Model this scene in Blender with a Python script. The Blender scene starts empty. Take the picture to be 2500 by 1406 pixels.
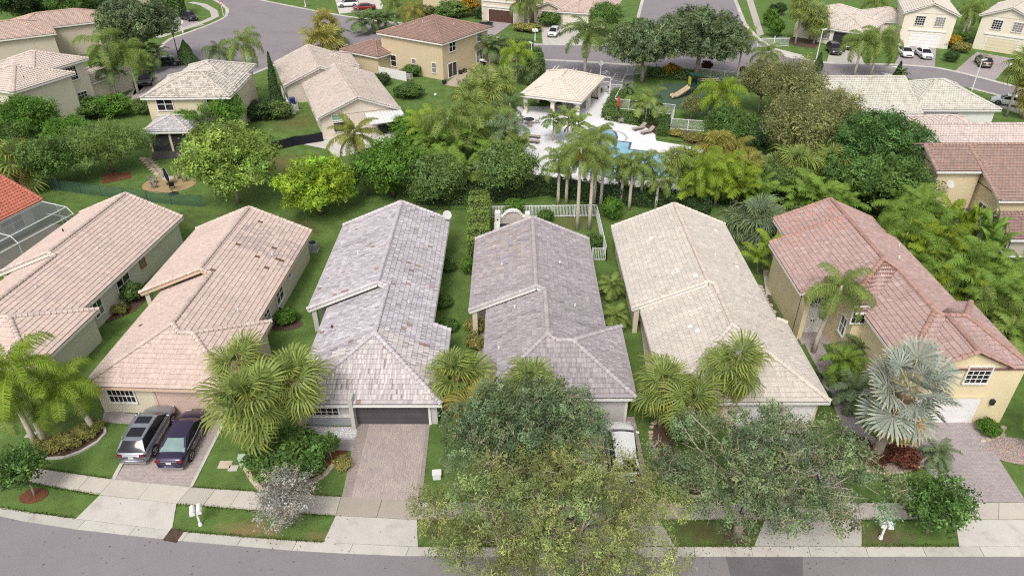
import bpy, bmesh, math, random
import numpy as np
from mathutils import Vector, Matrix
# ------------------------------------------------------------------ camera, sky, sun, exposure
S = bpy.context.scene
COL = S.collection
_cd = bpy.data.cameras.new('camera'); CAM = bpy.data.objects.new('camera', _cd); COL.objects.link(CAM)
CAM.location = (0, 0, 33.0); CAM.rotation_euler = (math.radians(90 - 32.7), 0, 0)
_cd.sensor_width = 36; _cd.lens = 24.96; _cd.clip_start = 0.5; _cd.clip_end = 3000
S.camera = CAM
W = bpy.data.worlds.new('World'); S.world = W; W.use_nodes = True
_nt = W.node_tree; _bg = _nt.nodes['Background']
_sky = _nt.nodes.new('ShaderNodeTexSky'); _sky.sky_type = 'NISHITA'; _sky.sun_disc = False
SUN_EL, SUN_AZ = math.radians(52), math.radians(195)     # azimuth clockwise from +y
_sky.sun_elevation = SUN_EL; _sky.sun_rotation = SUN_AZ; _sky.air_density = 1.0; _sky.dust_density = 4.0; _sky.ozone_density = 1.0
_hs = _nt.nodes.new('ShaderNodeHueSaturation'); _hs.inputs['Saturation'].default_value = 0.18   # thin overcast: the sky is nearly white
_nt.links.new(_sky.outputs[0], _hs.inputs['Color']); _nt.links.new(_hs.outputs[0], _bg.inputs['Color'])
_bg.inputs['Strength'].default_value = 0.15
_sd = bpy.data.lights.new('sun', 'SUN'); _sd.energy = 1.3; _sd.angle = math.radians(15); _sd.color = (1.0, 0.93, 0.84)
SUN = bpy.data.objects.new('sun', _sd); COL.objects.link(SUN)
_dir = Vector((math.sin(SUN_AZ) * math.cos(SUN_EL), math.cos(SUN_AZ) * math.cos(SUN_EL), math.sin(SUN_EL)))
SUN.rotation_euler = _dir.to_track_quat('Z', 'Y').to_euler(); SUN.location = (0, 0, 80)
S.view_settings.view_transform = 'Standard'; S.view_settings.look = 'None'
S.view_settings.exposure = 0.36; S.view_settings.gamma = 1.0; S.view_settings.use_curve_mapping = False
S.render.engine = 'CYCLES'
try:
    S.cycles.use_denoising = False; S.cycles.pixel_filter_type = 'BLACKMAN_HARRIS'; S.cycles.filter_width = 1.15; S.cycles.max_bounces = 6; S.cycles.diffuse_bounces = 3; S.cycles.transparent_max_bounces = 6
except Exception: pass

# ------------------------------------------------------------------ helpers
R = random.Random(11)
def V3(p): return Vector((p[0], p[1], p[2] if len(p) > 2 else 0.0))
def props(o, label=None, cat=None, group=None, kind=None):
    if label: o['label'] = label
    if cat: o['category'] = cat
    if group: o['group'] = group
    if kind: o['kind'] = kind
    return o
def ob(name, data, parent=None, loc=None, rot=None, scale=None, **kw):
    o = bpy.data.objects.new(name, data); COL.objects.link(o)
    if parent is not None: o.parent = parent
    if loc is not None: o.location = (loc[0], loc[1], loc[2] if len(loc) > 2 else 0.0)
    if rot is not None: o.rotation_euler = rot if hasattr(rot, '__len__') else (0, 0, rot)
    if scale is not None: o.scale = scale if hasattr(scale, '__len__') else (scale,) * 3
    return props(o, **kw)
def empty(name, loc, rot=0, **kw):
    o = ob(name, None, None, loc, (0, 0, rot), **kw); o.empty_display_size = 0.3
    return o
def copy_tree(src, parent=None, loc=None, rotz=None, scale=None, label=None, group=None):
    c = src.copy(); COL.objects.link(c)
    if parent is not None: c.parent = parent
    if loc is not None: c.location = (loc[0], loc[1], loc[2] if len(loc) > 2 else 0.0)
    if rotz is not None: c.rotation_euler = (0, 0, rotz)
    if scale is not None: c.scale = (scale,) * 3
    if label: c['label'] = label
    if group: c['group'] = group
    for ch in list(src.children): copy_tree(ch, c)
    return c
def mesh(name, V, F, mat, cols=None, smooth=False):
    me = bpy.data.meshes.new(name); me.from_pydata([tuple(v) for v in V], [], F)
    if cols is not None:
        a = me.color_attributes.new('Col', 'FLOAT_COLOR', 'POINT')
        arr = np.ones((len(V), 4), dtype=np.float32); arr[:, :3] = np.asarray(cols, dtype=np.float32)[:, :3]
        a.data.foreach_set('color', arr.ravel())
    for m in (mat if isinstance(mat, (list, tuple)) else [mat]): me.materials.append(m)
    if smooth: me.polygons.foreach_set('use_smooth', [True] * len(F))
    me.update(); return me
def quadmesh(name, V, mat, cols, smooth=False):
    """V (n,4,3) quads, cols (n,3)"""
    n = V.shape[0]; me = bpy.data.meshes.new(name)
    me.vertices.add(n * 4); me.vertices.foreach_set('co', V.astype(np.float32).ravel())
    me.loops.add(n * 4); me.loops.foreach_set('vertex_index', np.arange(n * 4, dtype=np.int32))
    me.polygons.add(n); me.polygons.foreach_set('loop_start', np.arange(0, n * 4, 4, dtype=np.int32))
    a = me.color_attributes.new('Col', 'FLOAT_COLOR', 'POINT')
    c = np.ones((n, 4, 4), dtype=np.float32); c[:, :, :3] = cols[:, None, :]
    a.data.foreach_set('color', c.ravel())
    me.materials.append(mat); me.update(calc_edges=True); return me
class B:
    """collects shapes, build() links them as one mesh object"""
    def __init__(s): s.V = []; s.F = []; s.mi = []; s.cur = 0; s.xf = None
    def add(s, V, F):
        k = len(s.V)
        s.V += [tuple(s.xf @ Vector(v)) if s.xf else tuple(v) for v in V]
        s.F += [tuple(k + i for i in f) for f in F]; s.mi += [s.cur] * len(F); return s
    def box(s, x0, x1, y0, y1, z0, z1):
        return s.add([(x0,y0,z0),(x1,y0,z0),(x1,y1,z0),(x0,y1,z0),(x0,y0,z1),(x1,y0,z1),(x1,y1,z1),(x0,y1,z1)],
                     [(0,3,2,1),(4,5,6,7),(0,1,5,4),(1,2,6,5),(2,3,7,6),(3,0,4,7)])
    def cbox(s, x, y, z, w, d, h): return s.box(x-w/2, x+w/2, y-d/2, y+d/2, z, z+h)
    def prism(s, poly, z0, z1):
        n = len(poly); a = sum(poly[i][0]*poly[(i+1)%n][1]-poly[(i+1)%n][0]*poly[i][1] for i in range(n))
        if a < 0: poly = poly[::-1]
        return s.add([(p[0],p[1],z0) for p in poly]+[(p[0],p[1],z1) for p in poly],
                     [tuple(range(n-1,-1,-1)), tuple(range(n,2*n))]+[(i,(i+1)%n,n+(i+1)%n,n+i) for i in range(n)])
    def bar(s, p, q, w, h=None):
        p, q = V3(p), V3(q); h = h or w; d = (q-p).normalized()
        up = Vector((0,0,1)) if abs(d.z) < .95 else Vector((1,0,0))
        a = d.cross(up).normalized()*w/2; b = a.cross(d).normalized()*h/2
        return s.add([p-a-b,p+a-b,p+a+b,p-a+b,q-a-b,q+a-b,q+a+b,q-a+b], [(3,2,1,0),(4,5,6,7),(0,1,5,4),(1,2,6,5),(2,3,7,6),(3,0,4,7)])
    def tube(s, pts, rad, n=7, cap=True):
        pts = [V3(p) for p in pts]; k = len(pts)
        if not hasattr(rad, '__len__'): rad = [rad]*k
        V = []; F = []
        for i, p in enumerate(pts):
            d = (pts[min(i+1,k-1)]-pts[max(i-1,0)]).normalized()
            up = Vector((0,0,1)) if abs(d.z) < .9 else Vector((0,1,0))
            a = d.cross(up).normalized(); b = a.cross(d)
            for j in range(n):
                t = 2*math.pi*j/n; V.append(p+(a*math.cos(t)+b*math.sin(t))*rad[i])
        for i in range(k-1):
            for j in range(n): F.append((i*n+j, i*n+(j+1)%n, (i+1)*n+(j+1)%n, (i+1)*n+j))
        if cap: F += [tuple(range(n-1,-1,-1)), tuple((k-1)*n+j for j in range(n))]
        return s.add(V, F)
    def lathe(s, c, prof, n=12):
        """prof [(r,z)]"""
        V = []; F = []
        for r, z in prof:
            for j in range(n): t = 2*math.pi*j/n; V.append((c[0]+r*math.cos(t), c[1]+r*math.sin(t), z))
        for i in range(len(prof)-1):
            for j in range(n): F.append((i*n+j, i*n+(j+1)%n, (i+1)*n+(j+1)%n, (i+1)*n+j))
        F += [tuple(range(n-1,-1,-1)), tuple((len(prof)-1)*n+j for j in range(n))]
        return s.add(V, F)
    def poly(s, pts): return s.add(pts, [tuple(range(len(pts)))])
    def mesh(s, name, mats, smooth=False, bevel=0):
        me = mesh(name, s.V, s.F, mats, smooth=smooth)
        if any(s.mi): me.polygons.foreach_set('material_index', s.mi)
        if bevel:
            bm = bmesh.new(); bm.from_mesh(me); bmesh.ops.bevel(bm, geom=[e for e in bm.edges], offset=bevel, segments=1, affect='EDGES', clamp_overlap=True); bm.to_mesh(me); bm.free()
        return me
    def build(s, name, mats, parent=None, smooth=False, bevel=0, loc=None, rot=None, **kw):
        return ob(name, s.mesh(name, mats, smooth, bevel), parent, loc, rot, **kw)

# ------------------------------------------------------------------ materials
def _n(nt, t, **kw):
    n = nt.nodes.new(t)
    for k, v in kw.items(): setattr(n, k, v)
    return n
def mat(name, col, rough=.85, var=.12, scale=1.5, bump=0., bscale=30., metal=0., spec=.3, attr=False, fine=0., stain=None, sscale=.4, samt=.5, rnd=0., coat=0.):
    m = bpy.data.materials.new(name); m.use_nodes = True; nt = m.node_tree; P = nt.nodes['Principled BSDF']; L = nt.links.new
    P.inputs['Roughness'].default_value = rough; P.inputs['Metallic'].default_value = metal; P.inputs['Specular IOR Level'].default_value = spec
    if coat: P.inputs['Coat Weight'].default_value = coat; P.inputs['Coat Roughness'].default_value = .04
    tc = _n(nt, 'ShaderNodeNewGeometry')
    if attr:
        at = _n(nt, 'ShaderNodeAttribute', attribute_name='Col'); cur = at.outputs['Color']
    else:
        rg = _n(nt, 'ShaderNodeRGB'); rg.outputs[0].default_value = (*col, 1); cur = rg.outputs[0]
    def noise(sc, det=5, rgh=.6):
        n = _n(nt, 'ShaderNodeTexNoise'); n.inputs['Scale'].default_value = sc; n.inputs['Detail'].default_value = det; n.inputs['Roughness'].default_value = rgh
        L(tc.outputs['Position'], n.inputs['Vector']); return n.outputs['Fac']
    def mul(cur, fac_out, amt):
        mr = _n(nt, 'ShaderNodeMapRange'); mr.inputs[1].default_value = .25; mr.inputs[2].default_value = .75; mr.inputs[3].default_value = 1-amt; mr.inputs[4].default_value = 1+amt
        L(fac_out, mr.inputs[0])
        mx = _n(nt, 'ShaderNodeMix', data_type='RGBA', blend_type='MULTIPLY'); mx.inputs[0].default_value = 1
        L(cur, mx.inputs[6]); L(mr.outputs[0], mx.inputs[7]); return mx.outputs[2]
    if var: cur = mul(cur, noise(scale), var)
    if fine: cur = mul(cur, noise(bscale, 3), fine)
    if rnd:
        oi = _n(nt, 'ShaderNodeObjectInfo'); cur = mul(cur, oi.outputs['Random'], rnd)
    if stain:
        mr = _n(nt, 'ShaderNodeMapRange'); mr.inputs[1].default_value = .52; mr.inputs[2].default_value = .75; mr.inputs[3].default_value = 0; mr.inputs[4].default_value = samt
        L(noise(sscale, 8, .65), mr.inputs[0])
        mx = _n(nt, 'ShaderNodeMix', data_type='RGBA'); L(mr.outputs[0], mx.inputs[0]); L(cur, mx.inputs[6]); mx.inputs[7].default_value = (*stain, 1); cur = mx.outputs[2]
    L(cur, P.inputs['Base Color'])
    if bump:
        bp = _n(nt, 'ShaderNodeBump'); bp.inputs['Strength'].default_value = bump; bp.inputs['Distance'].default_value = .03
        L(noise(bscale, 4), bp.inputs['Height']); L(bp.outputs[0], P.inputs['Normal'])
    return m
def leafmat(name, col, trans=.3, rnd=.12, rough=.6, spec=.25):
    m = bpy.data.materials.new(name); m.use_nodes = True; nt = m.node_tree; P = nt.nodes['Principled BSDF']; L = nt.links.new
    at = _n(nt, 'ShaderNodeAttribute', attribute_name='Col'); oi = _n(nt, 'ShaderNodeObjectInfo')
    mr = _n(nt, 'ShaderNodeMapRange'); mr.inputs[3].default_value = 1-rnd; mr.inputs[4].default_value = 1+rnd; L(oi.outputs['Random'], mr.inputs[0])
    m1 = _n(nt, 'ShaderNodeMix', data_type='RGBA', blend_type='MULTIPLY'); m1.inputs[0].default_value = 1; m1.inputs[6].default_value = (*col, 1); L(at.outputs['Color'], m1.inputs[7])
    m2 = _n(nt, 'ShaderNodeMix', data_type='RGBA', blend_type='MULTIPLY'); m2.inputs[0].default_value = 1; L(m1.outputs[2], m2.inputs[6]); L(mr.outputs[0], m2.inputs[7])
    L(m2.outputs[2], P.inputs['Base Color']); P.inputs['Roughness'].default_value = rough; P.inputs['Specular IOR Level'].default_value = spec
    tr = _n(nt, 'ShaderNodeBsdfTranslucent'); L(m2.outputs[2], tr.inputs['Color'])
    ms = _n(nt, 'ShaderNodeMixShader'); ms.inputs[0].default_value = trans
    L(P.outputs[0], ms.inputs[1]); L(tr.outputs[0], ms.inputs[2]); L(ms.outputs[0], nt.nodes['Material Output'].inputs['Surface'])
    return m
def glassmat(name, col, rough=.08, spec=.6):
    return mat(name, col, rough, .1, .8, spec=spec)
def pavermat(name, col, var2, mortar, sx=.22, sy=.11, ang=0.):
    m = mat(name, col, .9, .1, .6, stain=tuple(c*.72 for c in col), sscale=.35, samt=.5); nt = m.node_tree; L = nt.links.new; P = nt.nodes['Principled BSDF']
    base = P.inputs['Base Color'].links[0].from_socket
    g = _n(nt, 'ShaderNodeNewGeometry'); mp = _n(nt, 'ShaderNodeMapping'); mp.inputs['Rotation'].default_value = (0, 0, ang); L(g.outputs['Position'], mp.inputs['Vector'])
    br = _n(nt, 'ShaderNodeTexBrick'); br.inputs['Scale'].default_value = 1.0; br.inputs['Brick Width'].default_value = sx; br.inputs['Row Height'].default_value = sy
    br.inputs['Mortar Size'].default_value = .008; br.inputs['Color1'].default_value = (1.12,1.05,1.02,1); br.inputs['Color2'].default_value = (.86,.86,.9,1); br.inputs['Mortar'].default_value = (mortar,)*3+(1,)
    br.inputs['Mortar Smooth'].default_value = .2
    L(mp.outputs[0], br.inputs['Vector'])
    mx = _n(nt, 'ShaderNodeMix', data_type='RGBA', blend_type='MULTIPLY'); mx.inputs[0].default_value = .9; L(base, mx.inputs[6]); L(br.outputs['Color'], mx.inputs[7]); L(mx.outputs[2], P.inputs['Base Color'])
    bp = _n(nt, 'ShaderNodeBump'); bp.inputs['Strength'].default_value = .5; bp.inputs['Distance'].default_value = .01; bp.invert = True
    L(br.outputs['Fac'], bp.inputs['Height']); L(bp.outputs[0], P.inputs['Normal'])
    return m
M = {}
M['asphalt'] = mat('asphalt', (.235,.21,.225), .9, .08, .25, bump=.25, bscale=60, fine=.10, stain=(.17,.15,.163), sscale=.12, samt=.6)
M['patch'] = mat('asphalt_patch', (.15,.135,.15), .9, .15, .5, bump=.25, bscale=60, fine=.1)
M['concrete'] = mat('concrete', (.47,.435,.385), .9, .08, 1.2, bump=.15, bscale=45, fine=.05, stain=(.28,.25,.215), sscale=.6, samt=.5, rnd=.10)
M['concrete_new'] = mat('concrete_pale', (.50,.47,.43), .9, .07, 1.0, bump=.15, bscale=45, fine=.05, stain=(.27,.24,.205), sscale=.8, samt=.55, rnd=.08)
M['concrete_brown'] = mat('concrete_brown', (.36,.315,.27), .9, .08, 1.2, bump=.15, bscale=45, fine=.06, stain=(.27,.235,.2), sscale=.6, samt=.4, rnd=.06)
M['deck'] = mat('pool_deck_paint', (.72,.71,.73), .8, .03, .8, bump=.05)
M['pav_pink'] = pavermat('pavers_pink', (.42,.365,.345), .1, .62)
M['pav_tan'] = pavermat('pavers_tan', (.41,.355,.325), .1, .66, .30, .15, math.radians(90))
M['pav_mauve'] = pavermat('pavers_mauve', (.375,.335,.335), .1, .64)
M['white'] = mat('white_paint', (.72,.71,.68), .55, .05, 2)
M['offwhite'] = mat('offwhite_trim', (.72,.68,.62), .7, .06, 2, bump=.05)
M['metal_white'] = mat('white_metal', (.72,.72,.72), .4, .02, 2)
M['black'] = mat('black_metal', (.02,.02,.022), .5, .1, 3)
M['dark'] = mat('dark_interior', (.03,.03,.035), .8, .1, 2)
M['glass'] = glassmat('window_glass', (.022,.018,.024))
M['glass_shade'] = glassmat('window_glass_blind', (.22,.20,.20), .15)
M['wood'] = mat('wood', (.25,.17,.1), .8, .2, 4)
M['mulch_red'] = mat('mulch_red', (.16,.06,.03), .95, .3, 6, bump=.8, bscale=25, fine=.4)
M['mulch'] = mat('mulch_brown', (.10,.065,.045), .95, .3, 6, bump=.8, bscale=25, fine=.4)
M['stone'] = mat('border_stone', (.46,.38,.29), .9, .2, 3, rnd=.2)
M['gravel_white'] = mat('white_gravel', (.62,.60,.60), .9, .2, 8, attr=False)
M['bark'] = mat('bark', (.20,.165,.135), .95, .25, 4, bump=.8, bscale=12)
M['bark_pale'] = mat('bark_pale', (.34,.29,.235), .95, .25, 3, bump=.6, bscale=10)
M['palm_trunk'] = mat('palm_trunk', (.30,.25,.20), .95, .2, 2.5, bump=.6, bscale=14)
M['palm_grey'] = mat('palm_trunk_grey', (.52,.46,.38), .95, .15, 2.5, bump=.4, bscale=14)
M['twig'] = mat('twig', (.34,.28,.20), .95, .2, 4)
def grass_mat():
    m = mat('grass', (.105,.17,.045), .95, .32, .7, bump=1.0, bscale=22, fine=.42, spec=.1); nt = m.node_tree; L = nt.links.new; P = nt.nodes['Principled BSDF']
    base = P.inputs['Base Color'].links[0].from_socket
    g = _n(nt, 'ShaderNodeNewGeometry')
    n = _n(nt, 'ShaderNodeTexNoise'); n.inputs['Scale'].default_value = .22; n.inputs['Detail'].default_value = 7; n.inputs['Roughness'].default_value = .65; L(g.outputs['Position'], n.inputs['Vector'])
    mr = _n(nt, 'ShaderNodeMapRange'); mr.inputs[1].default_value = .56; mr.inputs[2].default_value = .78; mr.inputs[4].default_value = .6; L(n.outputs['Fac'], mr.inputs[0])
    mx = _n(nt, 'ShaderNodeMix', data_type='RGBA'); L(mr.outputs[0], mx.inputs[0]); L(base, mx.inputs[6]); mx.inputs[7].default_value = (.12,.135,.05,1)
    cur = mx.outputs[2]
    # worn, dry patches of turf with their own outlines
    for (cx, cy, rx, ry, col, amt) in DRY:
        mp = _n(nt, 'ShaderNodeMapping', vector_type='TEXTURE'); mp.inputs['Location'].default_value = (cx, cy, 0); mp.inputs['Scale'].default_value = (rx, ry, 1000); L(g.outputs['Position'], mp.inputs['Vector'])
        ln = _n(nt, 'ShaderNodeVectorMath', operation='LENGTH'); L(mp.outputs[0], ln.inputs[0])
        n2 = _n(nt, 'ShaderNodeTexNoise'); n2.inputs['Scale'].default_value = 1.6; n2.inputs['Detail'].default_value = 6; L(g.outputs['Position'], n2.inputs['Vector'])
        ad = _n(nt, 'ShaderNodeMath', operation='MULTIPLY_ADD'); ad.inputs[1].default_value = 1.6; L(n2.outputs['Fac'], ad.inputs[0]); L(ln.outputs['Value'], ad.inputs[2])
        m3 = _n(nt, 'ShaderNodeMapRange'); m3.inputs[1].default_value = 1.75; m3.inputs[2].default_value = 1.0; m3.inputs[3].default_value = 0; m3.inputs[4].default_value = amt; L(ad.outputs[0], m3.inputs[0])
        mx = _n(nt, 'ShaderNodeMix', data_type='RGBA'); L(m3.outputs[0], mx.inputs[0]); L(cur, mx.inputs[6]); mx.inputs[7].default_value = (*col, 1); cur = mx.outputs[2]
    L(cur, P.inputs['Base Color']); return m
_tan = (.24,.17,.085); _dk = (.075,.062,.03)
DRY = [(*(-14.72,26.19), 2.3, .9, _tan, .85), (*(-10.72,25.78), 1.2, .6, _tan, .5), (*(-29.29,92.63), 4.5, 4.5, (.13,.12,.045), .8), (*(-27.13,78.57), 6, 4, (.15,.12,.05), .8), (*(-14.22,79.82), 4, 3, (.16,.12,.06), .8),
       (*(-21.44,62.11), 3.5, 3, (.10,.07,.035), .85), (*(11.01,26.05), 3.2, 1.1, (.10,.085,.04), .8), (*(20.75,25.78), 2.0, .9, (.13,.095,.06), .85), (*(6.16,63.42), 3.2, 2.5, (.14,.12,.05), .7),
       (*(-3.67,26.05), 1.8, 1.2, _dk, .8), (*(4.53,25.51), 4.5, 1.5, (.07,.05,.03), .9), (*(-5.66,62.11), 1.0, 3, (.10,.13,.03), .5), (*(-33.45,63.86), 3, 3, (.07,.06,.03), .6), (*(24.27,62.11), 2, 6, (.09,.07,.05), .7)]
M['grass'] = grass_mat()

# ------------------------------------------------------------------ ground, roads, pavements
def sheet(name, poly, z, m, parent=None, **kw):
    return ob(name, mesh(name, [(p[0], p[1], z) for p in poly], [tuple(range(len(poly)))] if sum(poly[i][0]*poly[(i+1)%len(poly)][1]-poly[(i+1)%len(poly)][0]*poly[i][1] for i in range(len(poly))) > 0 else [tuple(range(len(poly)-1,-1,-1))], m), parent, **kw)
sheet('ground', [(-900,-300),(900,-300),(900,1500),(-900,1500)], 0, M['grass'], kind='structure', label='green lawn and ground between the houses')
def lerp(a, b, t): return tuple(a[i]+(b[i]-a[i])*t for i in range(len(a)))
def resample(pts, step):
    out = [pts[0]]; acc = 0
    for a, b in zip(pts, pts[1:]):
        d = math.dist(a, b); n = max(1, round(d/step))
        out += [lerp(a, b, k/n) for k in range(1, n+1)]
    return out
def at_len(pts, s):
    for a, b in zip(pts, pts[1:]):
        d = math.dist(a, b)
        if s <= d: return lerp(a, b, s/d)
        s -= d
    return pts[-1]
def plen(pts): return sum(math.dist(a, b) for a, b in zip(pts, pts[1:]))
def ribbon_slabs(parent, name, e0, e1, step, z0, z1, m, gap=.012, skip=None):
    """two edge polylines; slabs laid between them, one mesh each"""
    n = max(1, round(plen(e0)/step)); L0, L1 = plen(e0), plen(e1)
    for i in range(n):
        t0, t1 = i/n, (i+1)/n; g0, g1 = gap/L0, gap/L1
        a, b = at_len(e0, (t0+g0)*L0), at_len(e0, (t1-g0)*L0); c, d = at_len(e1, (t1-g1)*L1), at_len(e1, (t0+g1)*L1)
        if skip and skip(((a[0]+c[0])/2, (a[1]+c[1])/2)): continue
        bb = B().prism([a, b, c, d], z0, z1 + R.uniform(-.006, .006)); bb.build(name, m, parent)
# front street
GT = [(-75,42.5),(-58,36.6),(-44,31.9),(-29.70,27.74),(-24.93,26.98),(-19.08,26.16),(-14.11,25.67),(-10.42,25.37),(-5.62,25.11),(1.12,25.08),(10.12,25.11),(20.23,25.11),(28.10,25.11),(60,25.1)]   # lawn side of the gutter
GB = [(-75.3,41.8),(-58.3,35.9),(-44.3,31.2),(-29.31,27.10),(-24.94,26.33),(-19.07,25.58),(-11.90,24.87),(-9.13,24.69),(-5.55,24.53),(1.11,24.50),(9.98,24.50),(19.97,24.50),(27.73,24.50),(60,24.5)]
sheet('road', [(-75.3,42),(-90,34),(-90,10),(90,10),(90,24.6),(60,24.6)]+[(p[0],p[1]+.1) for p in GB[::-1][1:-1]], .012, M['asphalt'], kind='structure', label='grey asphalt street along the bottom')
_gut = empty('kerb', (0,0,0), kind='structure', label='pale concrete valley gutter along the street'); 
ribbon_slabs(_gut, 'gutter_slab', GT, GB, 3.1, -.05, .045, M['concrete_new'])
sheet('asphalt_patch', [(11.57,24.48),(15.74,24.48),(15.14,22.72),(11.51,22.72)], .018, M['patch'], kind='structure', label='darker rectangular asphalt repair beside the gutter')
# storm drain grate in the gutter
_gr = empty('storm_drain', (*(-18.85,25.86), .05), rot=math.radians(-12), label='brown iron storm drain grate set in the gutter', cat='drain')
bb = B().box(-.42,.42,-.40,.40,-.04,.0); bb.build('frame', mat('rust_iron', (.07,.045,.035), .8, .3, 6), _gr)
for k in range(9): B().box(-.38+k*.09,-.33+k*.09,-.36,.36,.0,.02).build('bar', mat('iron', (.11,.075,.06), .7, .3, 6) if k == 0 else bpy.data.materials['iron'], _gr)
# pavement on the near side of the houses
SBk = [(-75,48.5),(-58,42.0),(-44,36.6),(-31.88,31.34),(-28.72,30.70),(-24.17,29.91),(-19.19,29.29),(-14.84,28.93),(-10.07,28.56),(-5.04,28.19),(1.20,28.13),(10.78,28.13),(21.55,28.13),(29.93,28.13),(60,28.15)]
SFr = [(-75.4,47.2),(-58.4,40.7),(-44.4,35.3),(-31.48,30.27),(-28.46,29.56),(-24.39,28.74),(-19.55,28.08),(-14.44,27.58),(-10.21,27.24),(-5.37,26.93),(1.17,26.96),(10.52,26.96),(21.04,26.96),(29.22,26.96),(60,26.95)]
def seg(pts, x0, x1): # portion of a polyline between two x values
    def yat(x):
        for a, b in zip(pts, pts[1:]):
            if a[0] <= x <= b[0]: return (x, a[1]+(b[1]-a[1])*(x-a[0])/(b[0]-a[0]))
        return pts[-1]
    return [yat(x0)]+[p for p in pts if x0 < p[0] < x1]+[yat(x1)]
_sw = empty('pavement', (0,0,0), kind='structure', label='concrete pavement slabs in front of the six houses')
XB = [(-24.17,29.91)[0], (-19.20,29.30)[0], (-10.07,28.56)[0], (-5.20,28.19)[0], 4.0, 8.3, 14.6, 20.2, (25.98,28.13)[0], (29.91,28.13)[0]+1]
XF = [(-24.39,28.74)[0], (-19.55,28.10)[0], (-10.11,27.24)[0], (-5.37,26.93)[0], 4.0, 8.3, 14.4, 19.9, (25.29,26.96)[0], (29.20,26.96)[0]+1]
_edges = [(-75,-75.4)]+list(zip(XB,XF))+[(60,60)]
for i in range(len(_edges)-1):
    a, b = _edges[i], _edges[i+1]; drive = i % 2 == 1
    ribbon_slabs(_sw, 'slab', seg(SBk, a[0], b[0]), seg(SFr, a[1], b[1]), (2.6 if drive else 1.55), -.05, .055, M['concrete_brown'] if i == 3 else M['concrete'])
# driveways: pavers behind the pavement, concrete apron in front of it
def drive(label, pav, m, apron, border=None):
    if pav:
        d = B().prism(pav, -.05, .045).build('driveway', m, kind='structure', label=label)
    if apron:
        a = B().prism(apron, -.05, .05).build('driveway_apron', M['concrete_new'], kind='structure', label='concrete apron below the '+label)
def yoff(p, d): return (p[0], p[1]+d)
drive('pink paver driveway with two dark cars', [(-24.04,29.91),(-19.31,29.33),(-19.14,35.62),(-19.75,36.52),(-24.38,36.52),(-23.92,34.91)], M['pav_pink'], [(-24.37,28.69),(-19.58,28.06),(-19.09,26.19),(-24.89,27.00)])
drive('tan paver driveway of the lavender-grey roofed house', [(-10.02,28.56),(-5.28,28.22),(-5.44,35.39),(-10.26,35.47)], M['pav_tan'], [(-10.10,27.20),(-5.42,26.90),(-5.17,25.13),(-10.40,25.39)])
drive('paver driveway under the leafy street trees', [(4.05,28.2),(8.25,28.2),(8.2,35.4),(3.3,35.4)], M['pav_pink'], [(3.9,26.9),(8.4,26.9),(8.9,25.2),(3.4,25.2)])
drive('beige driveway of the cream-roofed house', [(14.65,28.2),(20.15,28.2),(19.3,35.2),(14.2,35.2)], M['pav_tan'], [(14.4,26.9),(19.9,26.9),(19.20,25.16),(13.30,25.16)])
drive('mauve paver driveway of the yellow house', [(26.09,28.19),(30.09,28.19),(30.81,35.07),(25.84,35.07),(25.66,32.85),(25.43,30.93)], M['pav_mauve'], [(25.27,26.91),(29.43,26.91),(28.34,25.13),(24.54,25.13)])
_wb = empty('driveway_border', (0,0,0), kind='structure', label='pale paver border strips along the pink driveway')
B().prism([(-24.28,29.94),(-24.04,29.91),(-24.46,36.72),(-24.66,36.72)], -.05, .05).build('border', M['concrete_new'], _wb)
B().prism([(-19.30,29.32),(-19.12,29.29),(-19.03,36.11),(-19.22,36.11)], -.05, .05).build('border', M['concrete_new'], _wb)
_pv = M['pav_tan']
_db = empty('driveway_border', (0,0,0), kind='structure', label='darker paver bands edging the tan driveway')
M['band'] = pavermat('paver_band', (.34,.29,.265), .1, .6, .11, .22)
B().prism([(-10.03,28.59),(-9.47,28.56),(-9.48,35.39),(-10.20,35.43)], -.05, .049).build('border', M['band'], _db)
B().prism([(-5.52,28.28),(-5.28,28.25),(-5.46,35.35),(-5.71,35.35)], -.05, .049).build('border', M['band'], _db)
# walkways and patios
def flat(name, poly, m, z=.04, **kw): return B().prism(poly, -.05, z).build(name, m, kind='structure', **kw)
flat('path', [(-27.62,35.99),(-24.15,35.47),(-24.11,34.60),(-27.24,34.91)], M['pav_mauve'], label='paver walk before the double window')
flat('path', [(-13.27,33.47),(-9.99,33.25),(-9.98,32.31),(-13.14,32.38)], M['pav_mauve'], label='paver walk beside the white gravel bed')
flat('path', [(8.0,40.6),(9.7,40.6),(9.6,35.2),(10.3,30.0),(9.2,30.0),(8.3,35.2)], M['pav_pink'], label='narrow side walk by the cream-roofed house') if False else None
flat('path', [(10.29,46.70),(11.41,46.70),(10.77,35.70),(9.39,35.70)], M['pav_pink'], label='paver entry walk beside the cream-roofed house')
flat('path', [(-2.53,45.58),(-2.04,45.58),(-1.80,37.78),(-2.43,37.78)], M['concrete_brown'], label='terracotta entry walk beside the grey-roofed house')
def ribbon(name, pts, w, m, z, **kw):
    Lf = []; Rt = []
    for i, p in enumerate(pts):
        a, b = pts[max(i-1,0)], pts[min(i+1,len(pts)-1)]; d = Vector((b[0]-a[0], b[1]-a[1])).normalized(); Lf.append((p[0]-d.y*w/2, p[1]+d.x*w/2, z)); Rt.append((p[0]+d.y*w/2, p[1]-d.x*w/2, z))
    n = len(pts); return ob(name, mesh(name, Lf+Rt, [(i, n+i, n+i+1, i+1) for i in range(n-1)], m), kind='structure', **kw)
ribbon('path', [(23.22,44.76),(23.04,42.93),(22.97,40.25),(22.64,36.72),(22.43,34.15),(23.09,32.85),(24.42,32.31),(25.89,32.14)], 1.35, M['pav_mauve'], .036, label='curving mauve paver walk to the yellow house door')
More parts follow.
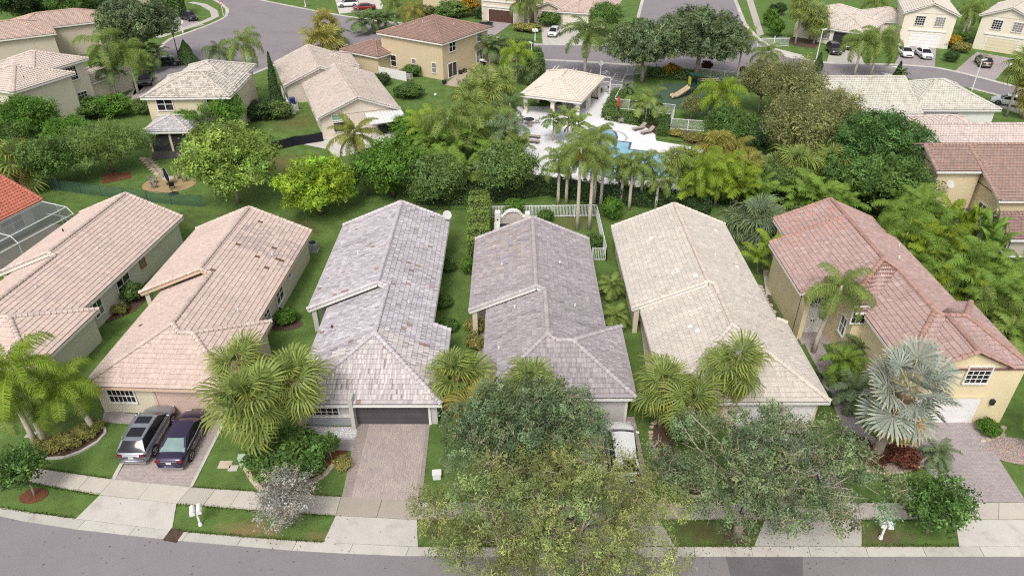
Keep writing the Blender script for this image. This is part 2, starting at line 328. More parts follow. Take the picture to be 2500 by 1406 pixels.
flat('path', [(25.05,58.81),(28.19,57.25),(30.33,62.11),(28.23,64.31),(26.02,62.54)], M['concrete'], label='grey slab beside the yellow house back corner')
flat('path', [(22.44,54.32),(23.65,54.32),(22.22,50.31),(21.52,50.31)], M['concrete'], label='small slab by the yellow house side wall')
flat('patio', [(-28.58,85.84),(-14.54,91.83),(-12.91,85.14),(-21.12,80.45),(-22.78,83.08)], M['concrete_new'], label='concrete patio under the metal awning')
flat('patio', [(-10.49,109.80),(-6.21,106.69),(-2.29,113.51),(-3.57,125.77),(-6.31,123.14)], mat('flagstone', (.42,.34,.26), .9, .2, 1.5, stain=(.25,.2,.16), sscale=1.2, samt=.7), label='flagstone patio behind the tan two-storey house')
flat('patio', [(-60.21,99.79),(-56.23,104.69),(-56.51,108.12),(-58.22,111.30),(-57.19,104.11),(-60.05,101.26)], M['concrete_new'], label='side slab beside the palms and cream house')
# back streets
_asp = M['asphalt']
CDS = [(-74.27,181.95),(-66.96,172.22),(-62.54,164.65),(-60.44,156.87),(-61.45,150.07),(-64.80,138.24),(-64.33,133.95),(-61.67,123.14),(-56.90,113.51),(-51.49,108.12),(-44.03,110.22),(-40.54,119.13),(-38.68,123.66),(-35.33,128.21),(-30.19,134.25),(-22.10,135.76),(-4.91,123.14),(3.78,123.14),(20.79,120.61),(30.45,118.16),(39.90,113.51),(50.56,113.51),(62.14,113.51),(70.07,108.12),(72.31,104.69),(73.76,100.34),(75.71,92.63),(81.45,101.26),
       (78.11,107.50),(73.86,115.10),(70.44,119.37),(64.53,121.11),(53.39,121.61),(49.52,124.70),(47.18,130.17),(46.63,138.87),(47.44,150.80),(53.26,181.95),(31.76,181.95),(24.90,148.63),(18.80,133.65),(4.83,134.25),(-4.73,141.12),(-16.63,150.07),(-25.75,152.65),(-35.76,158.45),(-44.58,164.65),(-59.27,176.00),(-62.14,181.95)]
sheet('road', CDS, .012, _asp, kind='structure', label='grey asphalt cul-de-sac and back street')
def kerb_line(pts, w, label, z=.05):
    """thin concrete edging following a polyline"""
    L = []; Rr = []
    for i, p in enumerate(pts):
        a, b = pts[max(i-1,0)], pts[min(i+1,len(pts)-1)]; d = Vector((b[0]-a[0], b[1]-a[1])).normalized()
        L.append((p[0]-d.y*w/2, p[1]+d.x*w/2)); Rr.append((p[0]+d.y*w/2, p[1]-d.x*w/2))
    e = empty('kerb', (0,0,0), kind='structure', label=label)
    ribbon_slabs(e, 'gutter_slab', L, Rr, 4, -.05, z, M['concrete_new'], gap=.02)
kerb_line([(-74.27,181.95),(-66.96,172.22),(-62.54,164.65),(-60.44,156.87),(-61.45,150.07),(-64.80,138.24),(-64.33,133.95),(-61.67,123.14)], .7, 'curved kerb at the yield sign corner')
kerb_line([(-44.03,110.22),(-40.54,119.13),(-38.68,123.66),(-35.33,128.21),(-30.19,134.25)], .7, 'kerb behind the pale single-storey roofs')
kerb_line([(-59.27,176.00),(-44.58,164.65),(-35.76,158.45),(-25.75,152.65),(-16.63,150.07),(-4.73,141.12),(4.83,134.25),(18.80,133.65),(24.90,148.63),(31.76,181.95)], .7, 'far kerb of the back street')
kerb_line([(53.26,181.95),(47.44,150.80),(46.63,138.87),(47.18,130.17),(49.52,124.70),(53.39,121.61),(64.53,121.11),(70.44,119.37),(73.86,115.10),(78.11,107.50),(80.51,101.63)], .8, 'kerb below the three pale garages')
kerb_line([(70.07,108.12),(72.31,104.69),(73.76,100.34)], .7, 'kerb by the white car at the lamp post')
kerb_line([(3.81,124.18),(10.51,123.14),(20.79,120.61)], .9, 'flush concrete strip before the car park')
sheet('car_park', [(3.79,123.40),(20.76,120.36),(18.52,108.12),(12.26,105.09),(3.22,111.30)], .02, mat('asphalt_park', (.20,.19,.205), .9, .1, .4, bump=.2, bscale=60, fine=.1), kind='structure', label='small asphalt car park by the pool pavilion')
# road paint
_paint = mat('road_paint', (.62,.61,.58), .8, .25, 3); _yel = mat('road_paint_yellow', (.42,.32,.14), .85, .3, 2)
def paint(poly, label, m=_paint, z=.026): return sheet('road_marking', poly, z, m, kind='structure', label=label)
paint([(3.68,127.39),(4.18,127.39),(4.95,131.03),(4.43,131.03)], 'white stop bar at the end of the back street')
for a, b in (((6.31,116.97),(7.20,120.11)),((6.84,116.97),(7.75,120.11)),((9.25,115.80),(10.20,118.88)),((9.78,115.80),(10.75,118.88))):
    paint([a, (a[0]+.2,a[1]), (b[0]+.2,b[1]), b], 'white parking bay line beside the pavilion roof', z=.03)['group'] = 'parking bay lines'
paint([(12.10,114.19),(12.29,114.19),(13.15,117.68),(12.95,117.68)], 'single white parking bay line by the tall palm', z=.03)
for k in range(5):
    a, b = lerp((15.61,112.18), (16.89,115.80), k/4), lerp((17.15,111.08), (18.46,115.56), k/4)
    paint([a, b, yoff(b,.22), yoff(a,.22)], 'white hatch stripe in the access aisle', z=.034)['group'] = 'access aisle stripes'
paint([(15.52,111.96),(15.71,111.96),(17.06,116.03),(16.86,116.03)], 'white edge line of the access aisle by the gate', z=.03); paint([(17.06,110.87),(17.25,110.87),(18.62,115.80),(18.42,115.80)], 'white edge line of the access aisle by the ramp', z=.03)
for a, b, c, l in (((62.34,119.13),(64.63,120.11),(64.01,118.16),'upper'),((59.93,116.26),(61.88,115.10),(59.06,113.96),'lower')):
    paint([a, b, c, lerp(lerp(a,c,.5), b, .35)], 'white %s chevron painted on the back street' % l, z=.03)
kl = [(51.79,117.68),(63.38,117.68),(69.49,115.10),(71.91,111.52),(74.36,107.50),(76.07,103.14)]
paint([yoff(p,.09) for p in kl]+[yoff(p,-.09) for p in kl[::-1]], 'yellow centre line of the back street', _yel)
# back street driveways and walks
ribbon('path', [(-73.81,172.68),(-69.88,169.93),(-65.24,163.38),(-62.87,157.66),(-63.30,153.78),(-65.55,145.48),(-67.50,139.51)], 1.6, M['concrete_new'], .05, label='curved concrete walk at the yield sign corner')
flat('driveway', [(-72.10,154.54),(-70.09,159.26),(-62.37,150.07),(-66.08,143.78)], M['pav_mauve'], label='mauve paver driveway with the black car')
flat('driveway', [(-9.33,138.87),(-4.62,137.30),(0.00,151.54),(-5.52,153.78)], M['pav_mauve'], label='mauve paver driveway before the brown garage door')
flat('driveway', [(5.68,134.85),(14.29,133.65),(12.47,150.07),(5.90,152.28)], M['concrete_new'], label='concrete drive with the white hatchback')
flat('driveway', [(53.54,122.37),(59.42,121.11),(62.81,131.89),(59.10,134.85)], M['concrete'], label='concrete drive before the open garage')
flat('driveway', [(64.53,121.11),(70.31,119.13),(76.93,131.89),(71.29,133.36)], M['pav_mauve'], label='paver drive with two white cars')
flat('driveway', [(72.45,116.97),(76.41,112.18),(86.62,124.44),(82.80,129.05)], M['pav_mauve'], label='paver drive with the taupe car')
flat('driveway', [(69.29,99.43),(71.19,94.26),(74.94,100.34),(72.67,103.53)], M['concrete_new'], label='concrete drive with the white car under the palms')
flat('driveway', [(-37.22,160.47),(-28.17,165.95),(-32.55,181.95),(-42.91,181.95)], M['concrete_new'], label='pale drive with the white and red cars')
flat('path', [(45.81,129.05),(47.57,131.89),(51.03,126.84),(50.56,124.44),(48.26,124.97)], M['concrete_new'], label='concrete corner walk by the white gate')
flat('path', [(54.77,176.00),(57.41,180.93),(48.76,142.11),(47.10,140.47)], M['concrete'], label='concrete walk along the entry road')
flat('driveway', [(-55.72,102.19),(-52.93,104.11),(-55.92,113.51),(-58.39,110.22)], M['pav_pink'], label='pink drive beside the cream house')
# planting beds
def bed(poly, m, label, z=.03): return sheet('planting_bed', poly, z, m, kind='structure', label=label)
def ell(c, rx, ry, n=22, rot=0): return [(c[0]+rx*math.cos(2*math.pi*i/n)*math.cos(rot)-ry*math.sin(2*math.pi*i/n)*math.sin(rot), c[1]+rx*math.cos(2*math.pi*i/n)*math.sin(rot)+ry*math.sin(2*math.pi*i/n)*math.cos(rot)) for i in range(n)]
BEDS = {}
BEDS['b1'] = [(-29.57,31.96),(-28.46,31.61),(-27.28,32.31),(-26.64,33.40),(-26.62,34.07),(-27.16,34.53),(-28.31,34.34),(-29.65,32.85)]
bed(BEDS['b1'], M['mulch'], 'mulch bed under the bright green queen palms')
bed([(-16.81,31.27),(-15.81,30.10),(-14.91,29.15),(-13.48,29.30),(-11.74,30.27),(-10.45,31.96),(-10.23,33.10),(-12.72,33.40),(-16.06,33.03)], M['mulch_red'], 'red mulch bed around the big clipped bush')
bed([(21.47,31.96),(21.88,30.60),(23.56,30.43),(25.64,31.10),(26.19,31.96),(24.48,33.03),(22.11,33.03)], mat('pebble_bed', (.33,.27,.24), .95, .3, 5, bump=1, bscale=18, fine=.4), 'pebble bed around the silver fan palm')
bed(ell((31.95,32.31), 1.9, 1.2), bpy.data.materials['pebble_bed'], 'brown pebble bed at the right-hand lawn')
bed(ell((31.06,33.96), 1.1, .8), bpy.data.materials['pebble_bed'], 'pebble bed by the yellow garage corner', z=.032)
bed(ell((10.93,29.62), 1.1, 1.0), M['mulch'], 'ringed mulch bed under the oak'); bed(ell((9.73,32.67), .7, 2.2), M['mulch'], 'mulch bed with stone edging by the driveway')
bed(ell((-28.26,28.68), .8, .6), M['mulch_red'], 'red mulch ring of the young round tree'); bed(ell((12.56,25.83), .75, .55), M['mulch'], 'dark mulch ring of the street oak')
bed(ell((-18.28,46.03), 1.6, .9), M['mulch'], 'mulch bed beside the dark patched roof house'); bed([(-32.43,46.14),(-30.85,47.87),(-30.55,50.31),(-32.98,50.31),(-33.51,48.16)], M['mulch'], 'mulch bed between the two pink roofs')
bed([(-27.82,36.11),(-24.28,35.62),(-24.80,36.72),(-28.18,37.14)], M['mulch'], 'bed below the double window'); bed([(-13.67,33.47),(-9.99,33.25),(-10.10,34.45),(-13.93,34.53)], mat('gravel_base', (.42,.41,.42), .9, .3, 6, fine=.4), 'white gravel bed below the front window')
bed([(16.89,91.05),(20.74,94.26),(21.25,91.05),(26.68,86.56),(24.46,83.76),(18.83,86.56)], M['mulch'], 'brown planting bed by the pool fence')
bed(ell((16.30,92.63), 3.2, 2.0), M['mulch'], 'dark mulch around the pool side palms', z=.034)
bed([(11.47,103.14),(12.58,102.19),(13.69,108.12),(12.56,108.12)], M['mulch'], 'small mulch square by the pavilion', z=.06)
bed([(-45.62,72.77),(-43.09,74.44),(-44.06,76.17),(-46.99,75.58)], M['mulch_red'], 'curved mulch bed under the feathery tree')
bed([(54.80,131.32),(51.50,133.65),(51.38,137.93),(53.95,139.83),(57.27,136.07)], M['mulch'], 'mulch bed at the open garage corner')
def stones(label, pts, step=.36, size=.17, m=None):
    e = empty('stone_border', (0,0,0), label=label, cat='stone border')
    for p in resample(pts, step):
        s = size*R.uniform(.8,1.15); V = []; n = 6
        bb = B(); pr = [(p[0]+s*math.cos(t*math.pi/3+R.uniform(-.2,.2))*1.1, p[1]+s*math.sin(t*math.pi/3+R.uniform(-.2,.2))*.8) for t in range(6)]
        bb.prism(pr, 0, R.uniform(.09,.14)); bb.build('stone', m or M['stone'], e, bevel=.02)
stones('pale stone edging of the ring bed under the oak', ell((10.93,29.62), 1.15, 1.05)[11:]+ell((10.93,29.62), 1.15, 1.05)[:2])
stones('stone edging of the strip bed by the white car', ell((9.73,32.67), .8, 2.3)[6:19])
stones('rounded stones edging the bush by the yellow garage', [(30.34,33.14),(31.10,33.32),(31.75,33.77),(32.30,34.34)], .42, .2)
stones('stone edging below the red-leaved plants', [(21.85,30.53),(22.78,30.37),(23.83,30.47),(25.34,31.00)], .3, .13)
def edging(label, pts, m, w=.16, h=.12, closed=False):
    e = empty('bed_edging', (0,0,0), label=label, cat='edging')
    q = pts+[pts[0]] if closed else pts
    for a, b in zip(q, q[1:]): B().bar((*a, .05), (*b, .05), w, h).build('edging_stone', m, e)
edging('pale kerb edging around the queen palm bed', [(-29.87,32.49),(-29.54,31.89),(-29.02,31.61),(-28.00,31.72),(-27.24,32.24),(-26.63,33.10),(-26.51,33.84),(-26.73,34.26),(-27.19,34.53)], M['concrete_new'])
edging('tan curved edging right of the clipped bush', [(-16.42,30.83),(-15.76,29.94),(-14.86,28.99)], M['stone'], .3); edging('tan curved edging left of the tan driveway', [(-13.48,29.30),(-12.44,29.52),(-11.48,30.20),(-11.04,31.10)], M['stone'], .3)
# white gravel and stepping stones
def gravel(name, label, poly, n, size, cols, z=.03):
    xs = [p[0] for p in poly]; ys = [p[1] for p in poly]; Q = []; C = []
    def inside(x, y):
        r = False
        for i in range(len(poly)):
            a, b = poly[i], poly[i-1]
            if (a[1] > y) != (b[1] > y) and x < (b[0]-a[0])*(y-a[1])/(b[1]-a[1])+a[0]: r = not r
        return r
    while n > 0:
        x, y = R.uniform(min(xs), max(xs)), R.uniform(min(ys), max(ys))
        if not inside(x, y): continue
        n -= 1; s = size*R.uniform(.6,1.3); a = R.uniform(0,6.3); h = s*R.uniform(.5,.9); c = [v*R.uniform(.75,1.1) for v in cols]
        b = [(x+s*math.cos(a+k*math.pi/2), y+s*.75*math.sin(a+k*math.pi/2), z) for k in range(4)]; t = [(x+(p[0]-x)*.6, y+(p[1]-y)*.6, z+h) for p in b]
        for f in (t, [b[0],b[1],t[1],t[0]], [b[1],b[2],t[2],t[1]], [b[2],b[3],t[3],t[2]], [b[3],b[0],t[0],t[3]]): Q.append(f); C.append(c)
    ob(name, quadmesh(name, np.array(Q), mat(name+'_mat', (1,1,1), .9, .05, attr=True), np.array(C)), label=label, kind='stuff')
gravel('gravel', 'white stones below the front window of the lavender-grey house', [(-13.61,33.55),(-10.07,33.40),(-10.19,34.34),(-13.82,34.41)], 900, .07, (.66,.64,.64))
gravel('gravel', 'white stones below the double window', [(-27.66,36.07),(-24.31,35.58),(-24.77,36.52),(-27.96,36.85)], 500, .07, (.55,.53,.53))
gravel('gravel', 'brown river stones at the right-hand lawn', ell((31.95,32.31), 1.8, 1.1), 700, .07, (.40,.32,.29))
gravel('gravel', 'tan pebbles around the silver fan palm', [(21.78,31.89),(22.07,30.76),(23.67,30.66),(25.47,31.27),(24.81,32.60),(22.49,32.67)], 900, .06, (.42,.33,.28))
e = empty('stepping_stones', (0,0,0), label='row of round stepping stones beside the yellow house', cat='stepping stone')
for i in range(11):
    p = lerp((21.31,51.60), (21.23,46.82), i/10); p = (p[0]+R.uniform(-.12,.12), p[1])
    B().prism(ell(p, .27, .25, 10), 0, .05).build('stepping_stone', M['concrete'], e)
bed([(21.16,51.93),(21.87,51.93),(21.60,46.42),(20.68,46.42)], M['mulch'], 'mulch strip under the round stepping stones')
e = empty('stepping_path', (0,0,0), label='double row of square pavers leading to the round patio', cat='path')
for i in range(9):
    for s in (0, 1):
        p = lerp((-44.35,80.07), (-40.26,75.01), i/8); B().prism([(p[0]+s*.75+a, p[1]+b-s*.1) for a, b in ((-.33,-.3),(.33,-.3),(.33,.3),(-.33,.3))], 0, .04).build('paver', M['stone'], e)
flat('patio', ell((-38.14,72.77), 2.9, 2.3, 28), mat('gold_gravel', (.34,.25,.13), .9, .2, 4, fine=.2, bump=.4), label='round golden patio in the back garden')
bed([(-42.95,79.57),(-39.48,80.45),(-41.32,85.84),(-45.47,85.84)], mat('dark_patio', (.07,.065,.06), .9, .2, 2), 'dark paved lanai floor', z=.036)

# rough grass along the paved edges
def edge_grass(label, lines, side, n):
    rg = np.random.default_rng(3); Q = []; C = []
    for pts in lines:
        L = plen(pts)
        for i in range(int(n*L)):
            p = at_len(pts, R.uniform(0, L)); q = (p[0]+R.uniform(-.05,.05), p[1]+side*abs(R.gauss(0,.10))-side*.05); a = R.uniform(0,3.14); w = R.uniform(.02,.04); h = R.uniform(.05,.11); dx, dy = w*math.cos(a), w*math.sin(a); lx, ly = R.uniform(-.06,.06), R.uniform(-.06,.06)
            Q.append([(q[0]-dx,q[1]-dy,.0),(q[0]+dx,q[1]+dy,.0),(q[0]+lx+dx*.3,q[1]+ly+dy*.3,h),(q[0]+lx-dx*.3,q[1]+ly-dy*.3,h)]); t = R.uniform(.6,1.4); C.append((.08*t*R.uniform(.9,1.5),.135*t,.03*t))
    ob('grass', quadmesh('edge_grass', np.array(Q), mat('edge_grass', (1,1,1), .9, 0, attr=True, spec=.1), np.array(C)), label=label, kind='stuff')
_xs = list(zip([(-31.88,31.34)[0]]+XB[1::2], XB[0::2]+[34.0]))
edge_grass('ragged grass fringe behind the pavement', [seg(SBk, a, b) for a, b in _xs if b > a], 1, 90)
_xs = list(zip([(-31.48,30.27)[0]]+XF[1::2], XF[0::2]+[34.0]))
edge_grass('ragged grass fringe between pavement and gutter', [seg(SFr, a, b) for a, b in _xs if b > a]+[], -1, 90)
edge_grass('ragged grass fringe along the gutter', [seg(GT, a, b) for a, b in zip([(-31.48,30.27)[0],(-19.09,26.19)[0],(-5.17,25.13)[0],9.0,(19.20,25.16)[0]], [(-24.93,26.98)[0],(-10.42,25.37)[0],3.3,(13.30,25.16)[0],(24.54,25.13)[0]])], 1, 90)

# ------------------------------------------------------------------ houses
TW, TE = .33, .37                      # roof tile width and exposure
def clip_rect(poly, a0, a1, b0, b1):
    """roof face (any simple polygon) cut by one tile's rectangle"""
    for ax, lim, sgn in ((0,a0,1),(0,a1,-1),(1,b0,1),(1,b1,-1)):
        out = []
        for i in range(len(poly)):
            p, q = poly[i-1], poly[i]; dp = (p[ax]-lim)*sgn; dq = (q[ax]-lim)*sgn
            if (dp >= 0) != (dq >= 0): t = dp/(dp-dq); out.append((p[0]+(q[0]-p[0])*t, p[1]+(q[1]-p[1])*t))
            if dq >= 0: out.append(q)
        poly = out
        if len(poly) < 3: return []
    return poly
def area2(p): return abs(sum(p[i-1][0]*p[i][1]-p[i][0]*p[i-1][1] for i in range(len(p))))/2
def tile_geo(n, lip=.02, t0=.062, t1=.016, roll=.02, w=TW, e=TE):
    V = []; F = []; k = n*2+1
    for j in range(k):
        x = w*j/(k-1)*.985; z = roll*math.sin(math.pi*j/2)**2 if n > 1 else roll*(1 if j == 1 else 0)
        V += [(x,-.02,t0+z-lip), (x,-.02,t0+z), (x,e,t1+z)]
    for j in range(k-1):
        a = j*3; F += [(a,a+3,a+4,a+1),(a+1,a+4,a+5,a+2)]
    return V, F
TG_NEAR, TG_FAR = tile_geo(2), tile_geo(1, roll=.03)
CAPV = []; CAPF = []
for i, (x, r) in enumerate(((0,.19),(.37,.125))):
    for j in range(7): t = math.pi*j/6; CAPV.append((x, r*1.05*math.cos(t), r*.85*math.sin(t)))
for j in range(6): CAPF.append((j, j+1, 8+j, 7+j))
CAPF.append((6,5,4,3,2,1,0))
class House:
    def __init__(s, name, label, loc, rot=0, tile=None, wall=None, trim=None, cap=None, near=False, off=False, ntile=300, k=.43, streak=0., cat='house', group=None):
        s.e = empty(name, (loc[0], loc[1], 0), math.radians(rot), label=label, cat=cat, group=group); s.o = Vector((loc[0], loc[1], 0)) if off else Vector((0,0,0))
        s.near = near; s.tilefn = tile; s.cap = cap; s.wall = wall; s.trim = trim or M['offwhite']; s.tiles = []; s.MV = []; s.MF = []; s.MC = []; s.CV = []; s.CF = []; s.CC = []
        s.weather = .03 if streak < .1 else .07; s.slab = B(); s.k = k; s.ntile = ntile; s.streak = streak; s.caps = []; s.rot = math.radians(rot); s.wb = B(); s.loc = loc
    def L(s, p): return V3(p)-s.o
    def world(s, p): return Matrix.Rotation(s.rot, 3, 'Z') @ Vector(p) + Vector((s.loc[0], s.loc[1], 0))
    def plane(s, pts):
        P = [s.L(p) for p in pts]; n = Vector((0,0,0))
        for i in range(len(P)): n += P[i-1].cross(P[i])
        n.normalize()
        if n.z < 0: n = -n; P = P[::-1]
        h = Vector((0,0,1)).cross(n).normalized(); up = n.cross(h); o = P[0]
        q = [((p-o).dot(h), (p-o).dot(up)) for p in P]
        k = len(P); s.slab.add([p+n*.004 for p in P]+[p-Vector((0,0,.14)) for p in P], [tuple(range(k)), tuple(range(2*k-1,k-1,-1))]+[(i,k+i,k+(i+1)%k,(i+1)%k) for i in range(k)])
        a0, a1 = min(t[0] for t in q), max(t[0] for t in q); b0, b1 = min(t[1] for t in q), max(t[1] for t in q)
        geo = TG_NEAR if s.near else TG_FAR; rot = Matrix((h, up, n)).transposed()
        ncol = int((a1-a0)/TW)+4; wk = [0.]
        for _ in range(ncol): wk.append(wk[-1]*.6+R.gauss(0,1))
        ph = [R.uniform(0,6.28) for _ in range(ncol+1)]; row = 0; b = b0-.05
        while b < b1:
            a = a0-(TW/2 if row % 2 and not s.near else 0)-TW*.3
            while a < a1:
                c = clip_rect(q, a, a+TW, b, b+TE)
                if c:
                    ar = area2(c); pos = o+h*(a+TW/2)+up*(b+TE/2); ci = min(ncol, int((a-a0+TW)/TW)); st = 1+s.weather*wk[ci]*(.55+.45*math.sin(row*.45+ph[ci])); col = tuple(v*st for v in s.tilefn(s.world(pos)))
                    if ar > .97*TW*TE:
                        s.tiles.append((o+h*a+up*b, rot, col))
                    elif ar > .002:
                        kk = len(s.MV)
                        for t in c: s.MV.append(o+h*t[0]+up*t[1]+n*(.062-.046*(t[1]-b)/TE)); s.MC.append(col)
                        s.MF.append(tuple(range(kk, kk+len(c))))
                a += TW
            b += TE; row += 1
    def capline(s, p, q, lift=.03, base=None):
        """barrel tiles laid from the low end p up to q"""
        p, q = s.L(p), s.L(q)
        if p.z > q.z: p, q = q, p
        d = (q-p); L = d.length; d.normalize(); side = d.cross(Vector((0,0,1))).normalized(); upv = side.cross(d); m = Matrix((d, -side, upv)).transposed()
        n = max(1, round(L/.34))
        for i in range(n):
            pos = p+d*(L*i/n)+Vector((0,0,lift+.012*(i % 2)))
            s.caps.append((pos, m, L/n/.34))
    def fascia(s, p, q, h=.2, m=None, dz=-.16, w=.05):
        p, q = s.L(p), s.L(q); B().bar(p+Vector((0,0,dz)), q+Vector((0,0,dz)), w, h).build('fascia', m or s.trim, s.e)
    def wallbox(s, x0, x1, y0, y1, z1, z0=-.1):
        a, b = s.L((x0,y0,z0)), s.L((x1,y1,z1)); s.wb.box(a.x,b.x,a.y,b.y,a.z,b.z)
    def wallpoly(s, pts, th=(0,0,0)):
        P = [s.L(p) for p in pts]; t = Vector(th); k = len(P)
        s.wb.add(P+[p+t for p in P], [tuple(range(k)), tuple(range(2*k-1,k-1,-1))]+[(i,k+i,k+(i+1)%k,(i+1)%k) for i in range(k)])
    def block(s, x0, x1, y0, y1, ze, kind='hip', k=None, ov=.45, wall=True, base=0., nofascia=()):
        k = k or s.k; wx, wy = x1-x0, y1-y0; c = [(x0,y0,ze),(x1,y0,ze),(x1,y1,ze),(x0,y1,ze)]
        if kind == 'hip':
            if wx >= wy: hh = wy/2; r0, r1 = (x0+hh,(y0+y1)/2,ze+k*hh), (x1-hh,(y0+y1)/2,ze+k*hh); s.plane([c[0],c[1],r1,r0]); s.plane([c[2],c[3],r0,r1]); s.plane([c[3],c[0],r0]); s.plane([c[1],c[2],r1]); hips = [(c[0],r0),(c[3],r0),(c[1],r1),(c[2],r1)]
            else: hh = wx/2; r0, r1 = ((x0+x1)/2,y0+hh,ze+k*hh), ((x0+x1)/2,y1-hh,ze+k*hh); s.plane([c[1],c[2],r1,r0]); s.plane([c[3],c[0],r0,r1]); s.plane([c[0],c[1],r0]); s.plane([c[2],c[3],r1]); hips = [(c[0],r0),(c[1],r0),(c[3],r1),(c[2],r1)]
            for a, b in hips: s.capline(a, b)
            if (Vector(r0)-Vector(r1)).length > .4: s.capline(r0, r1)
            for i in range(4):
                if i not in nofascia: s.fascia(c[i], c[(i+1)%4])
        else:
            if kind == 'gx': hh = wy/2; r0, r1 = (x0,(y0+y1)/2,ze+k*hh), (x1,(y0+y1)/2,ze+k*hh); s.plane([c[0],c[1],r1,r0]); s.plane([c[2],c[3],r0,r1]); rk = [(c[0],r0),(c[3],r0),(c[1],r1),(c[2],r1)]; ev = [(c[0],c[1]),(c[2],c[3])]
            else: hh = wx/2; r0, r1 = ((x0+x1)/2,y0,ze+k*hh), ((x0+x1)/2,y1,ze+k*hh); s.plane([c[1],c[2],r1,r0]); s.plane([c[3],c[0],r0,r1]); rk = [(c[0],r0),(c[1],r0),(c[3],r1),(c[2],r1)]; ev = [(c[1],c[2]),(c[3],c[0])]
            s.capline(r0, r1)
            for a, b in rk: s.fascia(a, b, .24); s.capline(a, b, .02)
            for a, b in ev: s.fascia(a, b)
        if wall:
            s.wallbox(x0+ov, x1-ov, y0+ov, y1-ov, ze-.02, base if base else -.1)
            if kind == 'gx':
                for x in (x0+ov, x1-ov-.1): s.wallpoly([(x,y0+ov,ze-.1),(x,y1-ov,ze-.1),(x,(y0+y1)/2,ze+k*(hh)-.12)], (.1,0,0))
            if kind == 'gy':
                for y in (y0+ov, y1-ov-.1): s.wallpoly([(x0+ov,y,ze-.1),(x1-ov,y,ze-.1),((x0+x1)/2,y,ze+k*hh-.12)], (0,.1,0))
    def finish(s):
        geo = TG_NEAR if s.near else TG_FAR; nv = len(geo[0]); nind = s.ntile if s.near else 0
        order = sorted(range(len(s.tiles)), key=lambda i: (s.world(s.tiles[i][0])-Vector((0,0,33))).length)
        def shades(col):
            k = nv//3; out = []
            st = [R.gauss(0,1) for _ in range(k)]
            for j in range(k):
                f = 1+s.streak*st[j]; out += [tuple(max(.02,c*f) for c in col)]*3
            return out
        tm = bpy.data.materials.get('roof_tile') or mat('roof_tile', (1,1,1), .85, .10, 2.2, attr=True, fine=.08, bscale=14, spec=.2)
        variants = []
        if nind:
            for i in order[:10]: variants.append(mesh('tile', geo[0], geo[1], tm, cols=shades(s.tiles[i][2])))
        for r, i in enumerate(order):
            p, rot, col = s.tiles[i]
            if r < nind:
                o = ob('tile', variants[R.randrange(10)], s.e); o.matrix_local = Matrix.Translation(p) @ rot.to_4x4() @ Matrix.Translation((0,0,R.uniform(0,.006)))
            else:
                k = len(s.MV); s.MV += [p+rot @ Vector(v) for v in geo[0]]; s.MF += [tuple(k+a for a in f) for f in geo[1]]; s.MC += shades(col)
        rf = s.slab.build('roof', mat(s.e.name+'_underlay', tuple(c*.62 for c in s.tilefn(s.world((0,0,0)), True)), .9, .1), s.e)
        if s.MV: ob('roof_tiles', mesh('roof_tiles', s.MV, s.MF, tm, cols=s.MC), s.e, kind='stuff')
        if s.near:
            cv = [mesh('ridge_tile', CAPV, CAPF, tm, cols=[tuple(c*f for c in s.cap)]*len(CAPV), smooth=False) for f in (.9,1,1.06,.96)]
            for p, m, sc in s.caps:
                o = ob('ridge_tile', cv[R.randrange(4)], s.e); o.matrix_local = Matrix.Translation(p) @ m.to_4x4() @ Matrix.Diagonal((sc,1,1,1))
        elif s.caps:
            V = []; F = []; C = []
            for p, m, sc in s.caps:
                k = len(V); V += [p+m @ Vector((v[0]*sc,v[1]*1.1,v[2])) for v in CAPV]; F += [tuple(k+a for a in f) for f in CAPF]; f = R.uniform(.85,1.08); C += [tuple(c*f for c in s.cap)]*len(CAPV)
            ob('ridge_tiles', mesh('ridge_tiles', V, F, tm, cols=C), s.e, kind='stuff')
        if s.wb.V: s.wb.build('wall', s.wall, s.e)
        return s
    def window(s, p, face, w, h, cols=2, rows=2, glass=None, frame=None, fw=.09, label=None, sub='window'):
        """p = centre on the wall; face S/N/E/W; frame proud of the wall, panes set back inside it"""
        p = s.L(p); ang = {'S':0,'E':math.pi/2,'N':math.pi,'W':-math.pi/2}[face]; g = glass or M['glass']; frame = frame or M['white']
        f = B(); d = .09
        f.box(-w/2-fw,w/2+fw,-d,0,h/2,h/2+fw).box(-w/2-fw,w/2+fw,-d-.05,0,-h/2-fw,-h/2).box(-w/2-fw,-w/2,-d,0,-h/2,h/2).box(w/2,w/2+fw,-d,0,-h/2,h/2)
        wo = f.build(sub, frame, s.e, loc=p, rot=ang)
        if label: wo['label'] = label
        mb = B()
        for i in range(1, cols): x = -w/2+w*i/cols; t = .045 if cols == 2 else .022; mb.box(x-t,x+t,-.055,-.01,-h/2,h/2)
        for j in range(1, rows): z = -h/2+h*j/rows; t = .04 if rows == 2 else .022; mb.box(-w/2,w/2,-.057,-.012,z-t,z+t)
        if mb.V: mb.build('muntin', frame, wo)
        for i in range(cols if cols <= 2 else 1):
            nn = cols if cols <= 2 else 1
            for j in range(rows if rows <= 2 else 1):
                nr = rows if rows <= 2 else 1; x0, x1 = -w/2+w*i/nn, -w/2+w*(i+1)/nn; z0, z1 = -h/2+h*j/nr, -h/2+h*(j+1)/nr
                B().box(x0,x1,-.03,-.008,z0,z1).build('pane', g if not (glass is None and nr == 2 and j == 0 and R.random() < .3) else M['glass_shade'], wo)
        return wo
